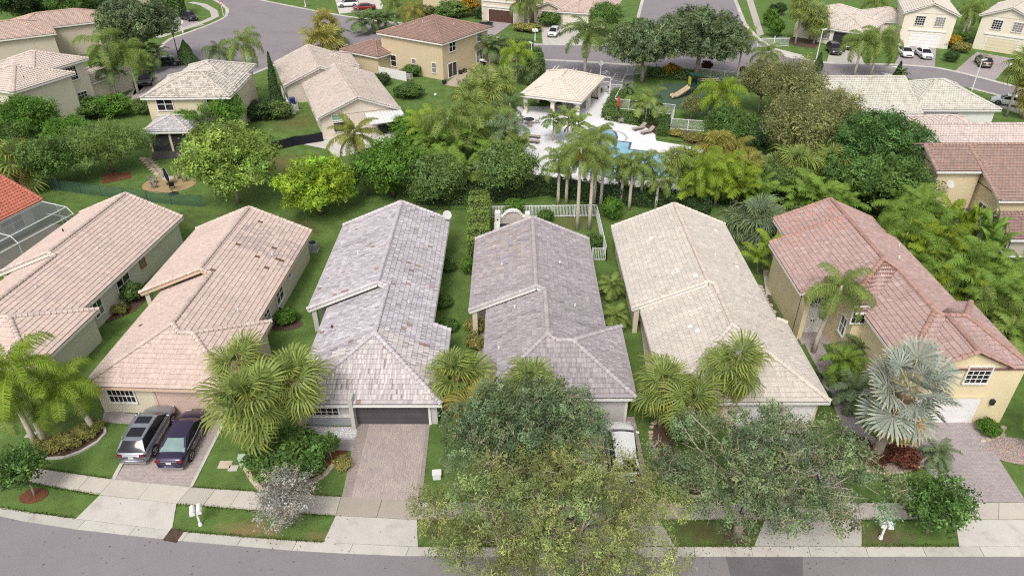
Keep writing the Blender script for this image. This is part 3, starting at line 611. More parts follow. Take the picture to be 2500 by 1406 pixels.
    def garage_door(s, p, face, w, h, m, name='garage_door', trim=None):
        p = s.L(p); ang = {'S':0,'E':math.pi/2,'N':math.pi,'W':-math.pi/2}[face]; f = B()
        g = B().box(-w/2-.16,w/2+.16,-.07,.0,h,h+.18).box(-w/2-.16,-w/2,-.07,0,0,h).box(w/2,w/2+.16,-.07,0,0,h).build(name, trim or s.trim, s.e, loc=p, rot=ang)
        for i in range(4): B().box(-w/2,w/2,-.035,-.005,h*i/4+.012,h*(i+1)/4-.012).build('door_panel', m, g)
        return g
    def vent(s, p, size=.12, m=None):
        p = s.L(p); b = B().tube([p, p+Vector((0,0,.24))], size/2, 8); b.build('vent_pipe', m or M['metal_white'], s.e)
def tone(base, var, dark=None, pdark=0., tint=.02):
    def fn(p, plain=False):
        if plain: return tuple(c*.8 for c in base)
        f = R.gauss(1, var); b = dark if dark and R.random() < pdark else base
        return tuple(max(.03, c*f*R.uniform(1-tint,1+tint)) for c in b)
    return fn
W_CREAM = mat('stucco_cream', (.60,.545,.42), .9, .05, .8, bump=.15, bscale=25); W_SAGE = mat('stucco_pale_sage', (.60,.59,.50), .9, .05, .8, bump=.15, bscale=25); W_GREY = mat('stucco_grey', (.50,.49,.47), .9, .05, .8, bump=.15, bscale=25)
W_YEL = mat('stucco_yellow', (.70,.59,.385), .9, .05, .8, bump=.15, bscale=25); W_TAN = mat('stucco_tan', (.56,.455,.31), .9, .05, .6, bump=.15, bscale=25); W_WHITE = mat('stucco_white', (.70,.70,.68), .9, .05, .8, bump=.1, bscale=25)
W_PINKD = mat('garage_pink', (.55,.41,.35), .8, .06, 1); W_BEIGE = mat('stucco_beige', (.58,.50,.41), .9, .05, .8, bump=.15, bscale=25); W_PEACH = mat('stucco_peach', (.62,.52,.42), .9, .05, .8, bump=.15, bscale=25)
DOORW = mat('garage_door_white', (.72,.71,.70), .6, .04, 2)
def row_house(name, label, xl1, xl2, xr, yb, ym, yf, wing, yw, e, tile, cap, wall, wall2, trim, streak, k=.43, xa=None, rot=0):
    """gabled house: wide rear part (xl1..xr, ym..yb), narrower front part (xl2..xr), hipped garage front at yf; wing = (x, mode)"""
    h = House(name, label, ((xl2+xr)/2, yf), rot, tile, wall, trim, cap, near=True, off=True, streak=streak, k=k)
    xw, mode = wing; xa = xa or (xl1+xr)/2; za = e+k*(xr-xa); el = za-k*(xa-xl1)
    if mode == 'hip': ef = e; xb = (xl2+xr)/2; zb = e+k*(xr-xb)
    else: ef = e-k*(xw-xr); xb = (xl2+xw)/2; zb = ef+k*(xw-xb)
    ya = yf+(xb-xl2)                              # front hip apex
    ym2 = ym+.35
    h.plane([(xl1,ym,el),(xl1,yb,el),(xa,yb,za),(xa,ym,za)])                  # rear part, slope facing left
    h.plane([(xl2,yf,ef),(xl2,ym2,ef),(xb,ym2,zb),(xb,ya,zb)])                # front part, slope facing left
    if mode == 'hip':                            # garage block with its own ridge running to the right
        hw = (yw-yf)/2; yc = yf+hw; zc = min(e+k*hw, zb-.12); hw = (zc-e)/k; yc = yf+hw; xc = xr-hw; xe = xw-hw
        h.plane([(xl2,yf,e),(xw,yf,e),(xe,yc,zc),(xc,yc,zc),(xb,ya,zb)])
        h.plane([(xw,yf,e),(xw,yf+2*hw,e),(xe,yc,zc)])
        h.plane([(xc,yc,zc),(xe,yc,zc),(xw,yf+2*hw,e),(xr,yf+2*hw,e)])
        h.plane([(xb,ya,zb),(xc,yc,zc),(xr,yf+2*hw,e),(xr,yb,e),(xa,yb,za),(xa,ym,za),(xb,ym,zb)])
        for a, b in (((xl2,yf,e),(xb,ya,zb)),((xc,yc,zc),(xb,ya,zb)),((xc,yc,zc),(xe,yc,zc)),((xw,yf,e),(xe,yc,zc)),((xw,yf+2*hw,e),(xe,yc,zc))): h.capline(a, b)
        h.fascia((xl2,yf,e),(xw,yf,e)); h.fascia((xw,yf,e),(xw,yf+2*hw,e)); h.fascia((xw,yf+2*hw,e),(xr,yf+2*hw,e)); h.fascia((xr,yf+2*hw,e),(xr,yb,e))
        h.wallbox(xl2+.4, xw-.4, yf+.55, yf+2*hw-.3, e-.03)
    else:                                        # garage part is wider: all its eaves sit lower
        h.plane([(xl2,yf,ef),(xw,yf,ef),(xb,ya,zb)])
        h.plane([(xb,ya,zb),(xw,yf,ef),(xw,yw,ef),(xr,yw,e),(xr,yb,e),(xa,yb,za),(xa,ym,za),(xb,ym,zb)])
        for a, b in (((xl2,yf,ef),(xb,ya,zb)),((xw,yf,ef),(xb,ya,zb)),((xw,yw,ef),(xr,yw,e))): h.capline(a, b)
        h.fascia((xl2,yf,ef),(xw,yf,ef)); h.fascia((xw,yf,ef),(xw,yw,ef)); h.fascia((xr,yw,e),(xr,yb,e)); h.fascia((xw,yw,ef),(xr,yw,e))
        h.wallbox(xl2+.4, xw-.4, yf+.55, yw-.3, ef-.03)
    h.capline((xa,ym,za),(xa,yb,za)); h.capline((xb,ya,zb),(xb,ym,zb))
    h.capline((xl1,ym,el),(xa,ym,za), .02); h.capline((xa,ym,za),(xb,ym,zb), .02); h.capline((xl1,yb,el),(xa,yb,za), .02); h.capline((xr,yb,e),(xa,yb,za), .02)
    h.fascia((xl1,ym-.03,el),(xa,ym-.03,za), .34); h.fascia((xb,ym-.03,zb),(xa,ym-.03,za), .28); h.fascia((xl1,yb,el),(xa,yb,za), .24); h.fascia((xa,yb,za),(xr,yb,e), .24)
    h.fascia((xl1,ym,el),(xl1,yb,el)); h.fascia((xl2,yf,ef),(xl2,ym,ef))
    # walls
    h.wallbox(xl1+.45, xr-.45, ym+1.6, yb-.35, min(e,el)-.03); h.wallbox(xl2+.45, xr-.45, yf+.7, ym+1.7, ef-.02)
    h.wallpoly([(xl1+.45,yb-.45,el-.1),(xr-.45,yb-.45,e-.1),(xa,yb-.45,za-.15)], (0,.1,0))
    h.wallpoly([(xl1+.45,ym+1.6,el-.1),(xr-.45,ym+1.6,e-.1),(xa,ym+1.6,za-.15)], (0,.1,0))
    h.wallbox(xl1+.25, xl1+.62, ym+.1, ym+.5, el-.1)                          # porch post
    return h
C_PINK = (.55,.435,.38); C_GREY3 = (.42,.388,.408); C_GREY4 = (.33,.295,.31); C_BEIGE5 = (.53,.48,.43)
t1 = tone(C_PINK, .02)
h1 = row_house('tiled_house', 'pale pink tiled house next to the red-roofed house', -43.3, -42.0, -33.1, 60.0, 49.0, 37.3, (-31.9,'hip'), 44.8, 2.75, t1, (.55,.45,.40), W_SAGE, None, M['offwhite'], .05, rot=-6, xa=-38.1)
h1.window((-33.53,46.6,1.5), 'E', 1.0, 1.25); h1.window((-33.53,50.2,1.5), 'E', 1.7, 1.25); h1.window((-33.53,53.2,1.75), 'E', .6, .6, glass=mat('louvre_tan', (.35,.27,.2), .8), frame=M['wood'])
h1.vent((-36.5,45,4.2)); h1.vent((-35.8,51.5,3.9)); h1.vent((-40.5,54,4.0), m=M['black']); h1.finish()
def t2(p, plain=False):
    if plain: return tuple(c*.75 for c in C_PINK)
    f = R.gauss(1,.02); b = C_PINK
    if p.x > -22.9 and 50.3 < p.y+.25*(p.x+20) < 54.2 and R.random() < .78-.12*abs(p.y-52.2): b = (.44,.355,.325)
    elif p.x > -21 and p.y > 54 and R.random() < .4: b = (.49,.39,.345)
    if any(abs(p.x-x) < .19 and abs(p.y-y) < .2 for x, y in ((-21.9,55.2),(-22.6,51.0),(-20.9,50.2),(-20.1,52.3),(-20.0,49.2),(-23.0,46.6),(-20.2,37.6),(-26.6,41.5),(-19.3,50.8))): return (.17,.095,.06)
    return tuple(c*f for c in b)
h2 = row_house('tiled_house', 'pink tiled house with a dark patch and odd brown tiles', -29.6, -28.0, -19.0, 56.9, 46.3, 35.2, (-18.05,'hip'), 42.9, 2.7, t2, (.55,.45,.395), W_CREAM, None, mat('trim_peach', (.60,.44,.33), .8, .05), .06, rot=-2.5)
h2.window((-19.43,48.3,1.5), 'E', 1.5, 1.25); h2.window((-19.43,51.0,1.8), 'E', .55, .6, 1, 2); h2.window((-19.43,45.3,1.5), 'E', 1.0, 1.25)
h2.window((-25.95,35.75,1.5), 'S', 1.75, 1.05, 6, 2, label='twin window with white grilles'); h2.garage_door((-21.2,35.75,0), 'S', 4.8, 2.15, W_PINKD, trim=W_PINKD); h2.vent((-20.4,43,3.5)); h2.vent((-26,49,3.7)); h2.vent((-20.5,51,3.6)); h2.finish()
def t3(p, plain=False):
    if plain: return tuple(c*.7 for c in C_GREY3)
    f = R.gauss(1,.035); u = R.random()
    b = C_GREY3 if u < .94 else ((.37,.335,.38) if u < .985 else (.30,.215,.19))
    if p.y < 38.5 and u < .8: b = (.49,.445,.44)
    return tuple(max(.1,c*f) for c in b)
h3 = row_house('tiled_house', 'lavender-grey streaky tiled house with a wide paver driveway', -15.7, -14.2, -5.75, 58.8, 45.0, 34.2, (-4.5,'low'), 42.2, 2.75, t3, (.52,.475,.50), W_GREY, None, M['white'], .19, xa=-10.1)
h3.window((-12.3,34.73,1.45), 'S', 1.9, 1.3, 5, 4, label='white grid window by the palm')
gd = h3.garage_door((-7.85,34.72,0), 'S', 4.75, 2.2, mat('garage_screen', (.075,.068,.078), .7, .25, .8), name='garage_screen', trim=M['white'])  # dark screen; shade of the recess is mixed into its colour
b = B().box(-10.45,-10.2,34.1,34.75,0,2.7); [setattr(b, 'V', [(v[0]-h3.o.x, v[1]-h3.o.y, v[2]) for v in b.V])]; b.build('pillar', W_GREY, h3.e)
b = B().box(-13.35,-10.45,34.6,34.76,.0,.75); b.V = [(v[0]-h3.o.x, v[1]-h3.o.y, v[2]) for v in b.V]; b.build('wall_base', mat('stucco_blue_grey', (.36,.37,.40), .9, .05), h3.e)
b = B().box(-13.35,-10.45,34.55,34.76,.75,.86); b.V = [(v[0]-h3.o.x, v[1]-h3.o.y, v[2]) for v in b.V]; b.build('sill_band', M['white'], h3.e)
h3.vent((-7.6,43.5,3.75)); h3.vent((-12.5,50,4.1)); h3.vent((-12.8,41,3.3), m=M['black']); h3.finish()
def t4(p, plain=False):
    if plain: return tuple(c*.7 for c in C_GREY4)
    f = R.gauss(1,.035); u = R.random(); b = C_GREY4 if u < .965 else (.28,.25,.27)
    if p.x < 2 and p.y > 47 and u < .25: b = (.36,.30,.28)
    return tuple(c*f for c in b)
h4 = row_house('tiled_house', 'grey tiled house with the arched garden wall behind it', -3.25, -1.95, 6.8, 55.2, 44.1, 34.25, (7.95,'hip'), 42.0, 2.7, t4, (.43,.385,.395), W_BEIGE, None, M['white'], .15)
h4.garage_door((5.0,34.78,0), 'S', 4.7, 2.15, mat('garage_grey', (.50,.48,.47), .7, .05, 2)); h4.vent((0.2,42.5,4.0)); h4.vent((4.6,43,3.8)); h4.vent((-.8,48.5,4.0)); h4.vent((3.8,48.5,4.2)); h4.vent((-.9,38.5,3.3)); h4.finish()
def t5(p, plain=False):
    if plain: return tuple(c*.8 for c in C_BEIGE5)
    if any(abs(p.x-x) < .3 and abs(p.y-y) < .2 for x, y in ((12.8,47.3),(13.0,47.6))): return (.62,.60,.57)
    u = R.random(); f = R.gauss(1,.035)
    return tuple(c*f for c in (C_BEIGE5 if u < .985 else ((.45,.39,.34) if u < .993 else (.74,.71,.68))))
h5 = row_house('tiled_house', 'cream tiled house between the grey roof and the yellow house', 9.15, 9.8, 19.55, 58.0, 44.8, 34.3, (20.4,'low'), 43.0, 2.7, t5, (.60,.53,.465), W_PEACH, None, M['white'], .05, xa=14.65)
h5.garage_door((17.3,34.82,0), 'S', 4.7, 2.1, DOORW); h5.vent((11.5,55.5,3.5)); h5.vent((11.7,51,3.7)); h5.vent((17.5,43.5,3.7)); h5.vent((16.5,50,4.0)); h5.finish()
# the yellow house: tall one-storey part, two-storey garage front
C_RED6 = (.40,.28,.255)
def t6(p, plain=False):
    if plain: return (.30,.17,.15)
    f = R.gauss(1,.03); u = R.random(); b = C_RED6 if u < .85 else (.44,.32,.295)
    if p.y > 50 and u < .3: b = (.45,.27,.23)
    return tuple(c*f for c in b)
h6 = House('tiled_house', 'yellow stucco house with a red tile roof and tall front gable', (28.0,35.0), 0, t6, W_YEL, M['offwhite'], (.385,.235,.195), near=True, off=True, streak=.09)
A1, A2 = (27.3,45.1,6.6), (27.3,52.0,6.6)
h6.plane([(21.5,44.4,4.1),(21.5,52.0,4.1),A2,A1,(24.0,41.8,5.2),(24.0,44.4,5.2)])
h6.plane([A1,(28.15,44.25,6.22),(25.15,41.2,4.92),(25.1,40.8,4.86),(24.0,40.8,4.86),(24.0,41.8,5.22)])
h6.plane([(28.15,44.25,6.22),(28.15,38.95,6.22),(24.6,34.7,4.7),(24.6,40.8,4.7),(25.1,41.2,4.92)])
h6.plane([A1,A2,(31.9,52.0,4.62),(31.9,42.3,4.62),(28.7,39.1,6.0),(28.15,38.95,6.22),(28.15,44.25,6.22)])
h6.plane([(28.15,38.95,6.22),(28.6,38.6,6.05),(30.1,38.6,6.05),(32.8,34.8,4.65),(24.6,34.7,4.7)])
h6.plane([(28.6,38.6,6.06),(30.1,38.6,6.06),(32.9,42.35,4.66),(31.8,42.35,4.66),(28.4,38.8,6.1)])
h6.plane([(30.1,38.6,6.05),(32.9,42.3,4.65),(32.8,34.8,4.65)])
for a, b in ((A1,A2),(A1,(28.15,44.25,6.22)),((24.0,41.8,5.22),A1),((28.15,44.25,6.22),(28.15,38.95,6.22)),((24.6,34.7,4.7),(28.15,38.95,6.22)),((28.15,38.95,6.22),(28.6,38.6,6.05)),((28.6,38.6,6.05),(30.1,38.6,6.05)),((32.9,42.3,4.65),(30.1,38.6,6.05)),((32.8,34.8,4.65),(30.1,38.6,6.05)),((21.5,44.4,4.1),(24.0,44.4,5.2)),((21.5,52.0,4.1),A2)): h6.capline(a, b)
# rear wing, lower ridge
h6.plane([(23.6,52.0,3.6),(23.6,57.3,3.6),(28.3,57.3,5.62),(28.3,52.0,5.62)]); h6.plane([(28.3,52.0,5.62),(28.3,57.3,5.62),(32.4,57.3,3.86),(32.4,52.0,3.86)]); h6.capline((28.3,52.0,5.62),(28.3,57.3,5.62)); h6.capline((23.6,57.3,3.6),(28.3,57.3,5.62))
# front gable
h6.plane([(26.2,34.6,4.9),(28.75,34.6,6.1),(28.8,38.5,6.1),(26.2,35.5,4.9)]); h6.plane([(28.75,34.6,6.1),(31.3,34.6,4.9),(31.3,35.3,4.9),(28.8,38.5,6.1)])
for a, b in (((28.75,34.6,6.1),(28.8,38.5,6.1)),((26.2,34.6,4.9),(28.75,34.6,6.1)),((31.3,34.6,4.9),(28.75,34.6,6.1))): h6.capline(a, b)
h6.fascia((21.5,44.4,4.1),(21.5,52.0,4.1)); h6.fascia((21.5,44.36,4.1),(24.0,44.36,5.2), .26); h6.fascia((24.0,40.78,4.86),(25.1,40.78,4.86), .2, M['white']); h6.fascia((24.6,34.7,4.7),(24.6,40.6,4.7), .2); h6.fascia((31.9,42.3,4.62),(31.9,52.0,4.62)); h6.fascia((32.9,34.8,4.65),(32.9,42.3,4.65)); h6.fascia((23.6,52.2,3.6),(23.6,57.3,3.6)); h6.fascia((24.6,34.68,4.7),(27.0,34.68,4.7))
h6.wallbox(21.95, 31.5, 44.9, 51.6, 4.05); h6.wallbox(24.3, 31.5, 41.2, 45.0, 4.6); h6.wallbox(25.0, 32.4, 34.9, 41.3, 4.55); h6.wallbox(24.0, 32.0, 51.6, 56.9, 3.5)
h6.wallpoly([(26.3,34.84,4.5),(31.2,34.84,4.5),(31.2,34.84,4.8),(28.75,34.84,5.95),(26.3,34.84,4.8)], (0,.15,0)); h6.wallpoly([(21.95,44.9,4.0),(26.0,44.9,4.0),(26.0,44.9,5.9)], (0,.15,0)); h6.wallpoly([(21.95,51.6,4.0),(31.5,51.6,4.0),(27.3,51.6,6.4)], (0,.1,0)); h6.wallpoly([(24.0,56.8,3.4),(32.0,56.8,3.4),(28.3,56.8,5.4)], (0,.1,0))
h6.wallbox(21.95, 22.3, 44.0, 45.0, 4.0)
h6.window((29.46,34.83,4.14), 'S', 1.45, 1.3, 4, 4, label='upper window with grilles above the garage'); h6.window((24.54,41.18,4.33), 'S', .95, 1.35, 3, 3); h6.window((24.28,42.3,2.6), 'W', .8, 1.4, 2, 2)
h6.garage_door((28.0,34.88,0), 'S', 4.9, 2.15, DOORW, trim=W_YEL)
dr = B().box(-.95,.95,-.06,0,0,2.35).build('door', M['white'], h6.e, loc=h6.L((23.2,44.86,.15))); [B().cbox(x,-.1,1.05,.05,.06,.14).build('handle', M['black'], dr) for x in (-.1,.1)]
fan = B(); fan.add([(-1,-.05,2.5)]+[(math.cos(math.pi-t*math.pi/10)*1.0,-.05,2.5+math.sin(t*math.pi/10)*.75) for t in range(11)], [tuple(range(1,12))]); fan.build('transom', M['glass'], h6.e, loc=h6.L((23.2,44.86,.15)))
fan = B(); [fan.bar((0,-.08,2.5),(math.cos(t)*1.0,-.08,2.5+math.sin(t)*.75),.05) for t in (.05,.6,1.1,1.57,2.05,2.55,3.09)]; fan.build('transom_bars', M['white'], h6.e, loc=h6.L((23.2,44.86,.15)))
B().box(22.1-28,24.4-28,43.4-35,44.9-35,0,.14).build('step', M['pav_mauve'], h6.e)
ln = B().cbox(0,0,0,.22,.18,.3).lathe((0,0),[(.2,.3),(.03,.46)],6); ln.build('wall_lantern', M['black'], h6.e, loc=h6.L((*(31.17,34.75,1.31)[:2], 1.7)))
h6.vent((29.2,46.3,5.9)); h6.vent((30.9,49.5,5.2)); h6.finish()
# red-roofed house at the left edge with its screen enclosure
h0 = House('tiled_house', 'house with a bright red tile roof and a screened porch', (-46.1,63.4), -18, tone((.43,.145,.10), .05), W_GREY, M['white'], (.45,.16,.115), near=False)
h0.block(-11,0,-16,0,2.6,'gy', ov=.9); h0.window((-.9,-3.2,1.4), 'E', 2.2, 1.5); h0.window((-.9,-8.5,1.4), 'E', 1.6, 1.5); h0.vent((-3.2,-5,3.9)); h0.finish()
sc = empty('screen_enclosure', (-46.1,63.4,0), math.radians(-18), label='white framed pool screen enclosure beside the red roof', cat='enclosure')
SCR = mat('screen_mesh', (.16,.17,.17), .9, 0); _p = SCR.node_tree.nodes['Principled BSDF']; _p.inputs['Alpha'].default_value = .5
for k in range(3):
    y = -.2-k*6.2
    for b_ in (B().bar((0,y,2.5),(3.0,y,2.35),.07), B().bar((3.0,y,2.35),(3.6,y,1.7),.07), B().bar((3.6,y,1.7),(3.6,y,0),.07), B().bar((1.5,y,2.45),(1.5,y,2.5),.06)): b_.build('frame_bar', M['metal_white'], sc)
for x, z in ((3.0,2.35),(3.6,1.7),(3.6,.06)): B().bar((x,-.2,z),(x,-13,z),.07).build('frame_bar', M['metal_white'], sc)
for a, b in (((0,-.2,1.2),(3.6,-.2,1.2)),((1.8,-.2,0),(1.8,-.2,2.4)),((1.8,-.2,1.2),(3.6,-.2,.05))): B().bar(a, b, .06).build('frame_bar', M['metal_white'], sc)
B().poly([(0,-.2,2.5),(3.0,-.2,2.35),(3.0,-13,2.35),(0,-13,2.5)]).poly([(3.6,-.2,1.7),(3.6,-.2,0),(3.6,-13,0),(3.6,-13,1.7)]).poly([(3.0,-.2,2.35),(3.6,-.2,1.7),(3.6,-13,1.7),(3.0,-13,2.35)]).build('screen', SCR, sc)
flat('patio', [tuple((Matrix.Rotation(math.radians(-18),2)@Vector(p)+Vector((-46.1,63.4)))[:]) for p in ((0,-14),(3.7,-14),(3.7,-.1),(0,-.1))], M['concrete'], label='concrete floor inside the screen enclosure')
# ---------------------------------------------------------------- back row
C_CR = (.56,.49,.43); C_W = (.56,.52,.46)
T2g = tone((.53,.49,.43), .05, (.38,.35,.31), .3); T2l = tone((.43,.41,.42), .1)
h = House('tiled_house', 'cream two-storey house with a lower hipped garage at left', (-60.3,85.0), -21, tone((.56,.475,.425), .04), mat('stucco_pale_cream', (.66,.61,.50), .9, .05, .8), M['white'], (.58,.49,.43), k=.36)
h.block(-9.6,0,0,8.9,6.5,'hip'); h.block(-13,-3.9,6,14.6,6.6,'hip'); h.block(-11.4,-5.3,13.4,22.6,2.9,'hip')
h.window((-1.3,.44,5.0), 'S', .9, 1.6, 1, 2); h.window((-4.34,11.6,5.2), 'E', 1.7, 1.7, 4, 4); h.window((-4.34,12.2,1.7), 'E', 1.4, 1.6, 3, 4); h.vent((-4.5,3.0,8.0)); h.vent((-1.8,3.2,7.2), m=M['black'])
h.wallbox(-8,-4.36,8,14.1,6.4); h.finish()
h = House('tiled_house', 'salmon-roofed house behind the cream house at upper left', (-74.5,120.2), 35, tone((.48,.36,.305), .05), W_BEIGE, M['white'], (.52,.36,.29), k=.36)
h.block(-16,0,0,10,5.3,'hip'); h.block(-30,-10,3,13,3.2,'hip'); h.block(-6,9,6,15,5.2,'hip'); h.finish()
h = House('tiled_house', 'two-storey house with stained grey-cream roof and small hipped lanai', (-46.0,86.6), 2, T2g, mat('stucco_sand', (.60,.53,.38), .9, .05, .8), M['white'], (.54,.5,.45), k=.40)
h.block(0,11,0,9.4,5.3,'hip'); h.block(1.4,10.6,3.5,13.6,5.55,'hip'); h.tilefn = T2l; h.block(1.3,7.0,-4.8,.6,2.7,'hip', wall=False)
for x in (1.7,4.2,6.6): h.wallbox(x,x+.25,-4.4,-4.15,2.6)
B().box(1.95,6.6,-4.25,.42,.05,2.55).build('lanai_screen', M['dark'], h.e)  # solid box; the shade inside the screened lanai is its dark colour
h.window((2.6,.44,4.35), 'S', 1.9, 1.5, 2, 2, glass=M['glass']); h.window((8.6,.44,4.45), 'S', 1.4, 1.4, 1, 2); h.finish()
h = House('tiled_house', 'long single-storey house with stained pale gable roof and metal awning', (-24.4,86.4), 21, tone((.50,.425,.375), .04, (.40,.34,.31), .10), mat('stucco_blush', (.62,.54,.455), .9, .05, .8), M['white'], (.53,.46,.41), k=.40)
h.block(0,10.6,0,16.5,2.8,'gy'); h.block(-2.6,8.4,15.5,28.5,2.75,'gy'); h.block(3,9.5,22,30,2.7,'hip')
h.window((2.6,.44,2.45), 'S', 1.5, .7, 1, 1, glass=mat('green_shade_glass', (.22,.33,.24), .3)); h.window((2.8,.44,1.2), 'S', 1.8, 1.2, 1, 1); h.window((.44,5.0,1.5), 'W', .9, 1.0); h.window((.44,9.0,1.5), 'W', .6, 1.0, 1, 2); h.vent((7.8,4.0,3.7)); h.vent((2,12.5,3.4)); h.finish()
aw = empty('awning', h.e.location, h.e.rotation_euler.z, label='white corrugated metal awning on the long pale-roofed house', cat='awning')
for i in range(12): B().add([(6.0+i*.4,.4,2.55),(6.36+i*.4,.4,2.55),(6.36+i*.4,-2.6,2.15),(6.0+i*.4,-2.6,2.15),(6.0+i*.4,.4,2.59),(6.36+i*.4,.4,2.59),(6.36+i*.4,-2.6,2.19),(6.0+i*.4,-2.6,2.19)], [(3,2,1,0),(4,5,6,7),(0,1,5,4),(1,2,6,5),(2,3,7,6),(3,0,4,7)]).build('roof_panel', M['metal_white'], aw)
for x in (6.1,10.6): B().box(x,x+.08,-2.6,-2.52,0,2.16).build('post', M['metal_white'], aw)
B().bar((6,-2.58,2.1),(10.75,-2.58,2.1),.08,.12).build('beam', M['metal_white'], aw)
h = House('tiled_house', 'tan two-storey house with a brown shingle roof', (-10.64,111.3), -33, tone((.29,.19,.155), .06), W_TAN, M['white'], (.33,.22,.18), k=.34)
h.block(-13.4,0,0,13.2,5.75,'hip'); h.block(-19.4,-11,-2.8,5.2,2.8,'hip')
h.window((-2.2,.44,1.7), 'S', .8, 1.5, 1, 2, glass=M['glass_shade']); h.window((-6.3,.44,1.7), 'S', .8, 1.5, 1, 2, glass=M['glass_shade']); h.window((-10.6,.44,1.6), 'S', 1.1, 1.7, 1, 2, glass=M['glass'])
h.window((-.44,3.0,4.7), 'E', 1.6, 1.4, 2, 2); h.window((-.44,10.3,4.8), 'E', 1.3, 1.5, 1, 2, glass=M['glass_shade']); h.window((-.44,10.2,1.6), 'E', 1.7, 2.0, 2, 2, glass=M['glass_shade']); h.window((-.44,2.8,1.15), 'E', 2.2, 2.1, 2, 1, sub='sliding_door'); h.vent((-7,4,7.4)); h.vent((-2.6,6.5,7.1)); h.finish()
pv = House('pool_pavilion', 'open pool pavilion with cream hip roof on thick columns', (0.9,95.8), -21, tone((.66,.585,.50), .03), mat('stucco_ivory', (.72,.68,.58), .9, .04), M['white'], (.68,.60,.51), k=.40, cat='pavilion')
pv.block(0,8.9,0,12.2,2.8,'hip', wall=False)
for x in (.5,4.45,8.0):
    for y in (.5,5.8,11.2): pv.wallbox(x,x+.5,y,y+.5,2.75)
for x0, x1 in ((1.0,4.45),(4.95,8.0)):
    V = [(x0,.6,2.75)]+[(x0+(x1-x0)*t/8,.6,2.05+.5*math.sin(math.pi*t/8)) for t in range(9)]+[(x1,.6,2.75)]; pv.wallpoly(V, (0,.3,0))
pv.wallbox(.6,8.3,11.2,11.5,2.7); pv.wallbox(.55,.85,6,11.4,2.7); pv.wb.box(.5,8.5,5.6,5.75,2.45,2.72); pv.finish()
h = House('tiled_house', 'long pale grey-cream tile roof with white side walls by the street', (40,87.9), 0, tone((.54,.515,.455), .05, (.45,.41,.35), .08), W_WHITE, M['white'], (.56,.53,.47), k=.42)
h.block(-2,12.2,0,13.4,2.8,'gx'); h.block(11.5,23.4,1.9,12.9,2.75,'hip'); h.window((17.6,2.34,1.5), 'S', 1.0, 1.2, 1, 2); h.window((9.6,.44,1.2), 'S', .9, 2.0, 1, 1, sub='door', glass=DOORW); h.finish()
h = House('tiled_house', 'pale rose tile roof in front of the grey-cream roof', (43.2,72.4), 0, tone((.56,.47,.435), .05), W_WHITE, M['white'], (.58,.49,.45), k=.40)
h.block(0,20,0,12.6,2.3,'gx'); h.block(6,14,8,15,2.6,'hip'); h.finish()
h = House('tiled_house', 'yellow two-storey house with rust-brown tile roof and wall dish', (45.6,60.3), 0, tone((.295,.205,.175), .05, (.33,.205,.16), .15), mat('stucco_butter', (.66,.555,.36), .9, .05, .8), M['white'], (.36,.245,.20), k=.40)
h.block(-4.4,.6,3.6,10.4,5.4,'gx'); h.block(0,12,0,14,4.0,'gx')
h.window((-3.94,6.2,3.6), 'W', 1.2, 1.5, 2, 2); h.window((.44,2.4,2.0), 'W', 1.2, .9, 2, 1); h.finish()
h = House('tiled_house', 'dark brown tiled wing with grey gable wall at the right edge', (43.9,54.8), 0, tone((.255,.165,.15), .08), mat('stucco_taupe', (.46,.40,.34), .9, .05, .8), M['white'], (.29,.19,.17), k=.42)
h.block(0,13,0,5.4,2.9,'gx'); h.window((.44,1.2,1.6), 'W', .9, .9, 2, 1); h.window((.44,3.6,1.8), 'W', .9, .9, 2, 1); h.finish()
# far row along the back street
FC = mat('stucco_far_cream', (.70,.64,.54), .9, .05, .8)
h = House('tiled_house', 'single-storey pale house with an open garage on the back street', (57.2,135.8), -38, tone((.58,.51,.455), .04), FC, M['white'], (.60,.53,.47), k=.38)
h.block(-1,8,-.5,11,2.8,'hip'); h.block(-6,3,4,18,2.8,'hip'); h.wallbox(-5.5,-.5,1.5,6,2.8)
h.garage_door((4.6,-.06,0), 'S', 4.8, 2.3, M['dark'], name='open_garage'); h.window((-.2,1.45,1.5), 'S', 1.6, 1.5, 2, 2, glass=M['glass_shade']) if False else h.window((.9,-.06,1.6), 'S', 1.3, 1.4, 3, 3, glass=M['glass_shade']); h.finish()  # garage opening is flat panels, interior shade painted on as near-black
for (nm, lc, rt) in (('cream two-storey house with two white cars before its garage', (70.9,134.0), -20), ('cream two-storey house with the taupe car before its garage', (83.4,131.6), -42)):
    h = House('tiled_house', nm, lc, rt, tone((.57,.51,.455), .04), FC, M['white'], (.60,.53,.47), k=.40)
    h.block(-.6,8.6,-.5,13,5.8,'gy'); h.block(5,14,6,16,5.6,'hip') if rt == -42 else h.block(-6,2,6,15,2.8,'hip')
    h.window((2.5,-.06,4.5), 'S', 1.5, 1.5, 4, 4, glass=M['glass']); h.window((5.7,-.06,4.5), 'S', 1.5, 1.5, 4, 4, glass=M['glass_shade'])
    h.garage_door((4.1,-.06,0), 'S', 4.9, 2.3, DOORW if rt == -20 else mat('garage_butter', (.66,.58,.42), .7, .04)); B().box(1,7.2,-.2,-.05,2.75,3.0).build('sill_band', M['white'], h.e); h.finish()
h = House('tiled_house', 'two-storey beige house with a brown garage door at the top', (-6.2,154.3), -25, tone((.5,.4,.34), .05), W_BEIGE, M['white'], (.5,.4,.34), k=.4)
h.block(-.5,10,-.5,14,5.8,'hip'); h.garage_door((4.4,-.06,0), 'S', 5.6, 2.4, mat('garage_brown', (.085,.04,.03), .6, .05), trim=M['white']); B().box(.3,8.2,-.22,-.05,2.85,3.1).build('sill_band', M['white'], h.e); B().box(.3,8.2,-.22,-.05,3.9,4.1).build('sill_band', M['white'], h.e); h.finish()
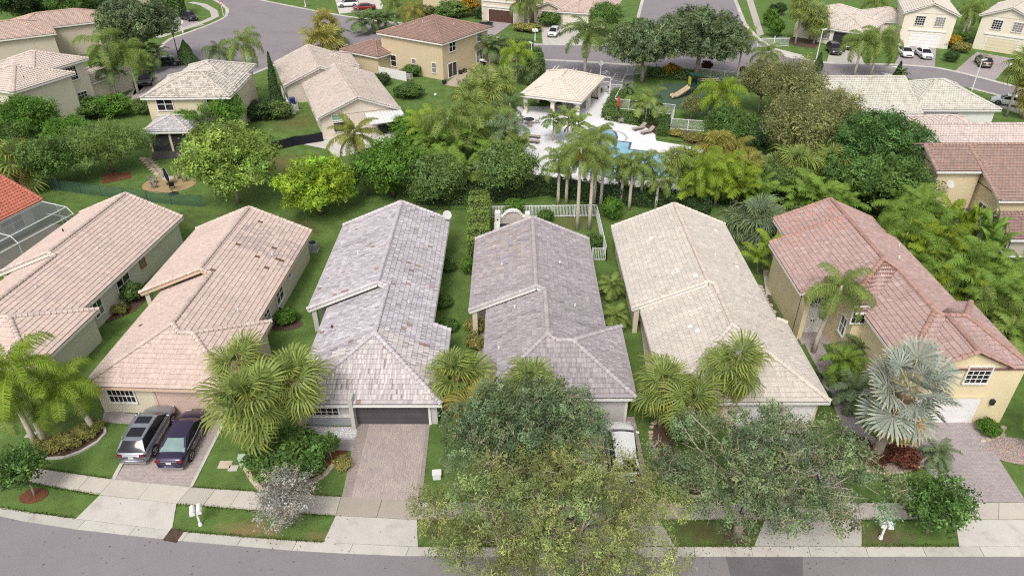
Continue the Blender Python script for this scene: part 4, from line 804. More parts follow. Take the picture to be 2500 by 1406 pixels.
h = House('tiled_house', 'single-storey house with pink-beige roof above the white hatchback', (5.2,152.6), -18, tone((.52,.40,.345), .05), W_BEIGE, M['white'], (.56,.45,.39), k=.42)
h.block(-1,6,-1,9,2.8,'gy'); h.block(4.5,15,-1.6,12,2.75,'hip'); h.window((2.3,-.56,1.5), 'S', 2.2, 1.7, 3, 3); h.garage_door((8.3,-1.16,0), 'S', 4.8, 2.2, mat('garage_cream', (.66,.62,.52), .7, .04)); h.finish()
h = House('tiled_house', 'cream garage front behind the black car at upper left', (-79.5,152.5), 36, tone((.56,.48,.42), .05), W_PEACH, M['white'], (.58,.5,.44), k=.4)
h.block(-3,9,-.5,12,5.6,'hip'); h.garage_door((4.6,-.06,0), 'S', 4.9, 2.3, mat('garage_peach', (.62,.54,.43), .7, .04)); h.finish()
h = House('tiled_house', 'pale tan house peeking above the shrubs at the top', (-20.5,168.0), -20, tone((.5,.42,.36), .05), W_TAN, M['white'], (.5,.42,.36), k=.4)
h.block(0,13,0,12,3.2,'hip'); h.finish()

# ------------------------------------------------------------------ pool, fences, furniture, street things
_deck = [(0.70,99.43),(4.67,99.07),(11.47,103.14),(13.12,106.28),(14.67,104.69),(14.42,99.07),(12.55,96.27),(16.93,94.26),(17.24,92.63),(18.56,88.01),(18.29,85.84),(22.87,83.48),(25.33,81.10),(26.64,78.57),(20.95,70.63),(13.70,69.80),(8.65,72.55),(3.74,75.01),(0.00,76.17),(0.27,88.01)]
B().prism(_deck, -.05, .05).build('pool_deck', M['deck'], kind='structure', label='white painted pool deck')
POOL = [(10.38,90.12),(11.68,90.74),(12.97,90.12),(13.49,88.61),(13.48,86.84),(12.99,85.84),(14.97,85.14),(14.41,82.94),(16.81,82.14),(19.37,81.10),(18.95,77.35),(17.94,74.78),(14.74,73.65),(11.13,74.32),(8.51,76.17),(8.20,81.10),(9.22,87.28)]
_wm = mat('pool_water', (.24,.45,.58), .06, .10, .8, bump=.25, bscale=3, spec=.5)
sheet('pool_water', POOL, .062, _wm, kind='structure', label='light blue swimming pool water')
_ck = empty('pool_coping', (0,0,0), kind='structure', label='dark tiled coping around the pool')
_tile = mat('coping_tile', (.10,.12,.17), .4, .3, 6)
for a, b in zip(POOL, POOL[1:]+POOL[:1]): B().bar((*a,.06),(*b,.06),.28,.05).build('coping_tile', _tile, _ck)
for q in (.9,):
    arc = [((11.99,87.13)[0]+2.7*math.cos(t), (11.99,87.13)[1]+2.7*math.sin(t)) for t in [math.radians(d) for d in range(-30,150,15)]]
    for a, b in zip(arc, arc[1:]): B().bar((*a,.075),(*b,.075),.3,.05).build('coping_tile', M['concrete_new'], _ck)
sheet('play_surface', [(20.69,104.11),(23.61,110.22),(28.71,110.22),(33.37,106.08),(32.32,97.65),(28.03,94.26),(23.73,98.00),(20.65,100.34)], .03, mat('rubber_green', (.06,.10,.065), .95, .1, 1.2, bump=.2), kind='structure', label='dark green playground surface')
for poly, l in (([(16.26,92.31),(17.33,93.93),(18.11,91.83),(16.96,90.74)],'small turf square beside the loungers'), ([(18.76,89.21),(19.73,88.61),(22.87,85.84),(22.20,85.14),(18.31,86.56)],'bright turf wedge below the picket fence'), ([(3.58,77.11),(6.38,76.17),(6.09,75.24),(3.32,76.40)],'turf strip on the near pool deck')):
    sheet('turf', poly, .07, M['grass'], kind='structure', label=l)
def picket(label, pts, h=1.45, m=None, step=.13, post=2.4, cat='fence', pw=.025, name='picket_fence'):
    m = m or M['metal_white']; e = empty(name, (*pts[0],0), label=label, cat=cat); o = pts[0]; pk = B()
    for a, b in zip(pts, pts[1:]):
        a = (a[0]-o[0], a[1]-o[1]); b = (b[0]-o[0], b[1]-o[1]); L = math.dist(a, b)
        for z in (h-.04, .15): B().bar((*a,z),(*b,z),.05,.07).build('rail', m, e)
        n = max(1, round(L/step))
        for i in range(n): p = lerp(a, b, (i+.5)/n); pk.box(p[0]-pw/2,p[0]+pw/2,p[1]-pw/2,p[1]+pw/2,.05,h-.03)
        n = max(1, round(L/post))
        for i in range(n+1): p = lerp(a, b, i/n); B().box(p[0]-.04,p[0]+.04,p[1]-.04,p[1]+.04,0,h+.05).build('post', m, e)
    pk.build('pickets', m, e, kind='stuff'); return e
picket('white picket fence around the garden behind the grey-roofed house', [(-2.50,64.49),(8.57,64.86),(8.58,55.98),(7.31,55.98)], 1.35, step=.15, pw=.05)
picket('white picket fence stepping round the pool loungers', [(16.32,104.69),(14.40,98.36),(22.46,95.59),(20.75,90.12),(25.27,89.06)], 1.5)
picket('white picket fence between pavilion and gate', [(11.99,105.48),(13.08,105.28)], 1.5)
picket('white picket fence right of the pool gate', [(14.53,105.09),(16.32,104.69)], 1.5)
picket('long picket fence between the playground and the street', [(18.44,114.42),(23.36,116.26),(29.53,113.96),(35.50,111.74),(41.93,110.65)], 1.4)
picket('short white picket fence glimpsed among the pool hedges', [(-5.78,76.40),(-3.95,75.70)], 1.4)
picket('white picket fence at the right end of the pool palms', [(27.92,77.96),(30.69,77.11),(28.06,69.09)], 1.5)
gt = empty('pool_gate', (*(13.82,105.28),0), math.radians(-12), label='tall white metal pool gate', cat='gate'); w = 1.6
B().box(-w/2-.08,-w/2,-.05,.05,0,2.5).build('post', M['metal_white'], gt); B().box(w/2,w/2+.08,-.05,.05,0,2.5).build('post', M['metal_white'], gt); B().box(-w/2,w/2,-.05,.05,2.4,2.5).build('beam', M['metal_white'], gt)
p = B(); [p.box(-w/2+.1+i*.14,-w/2+.13+i*.14,-.015,.015,.1,1.75) for i in range(11)]; p.build('pickets', M['metal_white'], gt, kind='stuff')
for z in (.1,.95,1.75): B().box(-w/2,w/2,-.03,.03,z,z+.06).build('rail', M['metal_white'], gt)
B().box(.45,.7,-.06,.06,.9,1.15).build('lock_box', M['black'], gt)
eg = empty('entry_gate', (*(44.60,131.89),0), math.radians(8), label='white arched vehicle gate by the green hedge', cat='gate')
for k in range(2):
    x0 = -.2+k*3.1; p = B(); [p.box(x0+.1+i*.17,x0+.13+i*.17,-.02,.02,.1,1.6+.25*math.sin(math.pi*(i+k)/17)) for i in range(17)]; p.build('pickets', M['metal_white'], eg, kind='stuff')
    for z in (.15,1.5): B().box(x0,x0+3,-.03,.03,z,z+.07).build('rail', M['metal_white'], eg)
    B().box(x0-.06,x0+.06,-.06,.06,0,2.0).build('post', M['metal_white'], eg)
def mesh_fence(label, pts, h, scr, post, name='mesh_fence', step=2.5):
    e = empty(name, (*pts[0],0), label=label, cat='fence'); o = pts[0]
    for a, b in zip(pts, pts[1:]):
        a = (a[0]-o[0], a[1]-o[1]); b = (b[0]-o[0], b[1]-o[1]); n = max(1, round(math.dist(a,b)/step))
        for i in range(n):
            p, q = lerp(a,b,i/n), lerp(a,b,(i+1)/n); bb = B(); k = 6
            V = []; 
            for j in range(k+1): t = lerp(p,q,j/k); s = .04*math.sin(j*2.3+i); V += [(t[0],t[1]+s,.03),(t[0],t[1]+s*.5,h-.03-.05*math.sin(math.pi*j/k))]
            bb.add(V, [(2*j,2*j+2,2*j+3,2*j+1) for j in range(k)]); bb.build('screen', scr, e)
            B().tube([(*p,0),(*p,h+.05)], .03, 6).build('post', post, e)
        B().bar((*a,h),(*b,h),.035).build('rail', post, e)
    return e
_grn = mat('green_windscreen', (.05,.11,.08), .9, .15, 1); _grn.node_tree.nodes['Principled BSDF'].inputs['Alpha'].default_value = .55; _gp = mat('green_post', (.04,.07,.05), .6)
_blk = mat('black_fabric', (.012,.012,.02), .8, .3, 2)
mesh_fence('green screened mesh fence behind the pink-roofed houses', [(-51.86,71.69),(-44.08,69.60),(-35.78,67.60),(-32.12,67.02)], 1.3, _grn, _gp)
mesh_fence('black fabric fence beside the long pale-roofed house', [(-29.54,82.28),(-27.11,84.17),(-23.87,85.70)], 1.25, _blk, M['black'], step=3)
mesh_fence('dark green mesh fence by the bright back lawn', [(-17.44,103.53),(-14.99,108.53)], 1.3, _grn, _gp)
e = empty('wire_fence', (*(-10.60,66.16),0), label='thin black wire fence behind the lavender-grey house', cat='fence'); a, b = (0,0), ((-4.32,65.97)[0]-(-10.60,66.16)[0], 0)
for z in (1.2,.7,.2): B().bar((0,0,z),(b[0],0,z),.03).build('wire', M['black'], e)
for i in range(4): B().bar((b[0]*i/3,0,0),(b[0]*i/3,0,1.25),.04).build('post', M['black'], e)
e = empty('wire_fence', (*(-5.93,53.76),0), label='thin wire fence across the grass side yard', cat='fence')
for z in (1.1,.5): B().bar((0,0,z),(2.4,0,z),.025).build('wire', M['black'], e)
for x in (0,2.4): B().bar((x,0,0),(x,0,1.15),.04).build('post', M['black'], e)
# solid white fence hiding air conditioners by the tan house
e = empty('vinyl_fence', (*(-21.27,114.42),0), math.radians(-33), label='white board fence beside the tan two-storey house', cat='fence')
for i in range(3): B().box(i*1.9+.03,i*1.9+1.85,-.04,.04,.05,1.5).build('panel', M['white'], e); B().box(i*1.9-.06,i*1.9+.03,-.07,.07,0,1.6).build('post', M['white'], e)
def ac(label, loc, rz=0, s=.8):
    e = empty('air_conditioner', loc, rz, label=label, cat='air conditioner'); g = mat('ac_grey', (.36,.36,.36), .6) if 'ac_grey' not in bpy.data.materials else bpy.data.materials['ac_grey']
    B().box(-s/2,s/2,-s/2,s/2,.08,.85).build('body', g, e, bevel=.03); B().box(-s*.6,s*.6,-s*.6,s*.6,0,.08).build('base', M['concrete'], e); B().lathe((0,0),[(s*.4,.86),(s*.4,.9),(s*.1,.92)],14).build('fan_grille', M['black'], e)
ac('grey air conditioner behind the white board fence', (-17.91,114.42), -.5); ac('second air conditioner at the end of the white board fence', (-16.30,113.06), -.5)
ac('air conditioner by the back corner of the dark patched roof', (-18.58,57.87)); ac('air conditioner inside the white lattice fence', (-30.56,98.00), .4)
e = picket('white slatted fence beside the blue bin', [(-34.23,104.69),(-30.55,95.76),(-30.07,96.10)], 1.3, M['white'], step=.22, pw=.1)
bn = empty('wheelie_bin', (*(-31.37,99.79),0), .4, label='blue wheeled bin behind the white slatted fence', cat='bin'); _bb = mat('blue_plastic', (.02,.035,.20), .4)
B().add([(-.28,-.32,0),(.28,-.32,0),(.28,.32,0),(-.28,.32,0),(-.36,-.4,1.0),(.36,-.4,1.0),(.36,.4,1.0),(-.36,.4,1.0)], [(3,2,1,0),(4,5,6,7),(0,1,5,4),(1,2,6,5),(2,3,7,6),(3,0,4,7)]).build('body', _bb, bn); B().box(-.38,.38,-.43,.42,1.0,1.1).build('lid', _bb, bn, bevel=.03); [B().tube([(x,.34,.1),(x+.06,.34,.1)],.12,10).build('wheel', M['black'], bn) for x in (-.34,.28)]
# arched garden wall and spa
gw = empty('garden_wall', (*(-0.08,62.45),0), label='white arched fountain wall above the dark spa', cat='garden wall'); _st = mat('stone_face', (.50,.44,.40), .9, .25, 1.5, stain=(.34,.25,.2), sscale=1.2, samt=.6)
x0, x1 = (-1.14,62.45)[0]-(-0.08,62.45)[0], (1.30,62.45)[0]-(-0.08,62.45)[0]
pts = [(x0,0,.0),(x1,0,0),(x1,0,1.15),(x1-.35,0,1.15),(x1-.35,0,1.35)]+[((x0+x1)/2+((x1-x0)/2-.45)*math.cos(t), 0, 1.35+.45*math.sin(t)) for t in [math.pi*i/10 for i in range(11)]]+[(x0+.35,0,1.35),(x0+.35,0,1.15),(x0,0,1.15)]
k = len(pts); B().add(pts+[(p[0],.35,p[2]) for p in pts], [tuple(range(k)), tuple(range(2*k-1,k-1,-1))]+[(i,k+i,k+(i+1)%k,(i+1)%k) for i in range(k)]).build('face', _st, gw)
for a, b in zip(pts[2:], pts[3:]): B().bar((a[0],.15,a[2]+.06),(b[0],.15,b[2]+.06),.55,.13).build('coping', M['white'], gw)
B().box(x0-.55,x0,-.3,.5,0,1.7).build('pillar', M['white'], gw); B().box(x1,x1+.45,-.2,.5,0,1.6).build('pillar', M['white'], gw); B().box(x0-.6,x0-.05,-2.2,-.3,0,.75).build('spa_wall', M['white'], gw); B().lathe((x0-.28,-.32),[(.08,1.0),(.08,1.1)],10).build('medallion', M['black'], gw); B().box(x0-.05,x1,-2.2,0,.0,.45).build('spa_water', mat('dark_water', (.02,.02,.035), .1, .1), gw)
# chairs, tables, loungers, umbrellas
def chair_mesh(col_m, e, w=.5):
    B().box(-w/2,w/2,-w/2,w/2,.40,.45).build('seat', col_m, e); B().add([(-w/2,w/2-.04,.45),(w/2,w/2-.04,.45),(w/2,w/2+.16,.95),(-w/2,w/2+.16,.95),(-w/2,w/2,.45),(w/2,w/2,.45),(w/2,w/2+.2,.95),(-w/2,w/2+.2,.95)], [(0,1,2,3),(7,6,5,4),(0,4,5,1),(1,5,6,2),(2,6,7,3),(3,7,4,0)]).build('backrest', col_m, e)
    for x in (-1,1):
        B().bar((x*w/2,-w/2,.65),(x*w/2,w/2,.68),.05).build('armrest', col_m, e)
        for y in (-1,1): B().bar((x*w/2,y*(w/2-.02),.0),(x*w/2,y*(w/2-.02),.66 if y < 0 else .45),.04).build('leg', M['black'] if col_m.name.startswith('wicker') else col_m, e)
def chair(label, loc, rz, m, group=None): e = empty('patio_chair', loc, rz, label=label, cat='chair', group=group); chair_mesh(m, e); return e
def table(label, loc, r, m, umb=None):
    e = empty('patio_table', loc, label=label, cat='table'); B().lathe((0,0),[(r,.70),(r,.73)],18).build('table_top', m, e); B().tube([(0,0,.05),(0,0,.7)],.06,8).build('pedestal', M['black'], e); B().lathe((0,0),[(.35,0),(.3,.05)],12).build('base', M['black'], e); return e
def umbrella_closed(label, loc, h, m, base=.25, lean=0.):
    e = empty('patio_umbrella', loc, label=label, cat='umbrella'); B().tube([(0,0,0),(lean*h,0,h)],.03,7).build('pole', M['black'], e); k = lean
    b = B(); n = 10; rings = [(.05,h),(.13,h-.25),(.2,h-.9),(.16,h-1.35),(.07,h-1.45)]; V = []; F = []
    for r, z in rings:
        for j in range(n): t = 2*math.pi*j/n; q = r*(1 if j % 2 else .7); V.append((k*z+q*math.cos(t), q*math.sin(t), z))
    for i in range(len(rings)-1):
        for j in range(n): F.append((i*n+j, i*n+(j+1)%n, (i+1)*n+(j+1)%n, (i+1)*n+j))
    b.add(V, F).build('canopy', m, e); B().lathe((0,0),[(base,0),(base,.08),(.08,.12)],12).build('base', M['black'], e); return e
TAUPE = mat('sling_taupe', (.36,.30,.26), .8, .1, 5); DKT = mat('table_dark', (.03,.035,.06), .3, .1); WICK = mat('wicker_grey', (.28,.26,.25), .85, .3, 12); RED = mat('canvas_red', (.42,.05,.02), .85, .15, 3)
t = (14.28,93.27)
table('round dark table by the red umbrella on the pool deck', t, .75, DKT); umbrella_closed('closed red umbrella standing in the pool deck table', (t[0],t[1],0), 3.4, RED)
for i, (dx, dy, w) in enumerate(((-1.1,.1,'left of'),(1.15,.2,'right of'),(-.3,1.1,'behind'),(.3,-1.1,'in front of'))): chair('taupe sling chair %s the red umbrella table' % w, (t[0]+dx,t[1]+dy), math.atan2(dx,-dy)+math.pi, TAUPE)
t = (2.25,91.99); table('round dark table near the pavilion columns', t, .75, DKT)
for i, (dx, dy, w) in enumerate(((1.1,.1,'right of'),(.1,-1.1,'before'),(-1.1,.2,'left of'))): chair('sling chair %s the pavilion side table' % w, (t[0]+dx,t[1]+dy), math.atan2(dx,-dy)+math.pi, TAUPE)
def lounger(label, loc, rz):
    e = empty('sun_lounger', loc, rz, label=label, cat='sun lounger')
    B().box(-.32,.32,-1.0,.35,.33,.38).build('seat', TAUPE, e); B().add([(-.32,.35,.33),(.32,.35,.33),(.32,.95,.85),(-.32,.95,.85),(-.32,.33,.38),(.32,.33,.38),(.32,.92,.9),(-.32,.92,.9)], [(3,2,1,0),(4,5,6,7),(0,1,5,4),(1,2,6,5),(2,3,7,6),(3,0,4,7)]).build('backrest', TAUPE, e)
    for x in (-.33,.33):
        B().bar((x,-1.02,.34),(x,.36,.34),.05).build('frame_rail', M['black'], e)
        for a, b in (((x,-.9,0),(x,-.5,.34)),((x,.5,0),(x,.1,.34))): B().bar(a,b,.04).build('leg', M['black'], e)
lounger('sun lounger nearest the turf square on the pool deck', (16.71,89.81), math.radians(-62)); lounger('sun lounger beside the bright turf wedge', (17.57,88.46), math.radians(-62)); lounger('rear sun lounger left of the pool', (2.62,86.84), math.radians(75)); lounger('front sun lounger left of the pool', (2.48,85.14), math.radians(75))
chair('small white chair by the near pool hedge', (6.88,73.32), 1.2, M['white']); umbrella_closed('closed red umbrella among the near pool palms', (*(8.22,73.87),0), 3.0, RED)
# back garden seating
c = (-38.14,72.77)
table('low stone fire pit table on the round golden patio', c, .6, M['concrete'])
for i, a in enumerate((30,75,120,175,225,300)): chair(['grey wicker chair nearest the tree on the round patio','grey wicker chair at the back of the round patio','grey wicker chair by the stepping path','grey wicker chair at the left of the round patio','grey wicker chair at the front of the round patio','black wicker chair beside the closed dark umbrella'][i], (c[0]+1.7*math.cos(math.radians(a)), c[1]+1.45*math.sin(math.radians(a))), math.radians(a-90), WICK if i < 5 else M['black'])
umbrella_closed('closed navy cantilever umbrella beside the round patio', (*(-36.66,70.22),0), 3.0, mat('canvas_navy', (.015,.017,.035), .85), .5, -.12)
# patio of the tan house
t = (-6.93,109.80); table('dark dining table on the flagstone patio', t, .8, DKT)
for i, (dx, dy, w) in enumerate(((-1.2,-.2,'left of'),(1.2,0,'right of'),(0,-1.2,'in front of'),(0,1.2,'behind'))): chair('black patio chair %s the flagstone patio table' % w, (t[0]+dx,t[1]+dy), math.atan2(dx,-dy)+math.pi, M['black'])
g = empty('barbecue_grill', (*(-4.94,120.11),0), -.6, label='barbecue grill with steel lid against the tan house', cat='grill'); B().box(-.5,.5,-.28,.28,.15,.85).build('cabinet', M['black'], g); B().tube([(-.45,0,.9),(.45,0,.9)],.28,12).build('lid', M['metal_white'], g); [B().box(x-.25,x+.25,-.25,.25,.82,.86).build('shelf', M['metal_white'], g) for x in (-.75,.75)]; [B().tube([(x,-.3,.1),(x,-.24,.1)],.1,10).build('wheel', M['black'], g) for x in (-.4,.4)]
for p, l in (((-8.29,115.33),'dark barrel planter by the sliding door'),((-7.68,116.26),'second dark planter by the sliding door'),((-10.51,110.01),'round pot at the corner of the tan house')): B().lathe((0,0),[(.25,0),(.36,.3),(.36,.6),(.28,.62)],12).build('planter', M['black'], loc=(*p,0), label=l, cat='planter')
for p, l in (((0.56,122.63),'white patio lounge seat behind the hedge palms'),): lounger(l, p, 1.0)
B().lathe((0,0),[(.05,0),(.2,.12),(.2,.28),(.05,.4)],10).build('toy_ball', M['metal_white'], loc=(*(-11.38,104.11),0), label='white ball lying on the bright back lawn', cat='ball')
# playground
pg = empty('play_tower', (*(26.30,103.91),0), .1, label='playground tower with beige double slide and monkey bars', cat='playground'); _gs = mat('play_green', (.02,.06,.045), .5); _be = mat('play_beige', (.50,.40,.27), .45, .05); _ye = mat('play_yellow', (.60,.55,.05), .5)
for x in (0,1.3):
    for y in (0,1.3): B().tube([(x,y,0),(x,y,3.1)],.07,8).build('post', _gs, pg)
B().box(-.05,1.35,-.05,1.35,1.3,1.4).build('platform', _gs, pg); B().box(-.1,1.4,-.1,1.4,3.05,3.12).build('roof_frame', _gs, pg)
B().box(-.06,.0,.1,1.2,1.6,2.7).build('panel', _ye, pg); B().box(.05,1.25,1.28,1.34,1.5,2.3).build('panel', _gs, pg)
for s_ in (-.85,-.1):
    V = []; 
    for i in range(9):
        t = i/8; z = 1.35*(1-t)**1.15+.25*(t > .85); x = -.1-t*2.9
        for y, dz in ((s_,.22),(s_+.06,0),(s_+.62,0),(s_+.68,.22)): V.append((x, y-t*.9+.3, z+dz))
    B().add(V, [(i*4+j,i*4+j+1,i*4+j+5,i*4+j+4) for i in range(8) for j in range(3)]).build('slide', _be, pg)
for y in (.2,1.1): B().bar((1.3,y,2.2),(4.6,y,2.2),.06).build('ladder_rail', _be, pg)
for i in range(8): B().bar((1.6+i*.4,.2,2.2),(1.6+i*.4,1.1,2.2),.05).build('rung', _be, pg)
for y in (.2,1.1): B().bar((4.6,y,0),(4.6,y,2.3),.08).build('post', _gs, pg)
ts = empty('tube_slide', (*(29.31,99.07),0), -.5, label='beige tube slide on green posts behind the bright palm', cat='slide'); B().tube([(0,0,1.9),(1.0,-.1,1.7),(2.0,-.4,1.1),(2.8,-.9,.6)],.48,14,cap=False).build('tube', _be, ts)
for x, y in ((-.4,.5),(-.4,-.5),(-1.4,.5),(-1.4,-.5)): B().tube([(x,y,0),(x,y,2.6)],.06,8).build('post', _gs, ts)
B().box(-1.4,-.3,-.5,.5,1.4,1.5).build('platform', _gs, ts)
# mailboxes, lamps, signs
def mailbox(label, loc, rz, twin=True, s=1.0):
    e = empty('mailbox', loc, rz, label=label, cat='mailbox'); e.scale = (s,s,s); B().box(-.05,.05,-.05,.05,0,1.05).build('post', M['metal_white'], e); B().box(-.3,.3,-.06,.06,.98,1.06).build('arm', M['metal_white'], e); B().lathe((0,0),[(.12,0),(.1,.14)],8).build('base', M['metal_white'], e)
    for x in ((-.17,.17) if twin else (0,)):
        V = []; n = 8
        for y in (-.26,.3):
            V += [(x-.13,y,1.06),(x+.13,y,1.06)]+[(x+.13*math.cos(math.pi*j/n),y,1.2+.13*math.sin(math.pi*j/n)) for j in range(n+1)]
        k = n+3; B().add(V, [tuple(range(k)), tuple(range(2*k-1,k-1,-1))]+[(i,k+i,k+(i+1)%k,(i+1)%k) for i in range(k)]).build('box', M['metal_white'], e)
        B().box(x+.135,x+.15,-.1,.02,1.15,1.3).build('flag', M['metal_white'], e)
mailbox('twin white mailboxes on one post beside the storm drain', (-17.63,26.59), .35, s=1.05); mailbox('twin white mailboxes on a leaning post before the yellow house', (20.47,25.70), -.2, s=1.05)
for p, l in (((-64.32,143.78),'white mailbox by the black car'),((-43.10,118.16),'white mailbox at the near edge of the cul-de-sac'),((4.31,137.30),'white mailbox before the white hatchback'),((61.46,123.14),'white mailbox between the open garage and the white cars'),((79.47,113.51),'white mailbox right of the taupe car'),((-46.23,167.70),'white mailbox at the far edge of the cul-de-sac')): mailbox(l, p, .3, True, 1.6)
def lamp(label, loc, h):
    e = empty('street_lamp', loc, label=label, cat='street lamp'); B().tube([(0,0,0),(0,0,h)],[.1,.06],8).build('pole', M['black'], e); B().lathe((0,0),[(.12,h),(.28,h+.5),(.1,h+.75),(.02,h+.9)],8).build('lantern', M['black'], e); B().lathe((0,0),[(.18,0),(.12,.4)],8).build('base', M['black'], e)
lamp('black lantern street lamp before the cul-de-sac', (-57.11,123.66), 4.2)
def light_pole(label, loc, h, rz):
    e = empty('light_pole', loc, rz, label=label, cat='light pole'); B().tube([(0,0,0),(0,0,h)],[.09,.06],8).build('pole', M['metal_white'], e); B().box(-.1,.9,-.14,.14,h,h+.14).build('lamp_head', M['metal_white'], e); B().box(-.06,.3,-.05,.05,h-.1,h).build('arm', M['metal_white'], e)
light_pole('white street light pole above the grey-cream roof', (69.67,106.69,3.08)[:2], 4.5, .4); light_pole('white street light pole by the open garage', (52.19,123.66), 5.0, .5); light_pole('short white post with lamp by the hedge end', (3.19,118.64), 4.0, 2.0)
def sign(label, loc, h, shape, rz, txt=None):
    e = empty('road_sign', loc, rz, label=label, cat='road sign'); B().box(-.05,.05,-.03,.03,0,h).build('post', M['metal_white'], e); n = 3 if shape == 'yield' else 8
    r = .5 if n == 3 else .42; a0 = -math.pi/2 if n == 3 else math.pi/8; pts = [(r*math.cos(a0+2*math.pi*i/n), -.05, h-.3+r*math.sin(a0+2*math.pi*i/n)) for i in range(n)]
    B().add(pts+[(p[0],-.035,p[2]) for p in pts], [tuple(range(n)), tuple(range(2*n-1,n-1,-1))]+[(i,n+i,n+(i+1)%n,(i+1)%n) for i in range(n)]).build('plate', M['metal_white'] if shape != 'yield' else mat('sign_red', (.5,.03,.03), .5), e)
    if n == 3: pts = [(p[0]*.6,-.056,(p[2]-h+.3)*.6+h-.3) for p in pts]; B().add(pts, [(0,1,2)]).build('plate_centre', M['metal_white'], e)
sign('yield sign at the corner of the cul-de-sac', (-61.41,158.45), 2.9, 'yield', .3); sign('back of a stop sign by the pool car park', (14.02,113.06), 2.7, 'stop', .1)
bk = empty('bicycle', (*(14.88,114.42),0), .2, label='white bicycle parked beside the stop sign', cat='bicycle')
for x in (-.5,.5):
    pts = [(x+.33*math.cos(t*math.pi/8), 0, .35+.33*math.sin(t*math.pi/8)) for t in range(17)]; B().tube(pts,.03,5,cap=False).build('wheel', M['metal_white'], bk)
for a, b in (((-.5,0,.35),(-.15,0,.8)),((-.15,0,.8),(.35,0,.85)),((.35,0,.85),(.5,0,.35)),((-.15,0,.8),(.05,0,.35)),((.05,0,.35),(.35,0,.85)),((.05,0,.35),(-.5,0,.35))): B().bar(a,b,.04).build('frame_tube', M['metal_white'], bk)
B().box(-.3,-.05,-.06,.06,.88,.95).build('saddle', M['black'], bk); B().bar((.35,-.25,.98),(.35,.25,.98),.04).build('handlebar', M['black'], bk)
# utility lids and boxes
_ug = mat('utility_green', (.42,.52,.38), .6, .05)
e = empty('utility_box', (*(-16.56,31.03),0), .15, label='pale green utility pedestal beside the big clipped bush', cat='utility box'); B().box(-.22,.22,-.18,.18,0,.8).build('cabinet', _ug, e, bevel=.05); B().box(-.24,.24,-.2,.2,.8,.86).build('lid', _ug, e)
for p, l, m, s_ in (((-17.78,31.13),'beige rectangular meter lid in the lawn',M['stone'],.3),((-17.18,30.83),'blue-grey meter lid in the lawn',M['concrete_new'],.22),((-31.28,33.73),'pale meter lid in the left lawn',M['concrete_new'],.25),((8.37,30.27),'grey meter lid on the grass by the white car',M['concrete'],.25)): B().box(-s_*1.3,s_*1.3,-s_,s_,0,.05).box(-s_*.2,s_*.2,-s_*.1,s_*.1,.05,.06).build('meter_lid', m, loc=(*p,0), label=l, cat='meter lid')
for p, l in (((-4.55,30.07),'small white utility box by the street tree'),((9.31,30.07),'low pale green utility box by the ringed bed')): e = empty('utility_box', (*p,0), .1, label=l, cat='utility box'); B().box(-.25,.25,-.2,.2,0,.45).build('cabinet', M['metal_white'] if 'white' in l else _ug, e, bevel=.04); B().box(-.28,.28,-.23,.23,.45,.5).build('lid', M['metal_white'] if 'white' in l else _ug, e)
def dish(label, loc, az, r=.42, h=1.0, wall=False):
    e = empty('satellite_dish', loc, az, label=label, cat='satellite dish'); b = B(); n = 14; V = []; F = []
    for i, rr in enumerate((0.02,r*.5,r)):
        for j in range(n): t = 2*math.pi*j/n; V.append((rr*math.cos(t), -.12+.3*(rr**2)*-1-.06, rr*math.sin(t)))
    for i in range(2):
        for j in range(n): F.append((i*n+j,i*n+(j+1)%n,(i+1)*n+(j+1)%n,(i+1)*n+j))
    d = b.add(V, F).build('reflector', mat('dish_grey', (.50,.48,.46), .5) if 'dish_grey' not in bpy.data.materials else bpy.data.materials['dish_grey'], e, loc=(0,0,h)); d.rotation_euler = (math.radians(-38),0,0)
    B().tube([(0,0,h),(0,.05,h-.4),(0,.2,h-h*.98)],.035,6).build('mast', M['metal_white'], e); B().bar((0,-.1,h-.3),(0,-.75,h-.05),.04).build('feed_arm', M['metal_white'], e)
dish('satellite dish at the back corner of the lavender-grey roof', (-6.0,58.4,2.6), .4, .42, .8); dish('satellite dish on the butter yellow wall', (*(42.39,63.40,3.73)[:2], 3.6), .3, .42, .6); dish('satellite dish near the dark brown wing', (43.3,58.8,2.2), .2, .42, .9)
# lanai cover beside the yellow house
B().add([(38.5,61.8,2.4),(45.6,61.8,2.5),(45.6,58.6,2.3),(39.5,58.2,2.1)], [(0,3,2,1)]).build('lanai_screen', mat('screen_dark', (.05,.05,.065), .8, .3, 1.5), label='dark sagging lanai screen beside the butter yellow wall', cat='screen')
B().add([(37.5,47.5,2.4),(44,47.5,2.4),(44,52.5,2.4),(38.5,52.5,2.4)], [(0,1,2,3)]).build('lanai_screen', bpy.data.materials['screen_dark'], label='dark lanai screen by the palms at the right edge', cat='screen')
for a, b in (((37.5,47.5,2.43),(38.5,52.5,2.43)),((38.5,52.5,2.43),(44,52.5,2.43)),((38,50,2.43),(44,50,2.43))): pass
lf = empty('lanai_enclosure', (37.5,47.5,0), label='white lanai frame by the palms at the right edge', cat='enclosure')
for a, b in (((0,0,2.45),(1,5,2.45)),((1,5,2.45),(6.5,5,2.45)),((.5,2.5,2.45),(6.5,2.5,2.45)),((0,0,0),(0,0,2.45)),((1,5,0),(1,5,2.45))): B().bar(a,b,.08).build('frame_bar', M['metal_white'], lf)
B().lathe((0,0),[(.42,0),(.45,.55),(.40,.55),(.36,.1)],16).build('round_tub', M['black'], loc=(*(-18.95,47.16),0), label='dark round tub behind the clipped bush', cat='tub')
B().lathe((0,0),[(.25,0),(.33,.35),(.3,.36)],12).build('planter', mat('terracotta', (.35,.16,.09), .8), loc=(*(7.47,34.15),0), label='terracotta ring planter by the white garage', cat='planter')
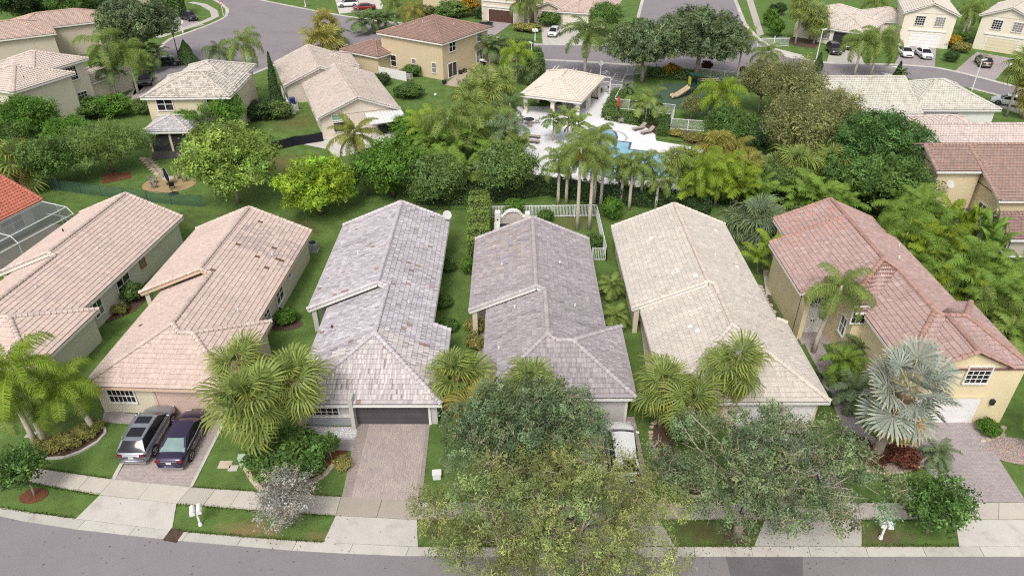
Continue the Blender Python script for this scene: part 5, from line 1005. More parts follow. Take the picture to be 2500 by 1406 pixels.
sheet('door_mat', [(10.00,46.14),(10.79,46.14),(10.92,46.99),(10.13,46.99)], .06, mat('door_mat', (.10,.06,.05), .95, .4, 8), label='dark patterned mat at the cream-roofed house entry', cat='mat')
# string of lights and clutter under the awning
for i, (p, l, s_) in enumerate((((-16.79,88.61),'dark covered appliance under the metal awning',.55),((-15.81,89.21),'black cabinet under the metal awning',.5))): e = empty('storage_cabinet', (*p,0), .35, label=l, cat='cabinet'); B().box(-s_,s_,-.35,.35,0,1.0).build('body', M['black'], e, bevel=.05); B().box(-s_-.05,s_+.05,-.4,.4,1.0,1.05).build('top', M['metal_white'] if i else M['black'], e)

# ------------------------------------------------------------------ vehicles
def paint_mat(name, col, metal=.3, rough=.32): 
    return bpy.data.materials.get(name) or mat(name, col, rough, .02, 1, metal=metal, spec=.5, coat=.8)
CARGLASS = glassmat('car_glass', (.016,.016,.022), .08, .3); TYRE = mat('tyre', (.018,.018,.02), .85); RIM = mat('alloy_rim', (.42,.41,.42), .3, .05, 4, metal=.8); CHROME = mat('chrome', (.62,.62,.65), .2, 0, metal=.9); TAIL = mat('tail_light', (.14,.012,.012), .2, .05); HEAD = mat('head_light', (.55,.56,.6), .15, .05); PLATE = mat('number_plate', (.6,.6,.58), .5, .15, 20)
SPEC = { # L, W, H, belt, rear base, rear roof, front roof, front base, hood z, nose z, tail z, bottom
 'sedan': (4.9,1.86,1.45,.98,-1.75,-.85,.45,1.25,.96,.72,1.02,.22), 'suv': (4.8,1.92,1.70,1.12,-2.25,-1.72,.40,1.25,1.08,.85,1.10,.27), 'hatch': (4.3,1.80,1.55,1.0,-2.0,-1.45,.40,1.25,.97,.72,1.0,.24)}
def car(kind, label, loc, rz, pm, rails=False, sun=0, detail=True, glassm=None, door_open=False):
    L, Wd, Hh, belt, rb, rr, rf, fb, hz, nz, tz, zb = SPEC[kind]; w = Wd/2; e = empty('parked_car', loc, rz, label=label, cat='car')
    st = [(-L/2,.80,tz-.28,zb+.16),(-L/2+.07,.90,tz-.08,zb+.05),(-L/2+.3,.96,tz,zb),(rb+.1,.985,(tz+belt)/2+.01,zb),(-L*.28,1.0,belt,zb),(-.4,1.0,belt,zb),(.6,1.0,belt-.005,zb),(fb-.1,.99,belt-.01,zb),(fb+.35,.985,hz,zb),(L/2-.62,.97,(hz+nz)/2+.06,zb),(L/2-.22,.92,nz+.04,zb),(L/2-.05,.82,nz-.08,zb+.06),(L/2,.70,nz-.2,zb+.16)]
    V = []; F = []
    for (y, f, zt, z0) in st:
        q = w*f; half = [(.0,z0),(.84*q,z0),(.985*q,z0+.14),(q,(z0+zt)/2),(.99*q,zt-.16),(.93*q,zt-.05),(.74*q,zt),(0,zt+.035)]
        ring = half+[(-a,b) for a, b in half[-2:0:-1]]
        V += [(a,y,b) for a, b in ring]
    n = 14
    for i in range(len(st)-1):
        for j in range(n): F.append((i*n+j,i*n+(j+1)%n,(i+1)*n+(j+1)%n,(i+1)*n+j))
    F += [tuple(range(n)), tuple((len(st)-1)*n+j for j in range(n-1,-1,-1))]
    body = B().add(V,F).build('body', pm, e, smooth=True)
    md = body.modifiers.new('s','SUBSURF'); md.levels = md.render_levels = 1
    zbv = belt-.01; wb, wr = w*.90, w*.66; gz = Hh-.03; g = glassm or CARGLASS
    def lp(y0, z0, y1, z1, t): return (y0+(y1-y0)*t, z0+(z1-z0)*t)
    base = {'rl':(-wb*.94,rb,zbv+.02),'rr':(wb*.94,rb,zbv+.02),'fl':(-wb*.94,fb,zbv-.0),'fr':(wb*.94,fb,zbv-.0)}; top = {'rl':(-wr*.88,rr,gz-.04),'rr':(wr*.88,rr,gz-.04),'fl':(-wr,rf,gz),'fr':(wr,rf,gz)}
    ym = (rb+fb)/2; sb = lambda s, y: (s*wb, y, zbv); stp = lambda s, y: (s*(wr+.045)*(.9+.1*(y-rr)/(rf-rr)), y, gz-.01-.04*(1-(y-rr)/(rf-rr)))
    def bulge(a, b, c, d, out):  # curved glass from four corners
        V = []; k = 4
        for i in range(k+1):
            for j in range(k+1):
                u, v = i/k, j/k; p = [(a[t]*(1-u)+b[t]*u)*(1-v)+(d[t]*(1-u)+c[t]*u)*v for t in range(3)]; h = math.sin(math.pi*u)*.6+.4*math.sin(math.pi*u)*math.sin(math.pi*v)
                V.append(tuple(p[t]+out[t]*h for t in range(3)))
        return B().add(V, [(i*(k+1)+j,(i+1)*(k+1)+j,(i+1)*(k+1)+j+1,i*(k+1)+j+1) for i in range(k) for j in range(k)])
    bulge(base['fr'],base['fl'],top['fl'],top['fr'],(0,.12,.03)).build('windscreen', g, e, smooth=True)
    bulge(base['rl'],base['rr'],top['rr'],top['rl'],(0,-.10,.03)).build('rear_window', CARGLASS if kind != 'sedan' or not detail else mat('rear_glass_sheen', (.20,.28,.27), .15, .2, 3), e, smooth=True)  # near sedan's sky reflection is painted into the glass as pale teal
    for s in (-1,1):
        V = [sb(s,rb+.12),sb(s,ym),sb(s,fb-.12),stp(s,rf-.02),stp(s,(rr+rf)/2),stp(s,rr+.05)]
        B().add([V[0],V[1],V[4],V[5]],[(0,1,2,3)]).build('side_window', CARGLASS, e); B().add([V[1],V[2],V[3],V[4]],[(0,1,2,3)]).build('side_window', CARGLASS, e)
        B().bar(V[1],V[4],.07,.03).build('pillar', M['black'], e); B().bar((s*wb*.93,rb+.05,zbv),(s*(wr+.01)*.89,rr,gz-.05),.13,.06).build('pillar', pm, e); B().bar((s*wb*.95,fb-.03,zbv),(s*(wr+.02),rf,gz-.01),.07,.06).build('pillar', pm, e)
        if detail: B().bar((s*(wb+.012),rb+.2,zbv+.01),(s*(wb+.012),fb-.15,zbv+.01),.03,.03).build('chrome_trim', CHROME, e)
    V = []; kx, ky = 6, 6
    for i in range(ky+1):
        y = rr-.05+(rf-rr+.1)*i/ky; d = math.sin(math.pi*i/ky)
        for j in range(kx+1): x = -1+2*j/kx; V.append((x*(wr+.06)*(.89+.11*i/ky), y+(.06*(1-x*x) if i == ky else (-.06*(1-x*x) if i == 0 else 0)), gz+.045*(1-x**4)+.03*d-.02-.04*(1-i/ky)))
    B().add(V,[(i*(kx+1)+j,i*(kx+1)+j+1,(i+1)*(kx+1)+j+1,(i+1)*(kx+1)+j) for i in range(ky) for j in range(kx)]).build('roof', pm, e, smooth=True)
    if sun:
        for k in range(sun): y0 = rf-.12-k*1.0; B().box(-wr*.72,wr*.72,y0-.62-.15*k,y0,gz+.03,gz+.052).build('sunroof', CARGLASS, e)
    if rails:
        for s in (-1,1): B().tube([(s*(wr-.02),rr+.05,gz+.02),(s*(wr+.01),rr+.2,gz+.09),(s*(wr+.01),rf-.3,gz+.09),(s*(wr-.01),rf-.12,gz+.02)],.022,6).build('roof_rail', CHROME, e)
    wr_ = .355 if kind == 'suv' else .325
    for s in (-1,1):
        for y in (-L*.285, L*.295):
            B().tube([(s*(w-.1),y,wr_+.03),(s*(w+.004),y,wr_+.03)],wr_+.075,18).build('wheel_arch', M['black'], e)
            t = B().tube([(s*(w-.2),y,wr_),(s*(w+.012),y,wr_)],wr_,18).build('wheel', TYRE, e)
            r = B(); r.tube([(s*(w-.0),y,wr_),(s*(w+.016),y,wr_)],wr_*.22,8)
            for k in range(5): a = 2*math.pi*k/5; r.bar((s*(w+.015),y,wr_),(s*(w+.015),y+wr_*.66*math.cos(a),wr_+wr_*.66*math.sin(a)),.07,.02)
            r.tube([(s*(w+.005),y+wr_*.68*math.cos(a),wr_+wr_*.68*math.sin(a)) for a in [2*math.pi*k/16 for k in range(17)]],.025,5,cap=False); r.build('rim', RIM, t)
        B().cbox(s*(w+.06),fb-.28,zbv+.0,.2,.14,.14).build('mirror', pm, e, bevel=.03)
        B().cbox(s*w*.62,L/2-.16,nz-.17,.36,.2,.12).build('headlight', HEAD, e, bevel=.02)
        B().cbox(s*w*.72,-L/2+.07,tz-.27,.34,.16,.15).build('tail_light', TAIL, e, bevel=.02)
        if detail:
            for y in (-.75,.25): B().cbox(s*(w+.005),y,belt-.2,.04,.2,.035).build('door_handle', CHROME, e)
    B().cbox(0,-L/2+.012,zb+.42,.32,.04,.16).build('number_plate', PLATE, e); B().cbox(0,L/2-.04,zb+.25,.9,.08,.2).build('grille', M['black'], e)
    B().box(-w*.8,w*.8,-L/2-.01,-L/2+.1,zb+.02,zb+.14).build('bumper_trim', M['black'] if not detail else CHROME, e)
    if kind == 'sedan' and detail: B().box(-w*.8,w*.8,-L/2-.005,-L/2+.05,tz-.22,tz-.19).build('light_bar', CHROME, e)
    if door_open: B().add([(-w,.3,.3),(-w,.3,belt),(-w-.75,.75,belt),(-w-.75,.75,.3)],[(0,1,2,3)]).build('open_door', pm, e)
    return e
P_GREY = paint_mat('paint_grey_blue', (.29,.305,.35), .5, .3); P_NAVY = paint_mat('paint_navy', (.032,.02,.062), .4, .25); P_WHITE = paint_mat('paint_white', (.72,.72,.72), .0, .3); P_BLACK = paint_mat('paint_black', (.012,.012,.017), .2, .25); P_RED = paint_mat('paint_red', (.25,.015,.02), .2, .3); P_TAUPE = paint_mat('paint_taupe', (.22,.18,.145), .4, .35); P_CHAR = paint_mat('paint_charcoal', (.05,.045,.055), .4, .3)
car('suv', 'silver-grey sport utility car with roof rails on the pink driveway', (-23.3,33.3,.045), 0.0, P_GREY, True, 2)
car('sedan', 'dark navy sedan beside the silver-grey car on the pink driveway', (-20.85,32.95,.045), 0.0, P_NAVY)
car('suv', 'white sport utility car half hidden by the street trees', (6.85,31.75,.045), -.03, P_WHITE, detail=False); car('hatch', 'white hatchback mostly hidden under the big street tree', (4.55,31.2,.045), .0, P_WHITE, detail=False)
car('suv', 'black and white car under the oak on the cream house drive', (17.2,30.6,.045), .0, P_WHITE, detail=False)
car('suv', 'black sport utility car on the upper left mauve driveway', (*(-67.24,154.54),.045), math.radians(-130), P_BLACK, detail=False)
car('suv', 'white sport utility car at the top edge', (*(-36.69,167.70),.045), math.radians(105), P_WHITE, detail=False); car('sedan', 'red sedan beside the white car at the top edge', (*(-32.41,164.23),.045), math.radians(105), P_RED, detail=False)
car('sedan', 'black car before the brown garage door', (*(-5.54,146.52),.045), math.radians(155), P_BLACK, detail=False)
car('hatch', 'white hatchback below the pink-beige roof', (*(8.04,141.12),.045), math.radians(165), P_WHITE, detail=False)
car('suv', 'charcoal car with an open door before the open garage', (*(56.98,128.49),.045), math.radians(172), P_CHAR, detail=False, door_open=True); car('suv', 'dark car in shade beside the charcoal car', (*(60.80,131.89),.045), math.radians(165), P_BLACK, detail=False)
car('sedan', 'white sedan nearer the mailbox on the paver drive', (*(68.79,126.84),.045), math.radians(170), P_WHITE, detail=False); car('sedan', 'white sedan nearer the shrubs on the paver drive', (*(71.57,125.77),.045), math.radians(172), P_WHITE, detail=False)
car('suv', 'taupe crossover parked before the butter garage', (*(79.04,120.61),.045), math.radians(-18), P_TAUPE, detail=False)
car('sedan', 'white car under the leaning palms at right', (*(71.20,99.79),.045), math.radians(60), P_WHITE, detail=False)
car('suv', 'dark sport utility car behind the cream house palms', (*(-56.92,110.22),.045), math.radians(-160), P_CHAR, detail=False, rails=True); car('sedan', 'black sedan beside the small palms of the cul-de-sac', (*(-57.83,120.61),.045), math.radians(100), P_BLACK, detail=False)
car('sedan', 'dark blue car wedged behind the tan house garage', (*(-29.12,122.63),.045), math.radians(60), P_NAVY, detail=False)

# ------------------------------------------------------------------ plants
rng = np.random.default_rng(5)
def unit(v): return v/np.maximum(np.linalg.norm(v, axis=-1, keepdims=True), 1e-6)
def leaf_quads(c, nrm, length, width, rg):
    """one rhombic leaf per centre"""
    n = len(c); t = unit(np.cross(nrm, rg.normal(size=(n,3)))); b = np.cross(nrm, t)
    L = length[:,None]; Wd = width[:,None]
    return np.stack([c-t*L*.5, c+b*Wd*.5+t*L*.05, c+t*L*.5, c-b*Wd*.5+t*L*.05], axis=1)
def crown(seed, rad, nclump, nleaf, rc, leaf, aspect=.5, shell=.55, flat=-.55, lobes=.25, spray=0., hue=.03, tone_c=.22, tone_l=.16, up=.5, droop=0., nlobe=9):
    rg = np.random.default_rng(seed); rad = np.array(rad)
    d = unit(rg.normal(size=(nclump*2,3))); d = d[d[:,2] > flat][:nclump]; n = len(d)
    dirs = unit(rg.normal(size=(nlobe,3))); amp = rg.uniform(.4,1,nlobe)
    lob = np.max(np.clip((d @ dirs.T-.55)/.45, 0, 1)*amp, axis=1)                      # bulging boughs with gaps between
    r = (shell+(1-shell)*rg.random(n)**.6)*(1-lobes+lobes*1.35*lob)
    cc = d*r[:,None]*rad
    m = nleaf; off = rg.normal(size=(n,m,3))*.5
    if spray: out = unit(d+np.array([0,0,.35])); off = off*np.array([.6,.6,.6])+out[:,None,:]*(rg.uniform(-1,1,(n,m,1))*spray)
    cs = rg.uniform(.65,1.3,(n,1,1)); P = cc[:,None,:]+off*rc*cs; P[:,:,2] -= droop*rg.random((n,m))*rc
    nr = unit(off*.6+d[:,None,:]*.5+np.array([0,0,up])+rg.normal(size=off.shape)*.45)
    P = P.reshape(-1,3); nr = nr.reshape(-1,3); ln = leaf*rg.uniform(.6,1.3,len(P))
    ct = np.repeat(rg.normal(1,tone_c,n), m)*rg.normal(1,tone_l,len(P)); h = np.repeat(rg.normal(0,hue,n), m)+rg.normal(0,hue*.5,len(P))
    col = np.clip(np.stack([ct*(1+h*1.6), ct, ct*(1-h)], axis=1), .15, 2.6)
    return leaf_quads(P, nr, ln, ln*aspect, rg), col, cc
def bough_crown(seed, rad, nblob, rb, dens, leaf, aspect=.45, spray=.25, clus=.17, under=-.45, out=.8, tone_b=.13, tone_c=.27, tone_l=.12, hue=.03, droop=0., squash=.8, lpc=12):
    """a crown made of separate boughs: leaf clusters over the surface of many lobes, with gaps between the lobes"""
    rg = np.random.default_rng(seed); rad = np.array(rad); cents = []; rads = []
    for i in range(nblob):
        best = None
        for _ in range(14):
            d = unit(rg.normal(size=3)); d[2] = abs(d[2])*(1 if rg.random() < .8 else -.5); r = rg.uniform(*rb); p = d*(rad-np.minimum(r*.8, rad*.7))*rg.uniform(.55,1.05)
            m = min([np.linalg.norm((p-q)) for q in cents], default=9)+rg.random()*.4
            if best is None or m > best[0]: best = (m, p, r)
        cents.append(best[1]); rads.append(best[2])
    Ps = []; Ns = []; Cs = []
    m = lpc
    for c, r in zip(cents, rads):
        ncl = max(6, int(4*math.pi*r*r*.75*dens/m)); e = unit(rg.normal(size=(ncl*2,3))); e = e[e[:,2] > under][:ncl]; n = len(e)
        cc = c+e*np.array([r,r,r*squash])*rg.uniform(.72,1.12,(n,1))
        o = rg.normal(size=(n,m,3))*clus; sp = unit(e+np.array([0,0,.5])+rg.normal(size=e.shape)*.35); o = o+sp[:,None,:]*rg.uniform(-.4,1,(n,m,1))*spray; o[:,:,2] -= droop*rg.random((n,m))
        Ps.append((cc[:,None,:]+o).reshape(-1,3)); nn = unit(e[:,None,:]*out+np.array([0,0,.35])+rg.normal(size=(n,1,3))*.55+rg.normal(size=o.shape)*.28); Ns.append(nn.reshape(-1,3))
        t = rg.normal(1,tone_b)*np.repeat(rg.normal(1,tone_c,n), m)*rg.normal(1,tone_l,n*m); h = rg.normal(0,hue)+np.repeat(rg.normal(0,hue,n), m); Cs.append(np.clip(np.stack([t*(1+h*1.5),t,t*(1-h)],1),.2,2.4))
    P = np.concatenate(Ps); Nn = np.concatenate(Ns); C = np.concatenate(Cs); ln = leaf*rg.uniform(.6,1.35,len(P))
    return leaf_quads(P, Nn, ln, ln*aspect, rg), C, np.array(cents)
def tree_mesh(name, mat_, trunk_m, seed, rad, h, nblob, rb, dens, leaf, tr=.16, limbs=40, twigs=0, **kw):
    """crown mesh centred on the crown centre, trunk mesh from the ground to it (h = height of crown centre)"""
    Q, C, cc = bough_crown(seed, rad, nblob, rb, dens, leaf, **kw); rc = rb[0]; cm = quadmesh(name+'_crown', Q, mat_, C)
    rr = random.Random(seed); b = B(); z1 = max(.6, h-rad[2]*.55); fork = Vector((rr.uniform(-.2,.2), rr.uniform(-.2,.2), z1-h))
    b.tube([(0,0,-h),(rr.uniform(-.12,.12),rr.uniform(-.1,.1),-h+z1*.5),fork],[tr*1.3,tr,tr*.85],8)
    idx = list(range(len(cc))); rr.shuffle(idx)
    def crook(p, q, r0, r1, n, jit, bb, sides=5):
        p, q = Vector(p), Vector(q); L = (q-p).length; pts = [p.lerp(q, i/n)+(Vector((rr.gauss(0,1),rr.gauss(0,1),rr.gauss(.3,.7)))*jit*L if 0 < i < n else Vector()) for i in range(n+1)]
        bb.tube(pts, [r0+(r1-r0)*i/n for i in range(n+1)], sides, cap=False); return pts
    for k, i in enumerate(idx[:limbs]): crook(fork, cc[i], tr*.5, tr*.07, 6, .07, b)
    tm = b.mesh(name+'_trunk', trunk_m, smooth=True); tw = None
    if twigs:
        b = B()
        for t_ in range(twigs):
            i = rr.choice(idx); o = Vector((rr.gauss(0,1),rr.gauss(0,1),abs(rr.gauss(0,1)))).normalized(); p = Vector(cc[i])+o*rb[0]*.9; q = Vector(cc[i])+o*.3+Vector((rr.gauss(0,.25),rr.gauss(0,.25),rr.gauss(0,.2))); e = p+o*.35+Vector((rr.gauss(0,.35),rr.gauss(0,.35),rr.gauss(.1,.25)))
            pts = crook(q, e, .026, .01, 5, .10, b, 3)
            for m_ in (2,3): crook(pts[m_], pts[m_]+Vector((rr.gauss(0,.3),rr.gauss(0,.3),rr.gauss(.15,.2))), .014, .007, 3, .12, b, 3)
        tw = b.mesh(name+'_twigs', M['twig'])
    return cm, tm, tw
def plant_tree(label, meshes, x, y, h, s=1.0, rz=None, name='broadleaf_tree', cat='tree', group=None, sz=None, mslot=None):
    e = empty(name, (x,y,0), R.uniform(0,6.28) if rz is None else rz, label=label, cat=cat, group=group); cm, tm, tw = meshes
    for nm, me in (('trunk',tm),('crown',cm),('branches',tw)):
        if me:
            o = ob(nm, me, e, (0,0,h), scale=(s,s,(sz or s)) if nm != 'trunk' else (s,s,h/HREF.get(me.name,h)))
            if nm == 'branches': o['kind'] = 'stuff'
            if mslot and nm == 'crown': o.material_slots[0].link = 'OBJECT'; o.material_slots[0].material = mslot
    return e
HREF = {}
def TM(name, mat_, trunk_m, seed, rad, h, *a, **kw):
    t = tree_mesh(name, mat_, trunk_m, seed, rad, h, *a, **kw); HREF[t[1].name] = h; return t
LF = {}
for nm, c, tr in (('oak',(.165,.225,.105),.3),('olive',(.33,.38,.135),.35),('oak2',(.20,.26,.125),.3),('mango',(.33,.47,.05),.35),('lime',(.28,.39,.085),.35),('feather',(.155,.245,.07),.32),('mango_dark',(.085,.17,.045),.28),('green',(.115,.21,.05),.32),('deep',(.065,.12,.04),.27),('bright',(.13,.26,.04),.35),('silver',(.33,.32,.285),.2),('feather2',(.21,.31,.085),.4),('olive2',(.22,.235,.09),.3),
                  ('queen',(.24,.325,.09),.4),('queen_lime',(.27,.38,.05),.4),('queen_dk',(.14,.21,.08),.33),('sabal',(.25,.325,.09),.38),('sabal_y',(.30,.29,.07),.35),('dead',(.36,.26,.11),.25),('bismarck',(.31,.35,.29),.2),('bluefan',(.17,.24,.13),.25),('coconut',(.24,.27,.055),.35),('areca',(.20,.32,.06),.38),('areca_y',(.22,.30,.03),.35),('royal',(.15,.215,.06),.3),('croton',(.30,.29,.09),.3),('redleaf',(.15,.055,.03),.3),('maroon',(.09,.03,.03),.25),('gold',(.40,.27,.03),.3),('orange',(.60,.22,.03),.3)):
    LF[nm] = leafmat('leaf_'+nm, c, tr)
# ---- broadleaf trees
T_OAKA = TM('oak_a', LF['oak'], M['bark'], 3, (5.2,4.2,2.6), 4.4, 42, (.6,1.15), 170, .15, tr=.22, twigs=110, spray=.3, clus=.12, lpc=22, tone_c=.33)
T_OLIVE = TM('olive_b', LF['olive'], M['bark_pale'], 4, (7.0,4.6,2.9), 4.5, 58, (.55,1.1), 250, .15, tr=.25, twigs=150, spray=.5, aspect=.28, clus=.10, lpc=24, tone_c=.28)
T_OAKC = TM('oak_c', LF['oak2'], M['bark_pale'], 9, (6.7,5.0,2.3), 4.0, 56, (.5,1.0), 165, .15, tr=.24, twigs=170, spray=.3, clus=.12, lpc=22, tone_c=.33)
T_MANGO = TM('mango', LF['mango'], M['bark'], 5, (3.3,3.1,2.9), 3.6, 46, (.6,.95), 90, .30, aspect=.25, droop=.25, spray=.1, clus=.12, out=1.0)
T_LIME = TM('lime', LF['lime'], M['bark_pale'], 6, (4.1,3.9,3.7), 4.4, 60, (.65,1.1), 80, .24, aspect=.45, droop=.1, clus=.16)
T_FEATH = TM('feathery', LF['feather'], M['bark'], 7, (4.6,4.0,2.4), 3.6, 40, (.7,1.2), 80, .26, aspect=.2, spray=.7, clus=.14, squash=.5)
T_MDARK = TM('mango_dark', LF['mango_dark'], M['bark'], 8, (4.6,4.4,3.9), 4.6, 70, (.7,1.05), 70, .32, aspect=.27, droop=.25, spray=.1, out=1.0)
T_GRN = TM('green_tree', LF['green'], M['bark'], 12, (3.2,3.0,2.6), 3.4, 36, (.6,1.05), 75, .25, aspect=.42, spray=.3)
T_OLV2 = TM('olive_tree', LF['olive2'], M['bark_pale'], 13, (3.6,3.4,3.6), 4.8, 40, (.7,1.15), 70, .26, aspect=.3, spray=.55)
T_OAKD = TM('oak_d', LF['oak'], M['bark_pale'], 14, (6.5,5.5,4.4), 6.6, 64, (.9,1.6), 45, .34, tr=.3, aspect=.45, spray=.4)
T_YNG = TM('young_tree', LF['green'], M['bark_pale'], 15, (1.5,1.5,1.5), 2.0, 20, (.35,.6), 150, .16, tr=.06, aspect=.5, spray=.2, clus=.1)
T_SILV = TM('silver_tree', LF['silver'], M['bark_pale'], 16, (2.0,1.8,1.6), 2.0, 24, (.3,.55), 170, .14, tr=.06, twigs=25, spray=.4, aspect=.4, clus=.12)
plant_tree('broad grey-green oak before the grey tiled roof', T_OAKA, *(1.04,29.10), 4.4, rz=.3, name='oak_tree')
plant_tree('big olive-yellow street tree at the bottom of the picture', T_OLIVE, *(2.02,23.23), 4.5, rz=0, name='street_tree')
_oc = plant_tree('large oak with a pale trunk before the cream-roofed house', (T_OAKC[0], None, T_OAKC[2]), *(12.58,25.92), 4.0, rz=0, name='oak_tree')
_dx = ((14.05,26.60)[0]-(12.58,25.92)[0], (14.05,26.60)[1]-(12.58,25.92)[1])
for c_ in _oc.children: c_.location = (_dx[0], _dx[1], 4.0)
_tb = B(); _tb.tube([(0,0,0),(.05,.25,1.0),(.25,.8,2.1)],[.30,.24,.2],9); _rr = random.Random(4)
for k in range(26): _p = Vector((_dx[0]+_rr.uniform(-4.8,4.8), _dx[1]+_rr.uniform(-3.4,3.4), _rr.uniform(3.4,5.6))); _f = Vector((.25,.8,2.1)); _tb.tube([_f]+[_f.lerp(_p,t)+Vector((_rr.gauss(0,.25),_rr.gauss(0,.25),.35+_rr.gauss(0,.2))) for t in (.2,.4,.6,.8)]+[_p],[.14,.11,.08,.05,.03,.012],5,cap=False)
_tb.build('trunk', M['bark_pale'], _oc, smooth=True)
plant_tree('yellow-green mango tree above the dark patched roof', T_MANGO, *(-19.60,65.37), 3.0, rz=1.2, s=1.28, sz=1.12)
plant_tree('tall lime-green tree by the round golden patio', T_LIME, *(-28.97,68.09), 4.4, rz=2.0, s=1.28, sz=1.12)
plant_tree('spreading feathery tree left of the round patio', T_FEATH, *(-45.99,76.15), 2.9, rz=.5, s=1.12, sz=1.2, mslot=LF['feather2'])
plant_tree('large round dark green tree by the rust-brown roof', T_MDARK, *(39.64,72.35), 4.4, rz=.7, s=1.22, sz=1.1)
plant_tree('mid-green tree in front of the large round dark tree', T_GRN, *(37.48,65.22), 3.2, s=1.45, sz=1.1, mslot=LF['green'])
plant_tree('spreading dark oak beside the playground', T_OAKD, *(20.35,111.11), 5.2, rz=0, name='oak_tree', s=.92, sz=.95); plant_tree('taller dark oak between playground and entry road', T_OAKD, *(29.09,112.34), 6.0, rz=2.2, name='oak_tree', s=1.15, sz=1.1)
plant_tree('wind-blown dark oak at the upper left street', T_OAKD, *(-60.72,119.64), 6.5, rz=4.0, name='oak_tree', s=1.0, mslot=LF['oak'])
for (p, s, hh, l) in (((35.28,88.40),1.15,5.5,'tall olive-brown tree beside the grey-cream roof'),((32.38,77.03),1.2,4.6,'olive-brown tree below the tall olive tree'),((37.87,81.12),1.0,4.6,'olive tree overlapping the grey-cream roof'),((34.25,96.19),.9,4.2,'small olive tree right of the playground'),((24.29,93.67),.45,1.8,'thin olive shrub on the playground edge')): plant_tree(l, T_OLV2, *p, hh, s=s)
for (p, s, hh, l, m) in (((-58.59,82.52),1.25,3.6,'bushy green tree at the left edge by the cream house','bright'),((-50.07,71.99),1.0,3.0,'green tree below the cream house wall','green'),((-64.53,88.78),.9,3.0,'leafy green tree in the far left corner garden','feather'),((-0.43,68.99),1.1,3.2,'round tree at the near left corner of the pool','feather'),((26.24,82.46),1.1,2.6,'glossy green tree right of the white picket corner','green'),((29.88,79.60),.9,2.4,'dark green shrubby tree by the olive trees','deep'),((-12.76,69.70),1.3,2.8,'bright green bushy tree below the coconut palm','bright'),((-7.66,67.99),1.1,2.4,'leafy tree by the fresh green hedge','feather'),((-15.48,70.01),.7,2.2,'low leafy tree at the coconut palm foot','feather'),((-58.50,78.43),1.1,2.6,'green tree behind the dense fan palm','green'),((-52.41,80.54),.9,2.8,'green tree before the cream house corner','bright'),((-40.74,85.89),.6,2.4,'bright tree at the side of the hipped lanai','bright'),((34.85,69.10),.9,2.6,'green tree under the large round dark tree','green'),((27.68,67.92),.8,2.2,'leafy tree behind the blue-green fan palms','feather'),((-36.71,87.99),.95,3.0,'bright green tree against the stained roof house','bright'),((17.80,140.36),1.1,3.4,'green tree right of the royal palm','green'),((-95.17,145.34),1.6,5,'dark tree at the top left corner','deep'),((-86.06,146.13),1.4,5,'broad tree behind the salmon roof','green'),((-77.45,147.31),1.2,5,'dark tree at the top behind the salmon roof','deep')): plant_tree(l, T_GRN, *p, hh, s=s, mslot=LF[m])
plant_tree('small round street tree at bottom left', T_YNG, *(-28.26,28.77), 2.15, s=1.0, mslot=LF['green']); plant_tree('young leafy tree beside the twin mailboxes at right', T_YNG, *(23.21,26.05), 2.2, s=1.25, mslot=LF['green']); plant_tree('sparse silvery tree beside the storm drain verge', T_SILV, *(-12.45,26.47), 2.0, s=.95)
plant_tree('sapling between driveway and big clipped bush', T_YNG, *(-11.19,31.44), 1.5, s=.45)
# ---- shrubs and hedges
def shrub_mesh(name, m, seed, rad, n, nl, rc, leaf, **kw): return quadmesh(name, *(lambda q: (q[0], m, q[1]))(crown(seed, rad, n, nl, rc, leaf, flat=-.35, **kw)))
def bough_shrub(name, m, *a, **kw): q = bough_crown(*a, **kw); return quadmesh(name, q[0], m, q[1])
SH = {'a': bough_shrub('shrub_a', LF['green'], 21, (1,1,.9), 34, (.22,.36), 420, .12, aspect=.5, spray=.06, clus=.06, under=-.6), 'b': bough_shrub('shrub_b', LF['bright'], 22, (1,1,.95), 28, (.24,.42), 330, .15, aspect=.42, spray=.12, clus=.08, under=-.6), 'c': bough_shrub('shrub_c', LF['croton'], 23, (1,1,.85), 22, (.25,.42), 240, .19, aspect=.45, spray=.15, clus=.1, under=-.6)}
def shrub(label, x, y, r, h=None, m='green', k='a', name='shrub', cat='shrub', group=None, z=0., rx=None):
    h = h or r*.9; o = ob(name, SH[k], None, (x,y,z+h*.5), R.uniform(0,6.28) if rx is None else 0, (rx or r, r, h*.62), label=label, cat=cat, group=group); o.material_slots[0].link = 'OBJECT'; o.material_slots[0].material = LF[m]; return o
shrub('big clipped bush under the fan palms by the tan driveway', *(-13.76,30.92), 2.35, 2.0, 'green', 'a', rx=2.5)
shrub('round clipped bush between the two pink roofs', *(-31.61,49.40), 1.0, 1.6, 'feather'); shrub('pale yellow-green bush between the two pink roofs', *(-31.87,47.58), .6, .8, 'croton', 'c'); shrub('clipped bush beside the dark round tub', *(-18.03,46.28), .95, 1.1, 'bright')
shrub('round clipped bush by the yellow garage corner', *(30.97,33.92), .75, .9, 'bright')
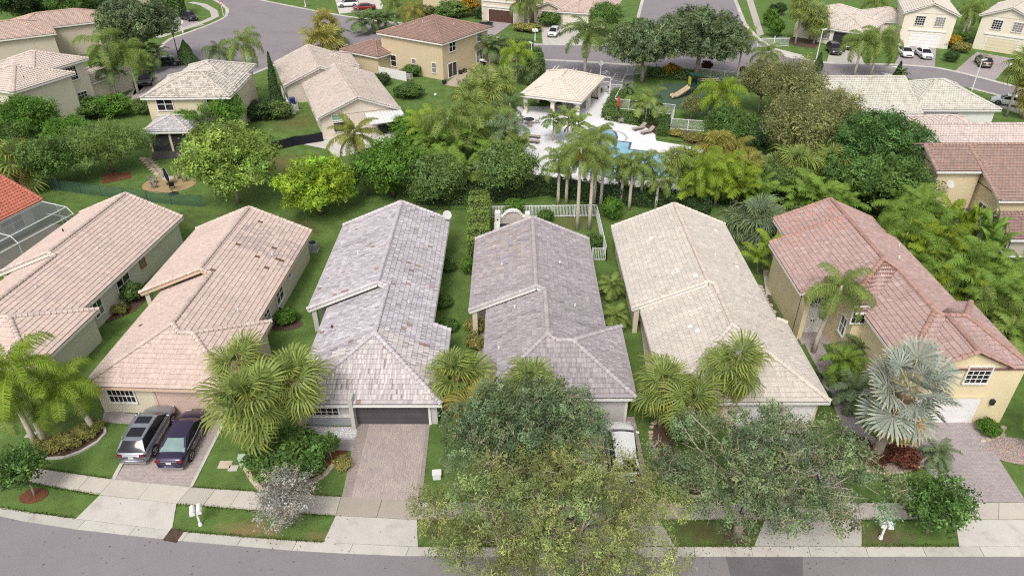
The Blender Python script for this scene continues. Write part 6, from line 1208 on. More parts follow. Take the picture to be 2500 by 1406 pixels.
shrub('bright round bush behind the arched garden wall', *(0.33,65.02), 1.15, 1.7, 'bright', 'b'); shrub('small round bush inside the picket fence', *(3.49,63.79), .85, 1.1, 'green', 'b'); shrub('round bush at the right end of the picket fence', *(7.70,58.53), .85, 1.3, 'green', 'b'); shrub('tall leafy bush right of the picket fence', *(10.16,64.16), 1.1, 2.2, 'bright', 'b'); shrub('dark side-yard bush by the lavender-grey house', *(-5.68,54.17), .7, 1.2, 'green', 'a'); shrub('leafy bush left of the grey tiled house', *(-3.80,53.73), .75, 1.4, 'bright', 'b'); shrub('low dark bush in the grass side yard', *(-5.64,48.59), .8, .9, 'green', 'a'); shrub('low bush at the garage jog of the lavender-grey house', *(-4.98,45.30), .8, .9, 'green', 'a')
shrub('variegated yellow shrub at the grey house entry', *(-2.87,44.89), .75, 1.2, 'croton', 'c'); shrub('lower variegated shrub at the grey house entry', *(-2.86,43.02), .7, 1.0, 'croton', 'c')
for i, (px, py, r, m, l) in enumerate((((115),1095,.8,'croton','left yellow shrub under the queen palms'),(150,1088,.9,'croton','middle yellow shrub under the queen palms'),(190,1072,.9,'croton','right yellow shrub under the queen palms'),(228,1052,.6,'croton','end yellow shrub at the queen palm trunk'))): pass
YS = [((-29.45,32.38),.75,'yellow shrub at the left end of the queen palm bed'),((-28.73,32.60),.85,'yellow shrub second in the queen palm bed'),((-28.17,33.03),.85,'yellow shrub third in the queen palm bed'),((-27.69,33.55),.8,'yellow shrub fourth in the queen palm bed'),((-27.30,34.15),.55,'yellow shrub at the right end of the queen palm bed')]
for p, r, l in YS: shrub(l, *p, r, .75, 'croton', 'c')
shrub('pale flowering shrub at the tan driveway edge', *(-10.43,30.93), .55, .7, 'croton', 'c')
for p, m, l, r in (((-27.13,36.60),'maroon','dark cordyline plant under the double window',.4),((-26.00,36.52),'maroon','red-brown plant under the double window',.5),((-24.96,36.44),'croton','yellow-green plant beside the pink garage',.5),((22.01,32.14),'redleaf','red-leaved plant left of the silver palm trunk',.75),((22.47,31.10),'redleaf','low red-leaved plant before the silver palm trunk',.6),((24.07,31.27),'redleaf','wide red-leaved clump right of the silver palm trunk',1.0),((21.31,36.93),'deep','dark shrub beside the cream garage corner',.7),((21.52,39.10),'deep','dark shrub along the cream house side',.6),((21.79,33.21),'green','small green plant at the curving walk',.5)): shrub(l, *p, r, r*1.1, m, 'c')
for p, r, h, m, l in (((-57.08,94.69),2.6,2.6,'green','dense bush beside the cream two-storey house'),((-54.72,95.03),2.4,2.6,'bright','bright bush beside the stained roof house'),((-51.24,96.07),1.4,2.0,'feather','bush at the wall of the stained roof house'),((-34.25,94.95),2.6,2.0,'deep','dark low bush in the dry side yard'),((-31.86,94.44),1.8,2.0,'feather','bush at the foot of the cypress'),((-15.76,114.49),1.7,1.6,'green','round bush behind the white board fence'),((-15.12,103.83),2.2,1.6,'green','bush along the dark green mesh fence'),((-20.25,109.67),1.6,1.6,'deep','round dark bush beside the tan garage'),((-13.74,88.29),2.0,2.4,'bright','bright bush right of the metal awning'),((-12.52,82.56),2.0,2.4,'bright','bright bush below the awning bush'),((-11.18,77.40),2.0,2.4,'bright','bright bush at the end of the awning hedge'),((-41.58,83.76),1.3,1.6,'olive2','grey-green bush before the hipped lanai'),((-44.10,83.59),1.0,1.2,'silver','pale bush at the lanai corner'),((26.12,83.76),2.6,1.8,'green','low bush below the glossy green tree'),((21.36,87.68),1.2,.7,'croton','low pale groundcover along the picket fence'),((23.15,86.22),1.5,.7,'croton','low pale groundcover right of the picket posts'),((12.88,105.39),.7,.8,'croton','small plant on the pavilion mulch square'),((7.17,143.27),4.0,1.4,'croton','clipped yellow hedge island before the white hatchback') if False else ((4.01,144.30),2.2,1.3,'croton','clipped yellow bush left of the white hatchback'),((2.01,144.98),1.8,1.3,'croton','clipped yellow bush at the lawn of the brown garage'),((-9.11,158.79),2.2,3.5,'gold','golden flowering shrub left of the brown garage'),((-6.42,155.61),1.8,2.2,'deep','dark bush left of the brown garage'),((-12.92,157.17),3.5,3.0,'feather','broad bush above the tan house roof'),((-17.88,155.15),2.5,2.6,'olive2','grey bush above the brown roof'),((0.43,154.64),1.0,2.4,'maroon','maroon cordyline beside the brown garage'),((7.81,148.92),2.4,2.4,'green','shrub under the twin palms at the top'),((79.57,132.47),1.8,2.0,'gold','yellow shrub between the cream houses'),((83.04,135.50),1.6,1.8,'green','green shrub between the cream houses'),((79.78,128.70),1.6,1.6,'croton','low yellow shrub before the taupe car'),((74.85,122.72),1.3,1.6,'deep','dark spiky shrub left of the taupe car'),((24.10,113.44),1.3,2.0,'orange','orange croton by the playground fence') if False else ((25.40,113.44),1.3,2.0,'gold','orange-yellow croton by the playground fence'),((31.91,117.68),1.0,1.4,'maroon','maroon shrub at the street fence'),((36.98,114.13),1.0,1.4,'maroon','maroon shrub right of the street fence palms'),((56.88,159.66),1.8,2.2,'deep','dark bush left of the open garage house'),((51.88,149.36),1.6,3.0,'bright','bright bamboo hedge by the entry walk'),((50.35,140.52),1.6,3.0,'bright','bright hedge end by the white gate'),((78.59,152.69),1.8,2.4,'deep','dark bush between the far houses'),((25.10,146.23),1.8,2.0,'feather','bush at the entry road kerb')): shrub(l, *p, r, h, m, 'b')
def hedge(label, pts, w, h, m, dens=150, leaf=.17, name='hedge', z0=0.):
    rg = np.random.default_rng(abs(hash(label)) % 9999 if False else len(label)*77+int(abs(pts[0][0])*10)); P = []; Nn = []
    for a, b in zip(pts, pts[1:]):
        a, b = np.array(a), np.array(b); L = np.linalg.norm(b-a); d = (b-a)/L; nn = np.array([-d[1],d[0]]); k = int(dens*L*(w+2*h))
        u = rg.random(k); v = rg.random(k); f = rg.random(k)*(w+2*h); lump = .12*np.sin(u*L*2.1+a[0])+.08*np.sin(u*L*5.3)
        pos = np.zeros((k,3)); nrm = np.zeros((k,3)); top = f < w; left = (f >= w) & (f < w+h)
        side = np.where(top, f-w/2, np.where(left, -w/2, w/2)); zz = np.where(top, h, np.where(left, f-w, f-w-h))
        jit = rg.normal(size=(k,3))*.09
        pos[:,:2] = a+d*(u*L)[:,None]+nn*((side*(1+lump*.5)))[:,None]; pos[:,2] = z0+zz*(1+lump*.5)
        nrm[:,:2] = nn*np.where(top,0,np.sign(side))[:,None]; nrm[:,2] = np.where(top,1,.3); P.append(pos+jit); Nn.append(nrm)
        for end, s_ in ((a,-1),(b,1)):
            k = int(dens*w*h); q = np.zeros((k,3)); q[:,:2] = end+nn*((rg.random(k)-.5)*w)[:,None]+d*s_*.04; q[:,2] = z0+rg.random(k)*h; e_ = np.zeros((k,3)); e_[:,:2] = d*s_; P.append(q+rg.normal(size=(k,3))*.07); Nn.append(e_)
    P = np.concatenate(P); Nn = unit(np.concatenate(Nn)+rg.normal(size=P.shape)*.6); ln = leaf*rg.uniform(.6,1.3,len(P)); ct = rg.normal(1,.2,len(P)); hu = rg.normal(0,.07,len(P))
    Q = leaf_quads(P, Nn, ln, ln*.5, rg); e = empty(name, (*pts[0],0), label=label, cat='hedge'); o3 = np.array([pts[0][0],pts[0][1],0])
    ob('foliage', quadmesh('hedge_foliage', Q-o3, LF[m], np.clip(np.stack([ct*(1+hu),ct,ct*(1-hu)],1),.2,2.2)), e, kind='stuff')
    core = B(); [core.bar((a[0]-o3[0],a[1]-o3[1],z0+h*.47),(b[0]-o3[0],b[1]-o3[1],z0+h*.47),w*.9,h*.9) for a, b in zip(pts, pts[1:])]; core.build('stems', mat('hedge_core_'+m, (.03,.04,.015), .95) if 'hedge_core_'+m not in bpy.data.materials else bpy.data.materials['hedge_core_'+m], e)  # solid near-black filler behind the leaves rather than separate stems
hedge('tall bright clipped hedge left of the grey tiled house', [(-3.27,65.23),(-3.05,55.40)], 1.8, 2.7, 'lime')
hedge('clipped hedge stepping round the red umbrella', [(15.92,103.91),(13.06,94.26),(17.04,91.99)], 1.7, 1.2, 'feather'); hedge('low hedge continuing behind the pool side palms', [(17.46,92.63),(20.20,91.83)], 1.3, 1.0, 'feather'); hedge('low hedge in front of the loungers fence', [(20.84,93.27),(19.22,87.28)], 1.2, .9, 'green')
hedge('long dark hedge along the near side of the pool', [(-9.57,68.39),(-4.34,68.19),(0.00,69.40),(3.57,70.63),(8.74,68.79),(15.06,67.41),(20.25,65.69)], 1.6, 1.7, 'deep', leaf=.26, dens=90); hedge('fresh green hedge row at the rear lawn', [(-9.96,68.79),(-6.97,68.59),(-4.33,68.00)], 1.8, 1.2, 'feather', leaf=.26, dens=90)
hedge('bright hedge between the palms and the tan house lawn', [(3.50,123.14),(3.92,113.51)], 2.5, 2.4, 'green', leaf=.3, dens=50); hedge('clipped hedge beside the sandy drive', [(-40.98,106.69),(-39.12,106.69)], 1.6, 1.2, 'deep', leaf=.25, dens=60); hedge('tall hedge behind the flagstone patio', [(-4.38,129.05),(3.62,127.94)], 2.0, 2.4, 'feather', leaf=.3, dens=50)
hedge('bushy hedge row behind the yellow house', [(27.59,67.60),(28.38,64.77),(29.73,62.11)], 3, 1.8, 'feather', leaf=.28, dens=60); hedge('dark undergrowth hedge right of the mango tree', [(-9.36,70.63),(-5.54,73.87)], 3, 2.0, 'green', leaf=.3, dens=60); hedge('dark planting below the pool palms at right', [(21.60,69.60),(25.44,67.60)], 3.0, 1.3, 'deep', leaf=.3, dens=60); hedge('shrub row at the top left behind the salmon roof', [(-98,150),(-70,160)], 5, 4.5, 'green', leaf=.45, dens=18)
hedge('green hedge at the playground street edge', [(21.77,114.64),(29.19,112.40)], 2.0, 1.2, 'feather', leaf=.3, dens=50); hedge('shrubs below the playground surface', [(16.93,99.07),(19.68,98.00)], 2.2, 1.2, 'bright', leaf=.28, dens=60); hedge('tall hedge above the top houses', [(-45,185),(-10,182)], 5, 5, 'deep', leaf=.5, dens=14)
# ---- palms
def feather_frond(seed, L, pairs, ll, droop, hang, wid=.045, arch=.35, plum=.0):
    rr = random.Random(seed); V = []; C = []; rach = []; n = 14
    ang = arch; p = Vector((0,0,0))
    for i in range(n+1):
        rach.append(p.copy()); a = ang-droop*(i/n)**1.3; p = p+Vector((math.cos(a),0,math.sin(a)))*(L/n)
    def at(t): k = min(int(t*n), n-1); return rach[k].lerp(rach[k+1], t*n-k), (rach[k+1]-rach[k]).normalized()
    for i in range(n):
        a, b = rach[i], rach[i+1]; w = .05*(1-i/n)+.012; V.append([a+Vector((0,-w,0)),b+Vector((0,-w*.8,0)),b+Vector((0,w*.8,0)),a+Vector((0,w,0))]); C.append((1.15,1.05,.8))
    for i in range(pairs):
        t = .14+.86*(i+rr.random()*.5)/pairs; q, d = at(min(t,.999)); l = ll*(math.sin(math.pi*(.12+.80*t))**.6)*rr.uniform(.85,1.1)
        for s in (-1,1):
            up = Vector((0,0,1)); side = d.cross(up).normalized()*s; f = rr.uniform(.35,.6); v = (side*1.0+d*f+up*rr.uniform(-plum,plum+.15)).normalized()
            m = q+v*l*.5; hg = hang*rr.uniform(.7,1.3); tip = q+v*l*(1-.35*min(hg,1))+Vector((0,0,-l*hg*.75)); wv = d*wid*.9
            mm = q+v*l*.52+Vector((0,0,-l*hg*.16)); tn = rr.gauss(1,.12); c = (tn*rr.uniform(.92,1.12),tn,tn*.95)
            V.append([q-wv*.6,q+wv*.6,mm+wv,mm-wv]); C.append(c); V.append([mm-wv,mm+wv,tip+wv*.15,tip-wv*.15]); C.append(c)
    return np.array([[list(p) for p in q] for q in V]), np.array(C)
def fan_frond(seed, pet, Rr, nseg, spread=2.35, droop=.35, split=.5, cup=.25, wid=1.0, costa=0.):
    """petiole and pleated blade; the segments part beyond `split` and their tips hang"""
    rr = random.Random(seed); V = []; C = []
    V.append([(0,-.035,0),(pet,-.025,-.02),(pet,.025,-.02),(0,.035,0)]); C.append((1.25,1.1,.7))
    for i in range(nseg):
        a = -spread+2*spread*(i+.5)/nseg; da = spread/nseg*wid; r = Rr*(.80+.20*math.cos(a*.7))*rr.uniform(.85,1.08); k = r*split; zc = cup*abs(math.sin(a))*.4-costa*max(0,math.cos(a))
        def P(rad, an, z): return (pet+rad*math.cos(an), rad*math.sin(an), z)
        dr = droop*rr.uniform(.5,1.5); fold = .03 if i % 2 else -.03; tn = rr.gauss(1,.13); c = (tn*rr.uniform(.95,1.1),tn,tn); tw = rr.uniform(-.3,.3)*da; r2 = k+(r-k)*.55; z1 = zc*k; z2 = z1-dr*(r2-k)*.55; z3 = z2-dr*(r-r2)*1.9; r3 = r2+(r-r2)*max(.35,1-dr*.55)
        V.append([P(.03,a,0),P(k,a-da,z1+fold),P(k,a,z1-fold),P(.03,a,0)]); C.append(c); V.append([P(.03,a,0),P(k,a,z1-fold),P(k,a+da,z1+fold),P(.03,a,0)]); C.append(tuple(x*.88 for x in c))
        V.append([P(k,a-da*.95,z1+fold),P(r2,a-da*.5+tw,z2),P(r2,a+da*.5+tw,z2),P(k,a+da*.95,z1+fold)]); C.append(c)
        t3 = tn*1.12; V.append([P(r2,a-da*.5+tw,z2),P(r3,a-da*.08+tw*2,z3),P(r3,a+da*.08+tw*2,z3),P(r2,a+da*.5+tw,z2)]); C.append((t3*1.15,t3,t3*.8))
    return np.array(V, dtype=float), np.array(C)
FR = {}
def frset(key, fn): FR[key] = [quadmesh('frond_'+key, v, LF['queen'], c) for v, c in [fn(s) for s in (1,2,3)]]
frset('queen', lambda s: feather_frond(s, 3.1, 84, .85, 1.9, .95, .022, .65, .55)); frset('coco', lambda s: feather_frond(s+5, 3.4, 70, .75, 1.35, .6, .034, .45, .15)); frset('royal', lambda s: feather_frond(s+9, 3.3, 76, .8, 1.35, .5, .034, .5, .6)); frset('date', lambda s: feather_frond(s+13, 1.25, 46, .30, 1.5, .2, .016, .5, .15)); frset('areca', lambda s: feather_frond(s+17, 2.4, 54, .66, 1.5, .45, .03, .75, .15)); frset('adon', lambda s: feather_frond(s+21, 1.7, 44, .55, 1.6, .3, .032, .6, .15))
frset('fan', lambda s: fan_frond(s, .95, 1.4, 26, 2.15, .7, .5, .35, .92, .15)); frset('bis', lambda s: fan_frond(s+3, 1.5, 1.4, 24, 2.1, .12, .68, .55, .92)); frset('bana', lambda s: (lambda L: (np.array([[(i*L/8,-.28*math.sin(math.pi*(i+.3)/8.6),z(i)),((i+1)*L/8,-.28*math.sin(math.pi*(i+1.3)/8.9),z(i+1)),((i+1)*L/8,0,z(i+1)+.06),(i*L/8,0,z(i)+.06)] for i in range(8) for z in [lambda j: .9*math.sin(j/8*2.0)]]+[[(i*L/8,0,z(i)+.06),((i+1)*L/8,0,z(i+1)+.06),((i+1)*L/8,.28*math.sin(math.pi*(i+1.3)/8.9),z(i+1)),(i*L/8,.28*math.sin(math.pi*(i+.3)/8.6),z(i))] for i in range(8) for z in [lambda j: .9*math.sin(j/8*2.0)]]), np.array([(1+.1*((i+s)%3-1),)*3 for i in range(16)])))(2.0))
KP = { # frond set, count, elevation low/high (deg), default leaf, trunk radius, trunk material
 'queen':('queen',14,-30,74,'queen',.16,'palm_grey'), 'coco':('coco',17,-30,75,'coconut',.17,'palm_grey'), 'royal':('royal',15,-25,70,'royal',.24,'palm_grey'), 'date':('date',24,-35,75,'queen_dk',.09,'palm_trunk'), 'areca':('areca',14,5,80,'areca',.06,'palm_trunk'), 'adon':('adon',11,-10,70,'queen_dk',.09,'palm_grey'), 'sabal':('fan',22,-68,76,'sabal',.17,'palm_trunk'), 'bis':('bis',24,-60,70,'bismarck',.30,'palm_trunk'), 'bana':('bana',9,25,80,'areca',.1,'palm_trunk')}
NFROND = [0]
def palm(kind, label, pos, s=1.0, leaf=None, lean=(0,0), dead=0, n=None, group=None, joined=False, fruit=False, stems=1):
    key, cnt, e0, e1, lf, tr, tmn = KP[kind]; x, y, h = pos; rr = random.Random(int(x*37+y*91)); cnt = n or cnt
    e = empty({'queen':'queen_palm','coco':'coconut_palm','royal':'royal_palm','date':'dwarf_date_palm','areca':'areca_palm','adon':'christmas_palm','sabal':'fan_palm','bis':'silver_fan_palm','bana':'banana_plant'}[kind], (x,y,0), label=label, cat='palm' if kind != 'bana' else 'plant', group=group)
    tops = []
    for k in range(stems):
        a = 6.28*k/max(1,stems)+rr.random(); off = Vector((math.cos(a),math.sin(a),0))*(.25*(stems > 1)); hk = h*(1 if k == 0 else rr.uniform(.72,.98))
        top = off*3.2+Vector((lean[0],lean[1],hk)); pts = [off+(top-off)*t+Vector((lean[0]*-.25*math.sin(math.pi*t),lean[1]*-.25*math.sin(math.pi*t),0)) for t in (0,.25,.5,.75,1)]; rad = [tr*1.35,tr*1.05,tr,tr*.92,tr*.8]
        b = B().tube([(*p[:2],max(p[2],-.1)) for p in pts],[r*(1 if stems == 1 else .7) for r in rad],9); b.build('trunk', M[tmn], e, smooth=True); tops.append(top)
        if kind in ('royal','queen') and stems == 1: B().tube([top+Vector((0,0,-.7*s)),top+Vector((0,0,.25))],[tr*.95,tr*.5],8).build('crownshaft', M['palm_grey'] if kind == 'queen' else mat('crownshaft_tan', (.45,.36,.2), .8) if 'crownshaft_tan' not in bpy.data.materials else bpy.data.materials['crownshaft_tan'] if kind == 'royal' else M['palm_grey'], e, smooth=True)
        if kind in ('sabal','bis'): B().lathe((top.x,top.y),[(tr*1.1,hk-.9*s),(tr*1.7,hk-.4*s),(tr*1.5,hk)],9).build('boot_collar', M['wood'], e)
    JV = []; JC = []
    for t, top in enumerate(tops):
        c = max(6, int(cnt/(stems**.5))) if stems > 1 else cnt
        for i in range(c):
            az = i*2.39996+rr.uniform(-.25,.25)+t; u = (i+.5)/c; el = math.radians(e1+(e0-e1)*u**.85+rr.uniform(-8,8)); sc = s*rr.uniform(.85,1.1)*(1 if u > .12 else .8)
            roll = .55 if key in ('fan','bis') else .25; sc *= rr.uniform(.8,1.1) if key == 'fan' else (rr.uniform(.75,1.1) if key == 'bis' else 1); m = Matrix.Translation(top+Vector((0,0,.1-.35*u*s))) @ Matrix.Rotation(az,4,'Z') @ Matrix.Rotation(-el+(.45 if key in ('queen','coco','royal','areca','adon','date') else 0),4,'Y') @ Matrix.Rotation(rr.uniform(-roll,roll),4,'X') @ Matrix.Scale(sc,4)
            o = ob('frond', FR[key][rr.randrange(3)], e); o.matrix_local = m; NFROND[0] += 1
            o.material_slots[0].link = 'OBJECT'; o.material_slots[0].material = LF['dead'] if i >= c-dead else LF[leaf or lf]
    if fruit:
        for k in range(3): a = k*2.1; q = quadmesh('fruit', *(lambda z: (z[0], LF['orange'], z[1]))(crown(k+40,(.28,.28,.4),14,20,.12,.08)[:2])); ob('fruit_cluster', q, e, tuple(tops[0]+Vector((.4*math.cos(a),.4*math.sin(a)-.2,-.55))))
    return e
# front gardens
palm('queen','bright queen palm left in the front garden bed', (-29.72,32.74,6.31), 1.0, 'queen_lime', n=18); palm('queen','queen palm leaning over the pink driveway bed', (-27.30,34.03,4.11), .95, 'queen_lime', lean=(-1.1,-.2), n=17); palm('queen','queen palm cut by the left picture edge', (-30.6,33.0,4.6), 1.0, 'queen')
palm('sabal','fan palm before the pink garage', (*(-18.12,36.99),3.2), 1.1, dead=3); palm('sabal','largest fan palm over the clipped bush', (-14.67,31.10,5.05), 1.25, 'sabal', lean=(-.7,.3), n=26); palm('sabal','fan palm beside the lavender-grey front window', (-13.37,33.21,4.97), 1.15, 'sabal', lean=(0,0))
palm('sabal','shaggy fan palm at the right of the tan driveway garage', (*(-3.68,35.72),3.2), 1.15, 'sabal', dead=8, n=26); palm('sabal','yellowed fan palm behind the broad oak', (*(-1.82,32.83),3.0), 1.15, 'sabal_y', dead=5, n=26); palm('sabal','fan palm poking above the broad oak', (*(1.13,33.46),4.6), .95, 'sabal')
palm('sabal','fan palm left of the cream garage', (*(9.74,34.47),3.4), 1.1, 'sabal'); palm('sabal','second fan palm left of the cream garage', (*(11.13,32.98),3.2), 1.05, 'sabal'); palm('sabal','fan palm in front of the cream hip roof', (*(14.23,35.41),4.4), 1.1, 'sabal', dead=2)
palm('bis','silver fan palm before the yellow house', (22.73,31.72,5.61), 1.2, lean=(.55,.1), n=29, dead=2); 
palm('queen','queen palm before the arched yellow entry', (22.70,42.43,5.69), 1.0, 'queen', lean=(.7,0), n=14); palm('date','dwarf date palm at the curving walk', (*(23.05,38.68),2.2), 1.5, 'areca'); palm('date','second dwarf date palm by the yellow window', (*(24.86,40.33),2.0), 1.4, 'queen_dk'); palm('date','small leaning date palm at the mauve driveway edge', (25.14,31.10,0.89), 1.05, 'bluefan', lean=(1.1,.2)); palm('queen','palm cut by the right edge beside the pebble bed', (33.6,32.2,3.2), .8, 'queen'); palm('date','low dark palm under the silver fan palm', (*(23.05,36.36),1.6), 1.5, 'bluefan')
palm('date','dwarf palm in the gap beside the grey tiled house', (*(8.23,49.73),1.4), 1.15, 'queen'); palm('date','second dwarf palm in the gap beside the grey tiled house', (*(8.07,45.56),1.2), 1.2, 'queen'); palm('areca','bright palm between cream roof and yellow house', (21.91,53.76,2.34), .85, 'queen_lime', n=13, stems=2)
for p, s, l in (((23.06,60.03),1.45,'large blue-green fan palm clump behind the cream roof'),((21.89,60.28),1.1,'smaller blue-green fan palm clump behind the cream roof'),((24.25,59.29),1.1,'blue-green fan palm clump nearest the yellow house')): palm('sabal', l, (*p, 2.2 if s > 1.2 else 1.5), s, 'bluefan', n=28)
# palm thicket right of the yellow house
for i, (px_, hh, k, lf, s, l) in enumerate((((34.48,56.52),4.0,'queen','areca',.95,'first palm of the thicket behind the yellow house'),((36.56,56.93),4.4,'areca','areca',1.15,'arching palm at the back of the thicket'),((36.46,53.83),4.4,'queen','areca',1.0,'palm in the middle back of the thicket'),((34.48,51.33),4.0,'areca','areca_y',1.15,'yellow-green arching palm over the red roof'),((35.90,49.97),4.2,'queen','areca',1.0,'drooping palm in the centre of the thicket'),((33.97,48.40),3.6,'queen','areca',.95,'drooping palm against the red roof edge'),((37.33,48.70),3.8,'areca','areca',1.15,'arching palm near the lanai screen'),((35.35,45.99),3.4,'queen','queen',.95,'shaded palm low in the thicket'),((37.55,46.24),3.8,'queen','areca',1.0,'palm at the right edge of the thicket'),((35.79,43.47),3.4,'queen','queen',.95,'palm above the garage wing roof'),((37.38,43.71),3.6,'queen','areca',1.0,'palm leaning in from the right edge'),((35.66,40.94),3.0,'date','queen',1.9,'date palm beside the garage wing'),((38.70,53.83),4.0,'bana','areca_y',1.3,'yellow-green banana plant in the thicket'),((40.40,53.47),3.6,'bana','areca',1.4,'banana plant nearest the grey gable wall'),((39.97,51.36),3.4,'bana','areca',1.4,'banana plant below the grey gable wall'),((39.21,57.30),3.6,'areca','areca_y',1.0,'pale palm below the sagging lanai screen'),((36.22,56.46),3.0,'areca','areca',1.0,'low palm at the back eave of the red roof'),((35.50,47.51),3.0,'areca','queen',1.1,'dark low palm at the thicket front'))): palm(k, l, (*px_, hh), s, lf, stems=3 if k == 'areca' else 1)
for i, (p, hh, k, lf, s_, l) in enumerate((((37.45,60.23),3.6,'areca','areca',1.15,'palm tuft at the far corner of the thicket'),((33.54,53.10),4.2,'queen','areca',1.05,'weeping palm over the rear red roof'),((35.79,51.30),4.6,'queen','areca_y',1.05,'tall yellow-green palm in the thicket heart'),((35.86,48.34),4.2,'areca','areca',1.2,'lush palm above the thicket heart'),((36.04,45.11),3.6,'areca','areca',1.15,'lush palm near the garage wing'),((34.15,46.60),3.2,'areca','areca_y',1.1,'yellow-green palm at the red eave'),((39.31,47.74),4.0,'areca','areca',1.15,'palm crown before the lanai frame'),((36.61,41.66),3.2,'areca','areca',1.1,'palm tuft beside the lower garage wing'),((35.06,44.09),2.6,'areca','queen_dk',1.0,'dark palm tuft behind the garage wing ridge'),((34.35,50.01),3.4,'areca','areca',1.0,'palm tuft along the red right eave'),((36.12,56.52),4.0,'queen','areca',1.0,'second weeping palm over the rear red roof'))): palm(k, l, (*p, hh), s_, lf, stems=3 if k == 'areca' else 1)
for i, (p, hh, k, lf, s_, l) in enumerate((((-10.23,83.65),3.2,'areca','queen_lime',1.2,'lime palm clump at the edge of the bright lawn'),((-6.14,78.16),3.2,'areca','areca',1.3,'palm clump between the two queen palms'),((-2.41,80.84),4.2,'queen','queen',1.3,'queen palm crowding the weeping palm'),((0.23,75.53),3.0,'areca','queen',1.2,'palm clump left of the front loungers'),((-5.96,92.75),3.6,'sabal','sabal',1.4,'fan palm above the flagstone patio corner'),((-4.46,103.19),3.0,'sabal','sabal',1.3,'fan palm hiding the flagstone patio edge'),((29.35,65.49),2.4,'areca','areca',1.2,'palm clump between the two street-side fan palms'),((31.64,62.20),2.2,'areca','areca',1.2,'palm clump at the rear wing of the yellow house'),((27.43,70.16),2.6,'sabal','sabal',1.2,'fan palm by the pool corner fence'),((18.46,67.16),3.0,'areca','queen_lime',1.2,'lime palm clump before the lime palms'),((22.17,68.92),3.6,'queen','queen_lime',1.2,'lime palm beside the drying palm'))): palm(k, l, (*p, hh), s_, lf, stems=3 if k == 'areca' else 1)
palm('areca','leafy palm behind the yellow house rear wing', (*(30.32,63.60),2.4), 1.2, 'areca', stems=3); palm('areca','second leafy palm behind the yellow house rear wing', (*(33.71,65.01),2.4), 1.1, 'areca', stems=2)
# around the pool
for b, cy, k, s, lf, l, kw in (((1362,500),392,'queen',1.0,'queen','tall pool palm with a pale trunk nearest the dark hedge',{}),((1408,562),365,'queen',1.05,'queen','tall leaning pool palm behind the grey roof ridge',{'fruit':True}),((1438,560),385,'queen',1.0,'queen','tall slender palm inside the picket fence',{'fruit':True}),((1466,505),392,'queen',1.0,'queen','pool palm beside the tall leafy bush',{'fruit':True}),((1535,512),405,'queen',.95,'queen','pool palm in front of the blue water',{}),((1563,500),400,'queen',1.0,'queen','second pool palm in front of the blue water',{}),((1628,505),388,'sabal',1.0,'sabal','fan palm at the right end of the pool',{}),((1665,495),385,'sabal',1.0,'sabal','second fan palm at the right end of the pool',{}),((1700,512),412,'queen',1.15,'queen_lime','bright lime palm at the right of the pool',{'n':20}),((1745,500),432,'queen',1.1,'queen_lime','second bright lime palm right of the pool',{'n':20}),((1600,510),440,'queen',.8,'queen','small palm under the pool fan palms',{}),((1510,470),420,'adon',1.2,'queen','short palm at the near pool edge',{})): palm(k, l, {(1362,500):(4.83,67.60,4.96),(1408,562):(6.38,61.94,8.40),(1438,560):(7.60,62.11,7.52),(1466,505):(9.26,67.12,5.16),(1535,512):(12.13,66.45,4.87),(1563,500):(13.49,67.60,4.61),(1628,505):(16.21,67.12,5.34),(1665,495):(17.99,68.09,5.07),(1700,512):(19.15,66.45,4.56),(1745,500):(21.34,67.60,3.17),(1600,510):(14.93,66.64,3.23),(1510,470):(11.59,70.63,2.40)}[b], s*.86, lf, **kw)
for b, s_, lf, l in (((5.70,67.80,5.76),.95,'queen','slender pool palm second from the dark hedge corner'),((11.43,67.60,4.70),.85,'queen','slender palm left of the blue water'),((17.15,67.12,4.72),.9,'queen','slender palm among the pool fan palms'),((8.64,67.80,7.58),.95,'queen','slender tall palm overlapping the deck palms')): palm('queen', l, b, s_*.82, lf, n=13)
palm('coco','big arching palm in the middle of the pool deck', (9.20,78.57,2.80), 1.0, 'queen', n=18); palm('adon','slim deck palm nearest the pavilion', (5.20,85.84,2.95), 1.25, 'queen_dk'); palm('adon','second slim deck palm by the pavilion', (7.02,85.84,3.21), 1.25, 'queen'); palm('adon','deck palm beside the big arching palm', (8.24,84.86,2.77), 1.35, 'queen'); palm('adon','triple-stemmed palm beside the red umbrella', (17.97,92.31,3.36), 1.6, 'queen', stems=3)
palm('sabal','fan palm behind the bright lime palms', (*(22.16,73.69),4.2), 1.25, 'sabal_y'); palm('queen','drying palm with brown fronds right of the lime palms', (*(24.47,73.01),4), .95, 'sabal_y', dead=5); palm('areca','yellowing palm clump by the pool fence', (*(24.64,69.78),3), 1.2, 'sabal_y', stems=3, dead=1); palm('areca','brown and green palm clump behind the cream roof', (*(22.96,66.59),2.8), 1.2, 'areca_y', stems=3); palm('areca','green palm clump by the pool corner fence', (*(24.81,65.49),2.4), 1.1, 'areca', stems=3)
palm('sabal','fan palm in front of the olive trees', (29.76,69.60,3.77), 1.3, 'sabal', dead=2); palm('sabal','fan palm left of the large round dark tree', (33.66,70.63,3.57), 1.15, 'sabal')
palm('queen','bright weeping palm over the tube slide', (26.99,92.95,4.08), 1.25, 'queen_lime', n=20, lean=(.5,0)); palm('queen','slim palm at the street fence', (40.03,113.51,3.85), 1.0, 'queen'); palm('queen','palm at the right edge of the playground oak', (35.25,111.30,6.55), 1.0, 'queen')
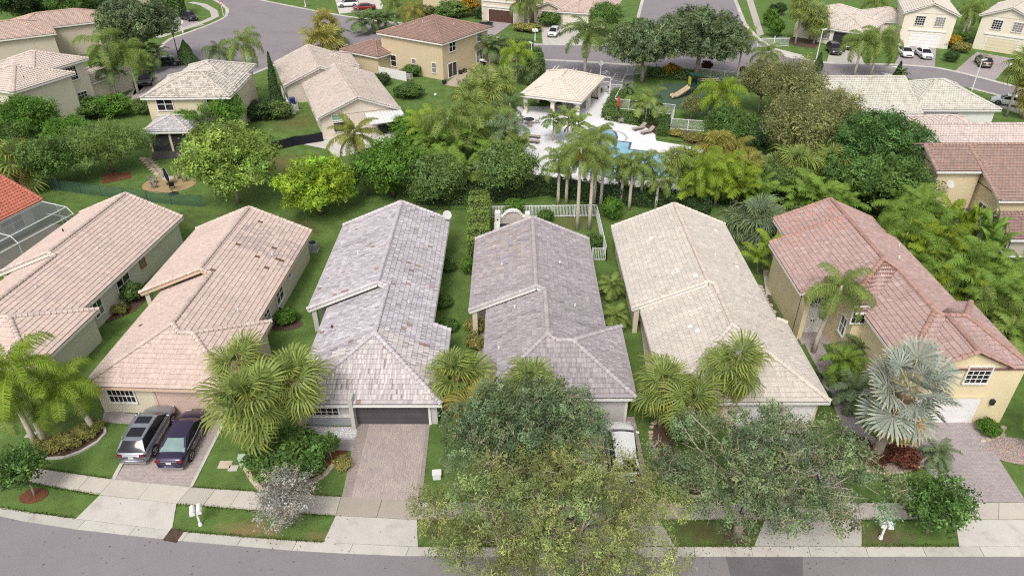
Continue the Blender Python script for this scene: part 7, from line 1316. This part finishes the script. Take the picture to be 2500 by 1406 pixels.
# left of the pool
for b, l, k, s, lf in (((-3.85,80.45,4.34),'weeping queen palm left of the pool corner','queen',1.5,'queen'),((-7.41,79.19,5.27),'tall queen palm behind the metal awning','queen',1.35,'queen'),((*(-0.47,77.96),4.5),'full date-like palm beside the pavilion','royal',1.0,'bluefan'),((*(-0.26,87.69),4.0),'dark arching palm at the pavilion corner','royal',.9,'queen_dk'),((*(-5.04,85.40),4.4),'fan palm above the tan house lawn','sabal',1.5,'sabal'),((*(-3.33,95.41),3.6),'fan palm beside the flagstone patio','sabal',1.5,'sabal'),((*(-1.45,100.51),3.2),'second fan palm beside the flagstone patio','sabal',1.35,'sabal'),((*(2.51,109.97),2.6),'low fan palm by the car park hedge','sabal',1.2,'queen_dk'),((0.77,111.30,4.72),'tall lime palm behind the flagstone patio','queen',1.2,'queen_lime'),((-3.75,119.37,3.53),'slim palm at the tan house corner','adon',1.6,'queen_dk'),((-2.43,121.86,3.18),'second slim palm at the tan house corner','adon',1.6,'queen_dk')): palm(k, l, b, s, lf)
for p, l in (((-7.69,73.33),'lower palm clump under the tall queen palms'),((-5.29,71.09),'dark palm clump by the short picket fence'),((-9.22,80.12),'palm clump at the edge of the tan house lawn'),((-1.88,76.92),'palm clump at the round pool tree')): palm('areca', l, (*p,2.2), 1.25, 'areca', stems=3)
palm('coco','coconut palm before the metal awning', (-17.42,75.24,5.03), 1.05, 'coconut', n=20, dead=2)
palm('royal','royal palm beside the car park', (11.58,113.51,7.25), 1.35, 'royal', n=17)
# left and top
palm('sabal','dense fan palm beside the red roof', (*(-53.70,71.51),3.2), 1.7, 'sabal', dead=8, n=28)
for b, l, k, s, lf in (((-84.77,125.77,2.77),'windswept palm behind the cream house','queen',1.3,'queen_dk'),((-58.32,103.91,7.57),'tall twin-trunk palm by the cream garage','queen',1.35,'queen'),((-55.92,105.09,6.30),'second tall palm by the cream garage','queen',1.25,'queen'),((-58.44,103.53,4.38),'short palm leaning on the cream garage','adon',1.6,'queen_dk'),((-48.46,119.37,2.87),'bushy palm at the cul-de-sac edge','queen',1.0,'queen_dk'),((-37.92,102.38,8.11),'tall lone palm at the cul-de-sac','queen',1.25,'queen'),((-32.24,123.14,3.07),'shaggy fan palm at the cul-de-sac','sabal',1.8,'sabal_y'),((-33.32,131.32,4.61),'upper shaggy fan palm at the cul-de-sac','sabal',1.5,'sabal_y'),((-30.33,125.77,3.45),'dark feather palm by the shaggy fan palms','adon',1.8,'queen_dk'),((-60.40,119.37,2.67),'small palm left of the black lamp','adon',1.6,'queen'),((-58.05,118.16,2.65),'small palm right beside the black lamp','adon',1.6,'queen_dk'),((-59.69,114.64,2.28),'yellowish palm behind the dark car','areca',1.2,'queen'),((-28.94,142.11,2.66),'slim palm at the far street kerb','adon',1.9,'queen_dk'),((-26.94,144.45,2.54),'second slim palm at the far street kerb','adon',1.9,'queen_dk'),((-24.84,146.52,2.10),'third slim palm at the far street kerb','adon',1.9,'queen_dk'),((-24.59,156.48,2.85),'palm at the top behind the tan house','queen',1.2,'queen'),((-20.04,150.80,2.78),'yellowish palm above the brown roof','queen',1.2,'sabal_y'),((1.64,147.22,5.02),'left trunk of the twin palms at the top','queen',1.2,'queen'),((3.27,147.22,5.40),'right trunk of the twin palms at the top','queen',1.2,'queen'),((-104.97,160.47,2.50),'drooping palm at the top left edge','queen',1.3,'coconut'),((51.88,133.65,7.25),'tall fan palm before the open garage house','sabal',1.5,'sabal'),((55.79,137.30,4.77),'fan palm at the open garage corner','sabal',1.5,'bluefan'),((55.48,134.25,4.69),'lower fan palm at the open garage corner','sabal',1.4,'sabal'),((54.98,114.42,5.50),'street palm left of the white cars','queen',1.3,'queen'),((57.61,114.42,5.81),'larger street palm left of the white cars','queen',1.5,'queen'),((73.49,150.80,4.34),'tall palm behind the open garage house','queen',1.2,'queen'),((84.27,137.30,5.48),'slim palm between the cream houses','queen',1.1,'queen'),((88.91,143.78,4.93),'second slim palm between the cream houses','queen',1.1,'queen'),((68.03,95.09,7.52),'leaning fan palm at the right street edge','sabal',1.5,'sabal'),((69.79,94.26,4.23),'fan palm at the right picture edge','sabal',1.4,'sabal_y'),((61.93,113.06,0.91),'tiny palm on the street verge','adon',.8,'queen_dk'),((-39.24,85.84,2.42),'palm beside the hipped lanai','queen',1.1,'queen_dk')): palm(k, l, b, s, lf)
# columnar conifers
def conifer(label, x, y, h, r, m, seed):
    rg = np.random.default_rng(seed); n = 2600; t = rg.random(n); a = rg.random(n)*6.283; rr_ = r*(1-t)**.8*(.75+.35*rg.random(n))*(1+.15*np.sin(a*3+t*9)); P = np.stack([rr_*np.cos(a), rr_*np.sin(a), .2+t*h], 1); Nn = unit(np.stack([np.cos(a),np.sin(a),.6+0*a],1)+rg.normal(size=(n,3))*.5); ct = rg.normal(1,.2,n); e = empty('conifer', (x,y,0), label=label, cat='tree')
    ob('crown', quadmesh('conifer_crown', leaf_quads(P,Nn,np.full(n,.32),np.full(n,.14),rg), LF[m], np.clip(np.stack([ct]*3,1),.2,2)), e); B().tube([(0,0,0),(0,0,h*.9)],[.14,.03],7).build('trunk', M['bark'], e)
conifer('tall thin cypress left of the long pale roof', *(-33.40,99.07), 7.5, .95, 'deep', 1); conifer('cone-shaped arborvitae beside the black lamp', *(-54.87,121.86), 3.6, 1.7, 'green', 2); conifer('small dark conifer on the street verge', *(50.24,117.68), 2.6, .8, 'deep', 3); conifer('small conifer before the grey-cream ridge', *(61.69,113.96), 2.2, .6, 'deep', 4)
# agave-like spiky plant by the gate
palm('date','spiky dark agave at the pool gate', (*(17.18,105.70),.8), 1.3, 'queen_dk', n=20)
# fallen leaves on the near lawns

# fallen leaves on road, gutter and pavement
Q = []; C = []
for cx, cy, rx, ry, n in ((*(3.13,24.84), 7.5, 2.0, 260), (*(13.53,25.24), 6.5, 2.2, 200), (*(-12.02,25.51), 4, 1.6, 60), (*(-21.42,25.24), 9, 3, 60), (*(7.09,27.48), 8, 1.2, 120)):
    for _ in range(n):
        x, y = cx+R.gauss(0,.5)*rx, cy+R.gauss(0,.5)*ry; a = R.uniform(0,6.28); l = R.uniform(.03,.07); z = .066
        Q.append([(x-l*math.cos(a),y-l*math.sin(a),z),(x+l*.4*math.sin(a),y-l*.4*math.cos(a),z+.008),(x+l*math.cos(a),y+l*math.sin(a),z),(x-l*.4*math.sin(a),y+l*.4*math.cos(a),z+.008)]); t = R.uniform(.5,1.3); C.append((.16*t,.11*t,.05*t))
ob('leaf_litter', quadmesh('leaf_litter', np.array(Q), mat('leaf_litter', (1,1,1), .9, 0, attr=True), np.array(C)), label='scattered dry leaves along the street edge', kind='stuff')

# kinds that repeat share a group phrase
GROUPS = {'tiled_house':'tiled houses of the neighbourhood','parked_car':'parked cars','mailbox':'white kerbside mailboxes','patio_chair':'outdoor chairs','patio_table':'outdoor tables','sun_lounger':'pool loungers','queen_palm':'queen palms','fan_palm':'fan palms','areca_palm':'clumping feather palms','christmas_palm':'small slender palms','dwarf_date_palm':'dwarf date palms','royal_palm':'stout feather palms','banana_plant':'banana plants','shrub':'garden shrubs','hedge':'hedges','broadleaf_tree':'broadleaf garden trees','oak_tree':'oak trees','picket_fence':'white picket fences','mesh_fence':'mesh fences','wire_fence':'wire fences','satellite_dish':'satellite dishes','air_conditioner':'air conditioners','meter_lid':'meter lids in the lawns','utility_box':'utility boxes','light_pole':'white street light poles','road_sign':'road signs','conifer':'conifers','stone_border':'stone borders','bed_edging':'bed edgings','planter':'planters','patio_umbrella':'closed umbrellas','storage_cabinet':'cabinets under the awning','lanai_screen':'dark lanai screens'}
for o in COL.objects:
    if o.parent is None and 'category' in o and 'group' not in o:
        g = GROUPS.get(o.name.split('.')[0])
        if g: o['group'] = g
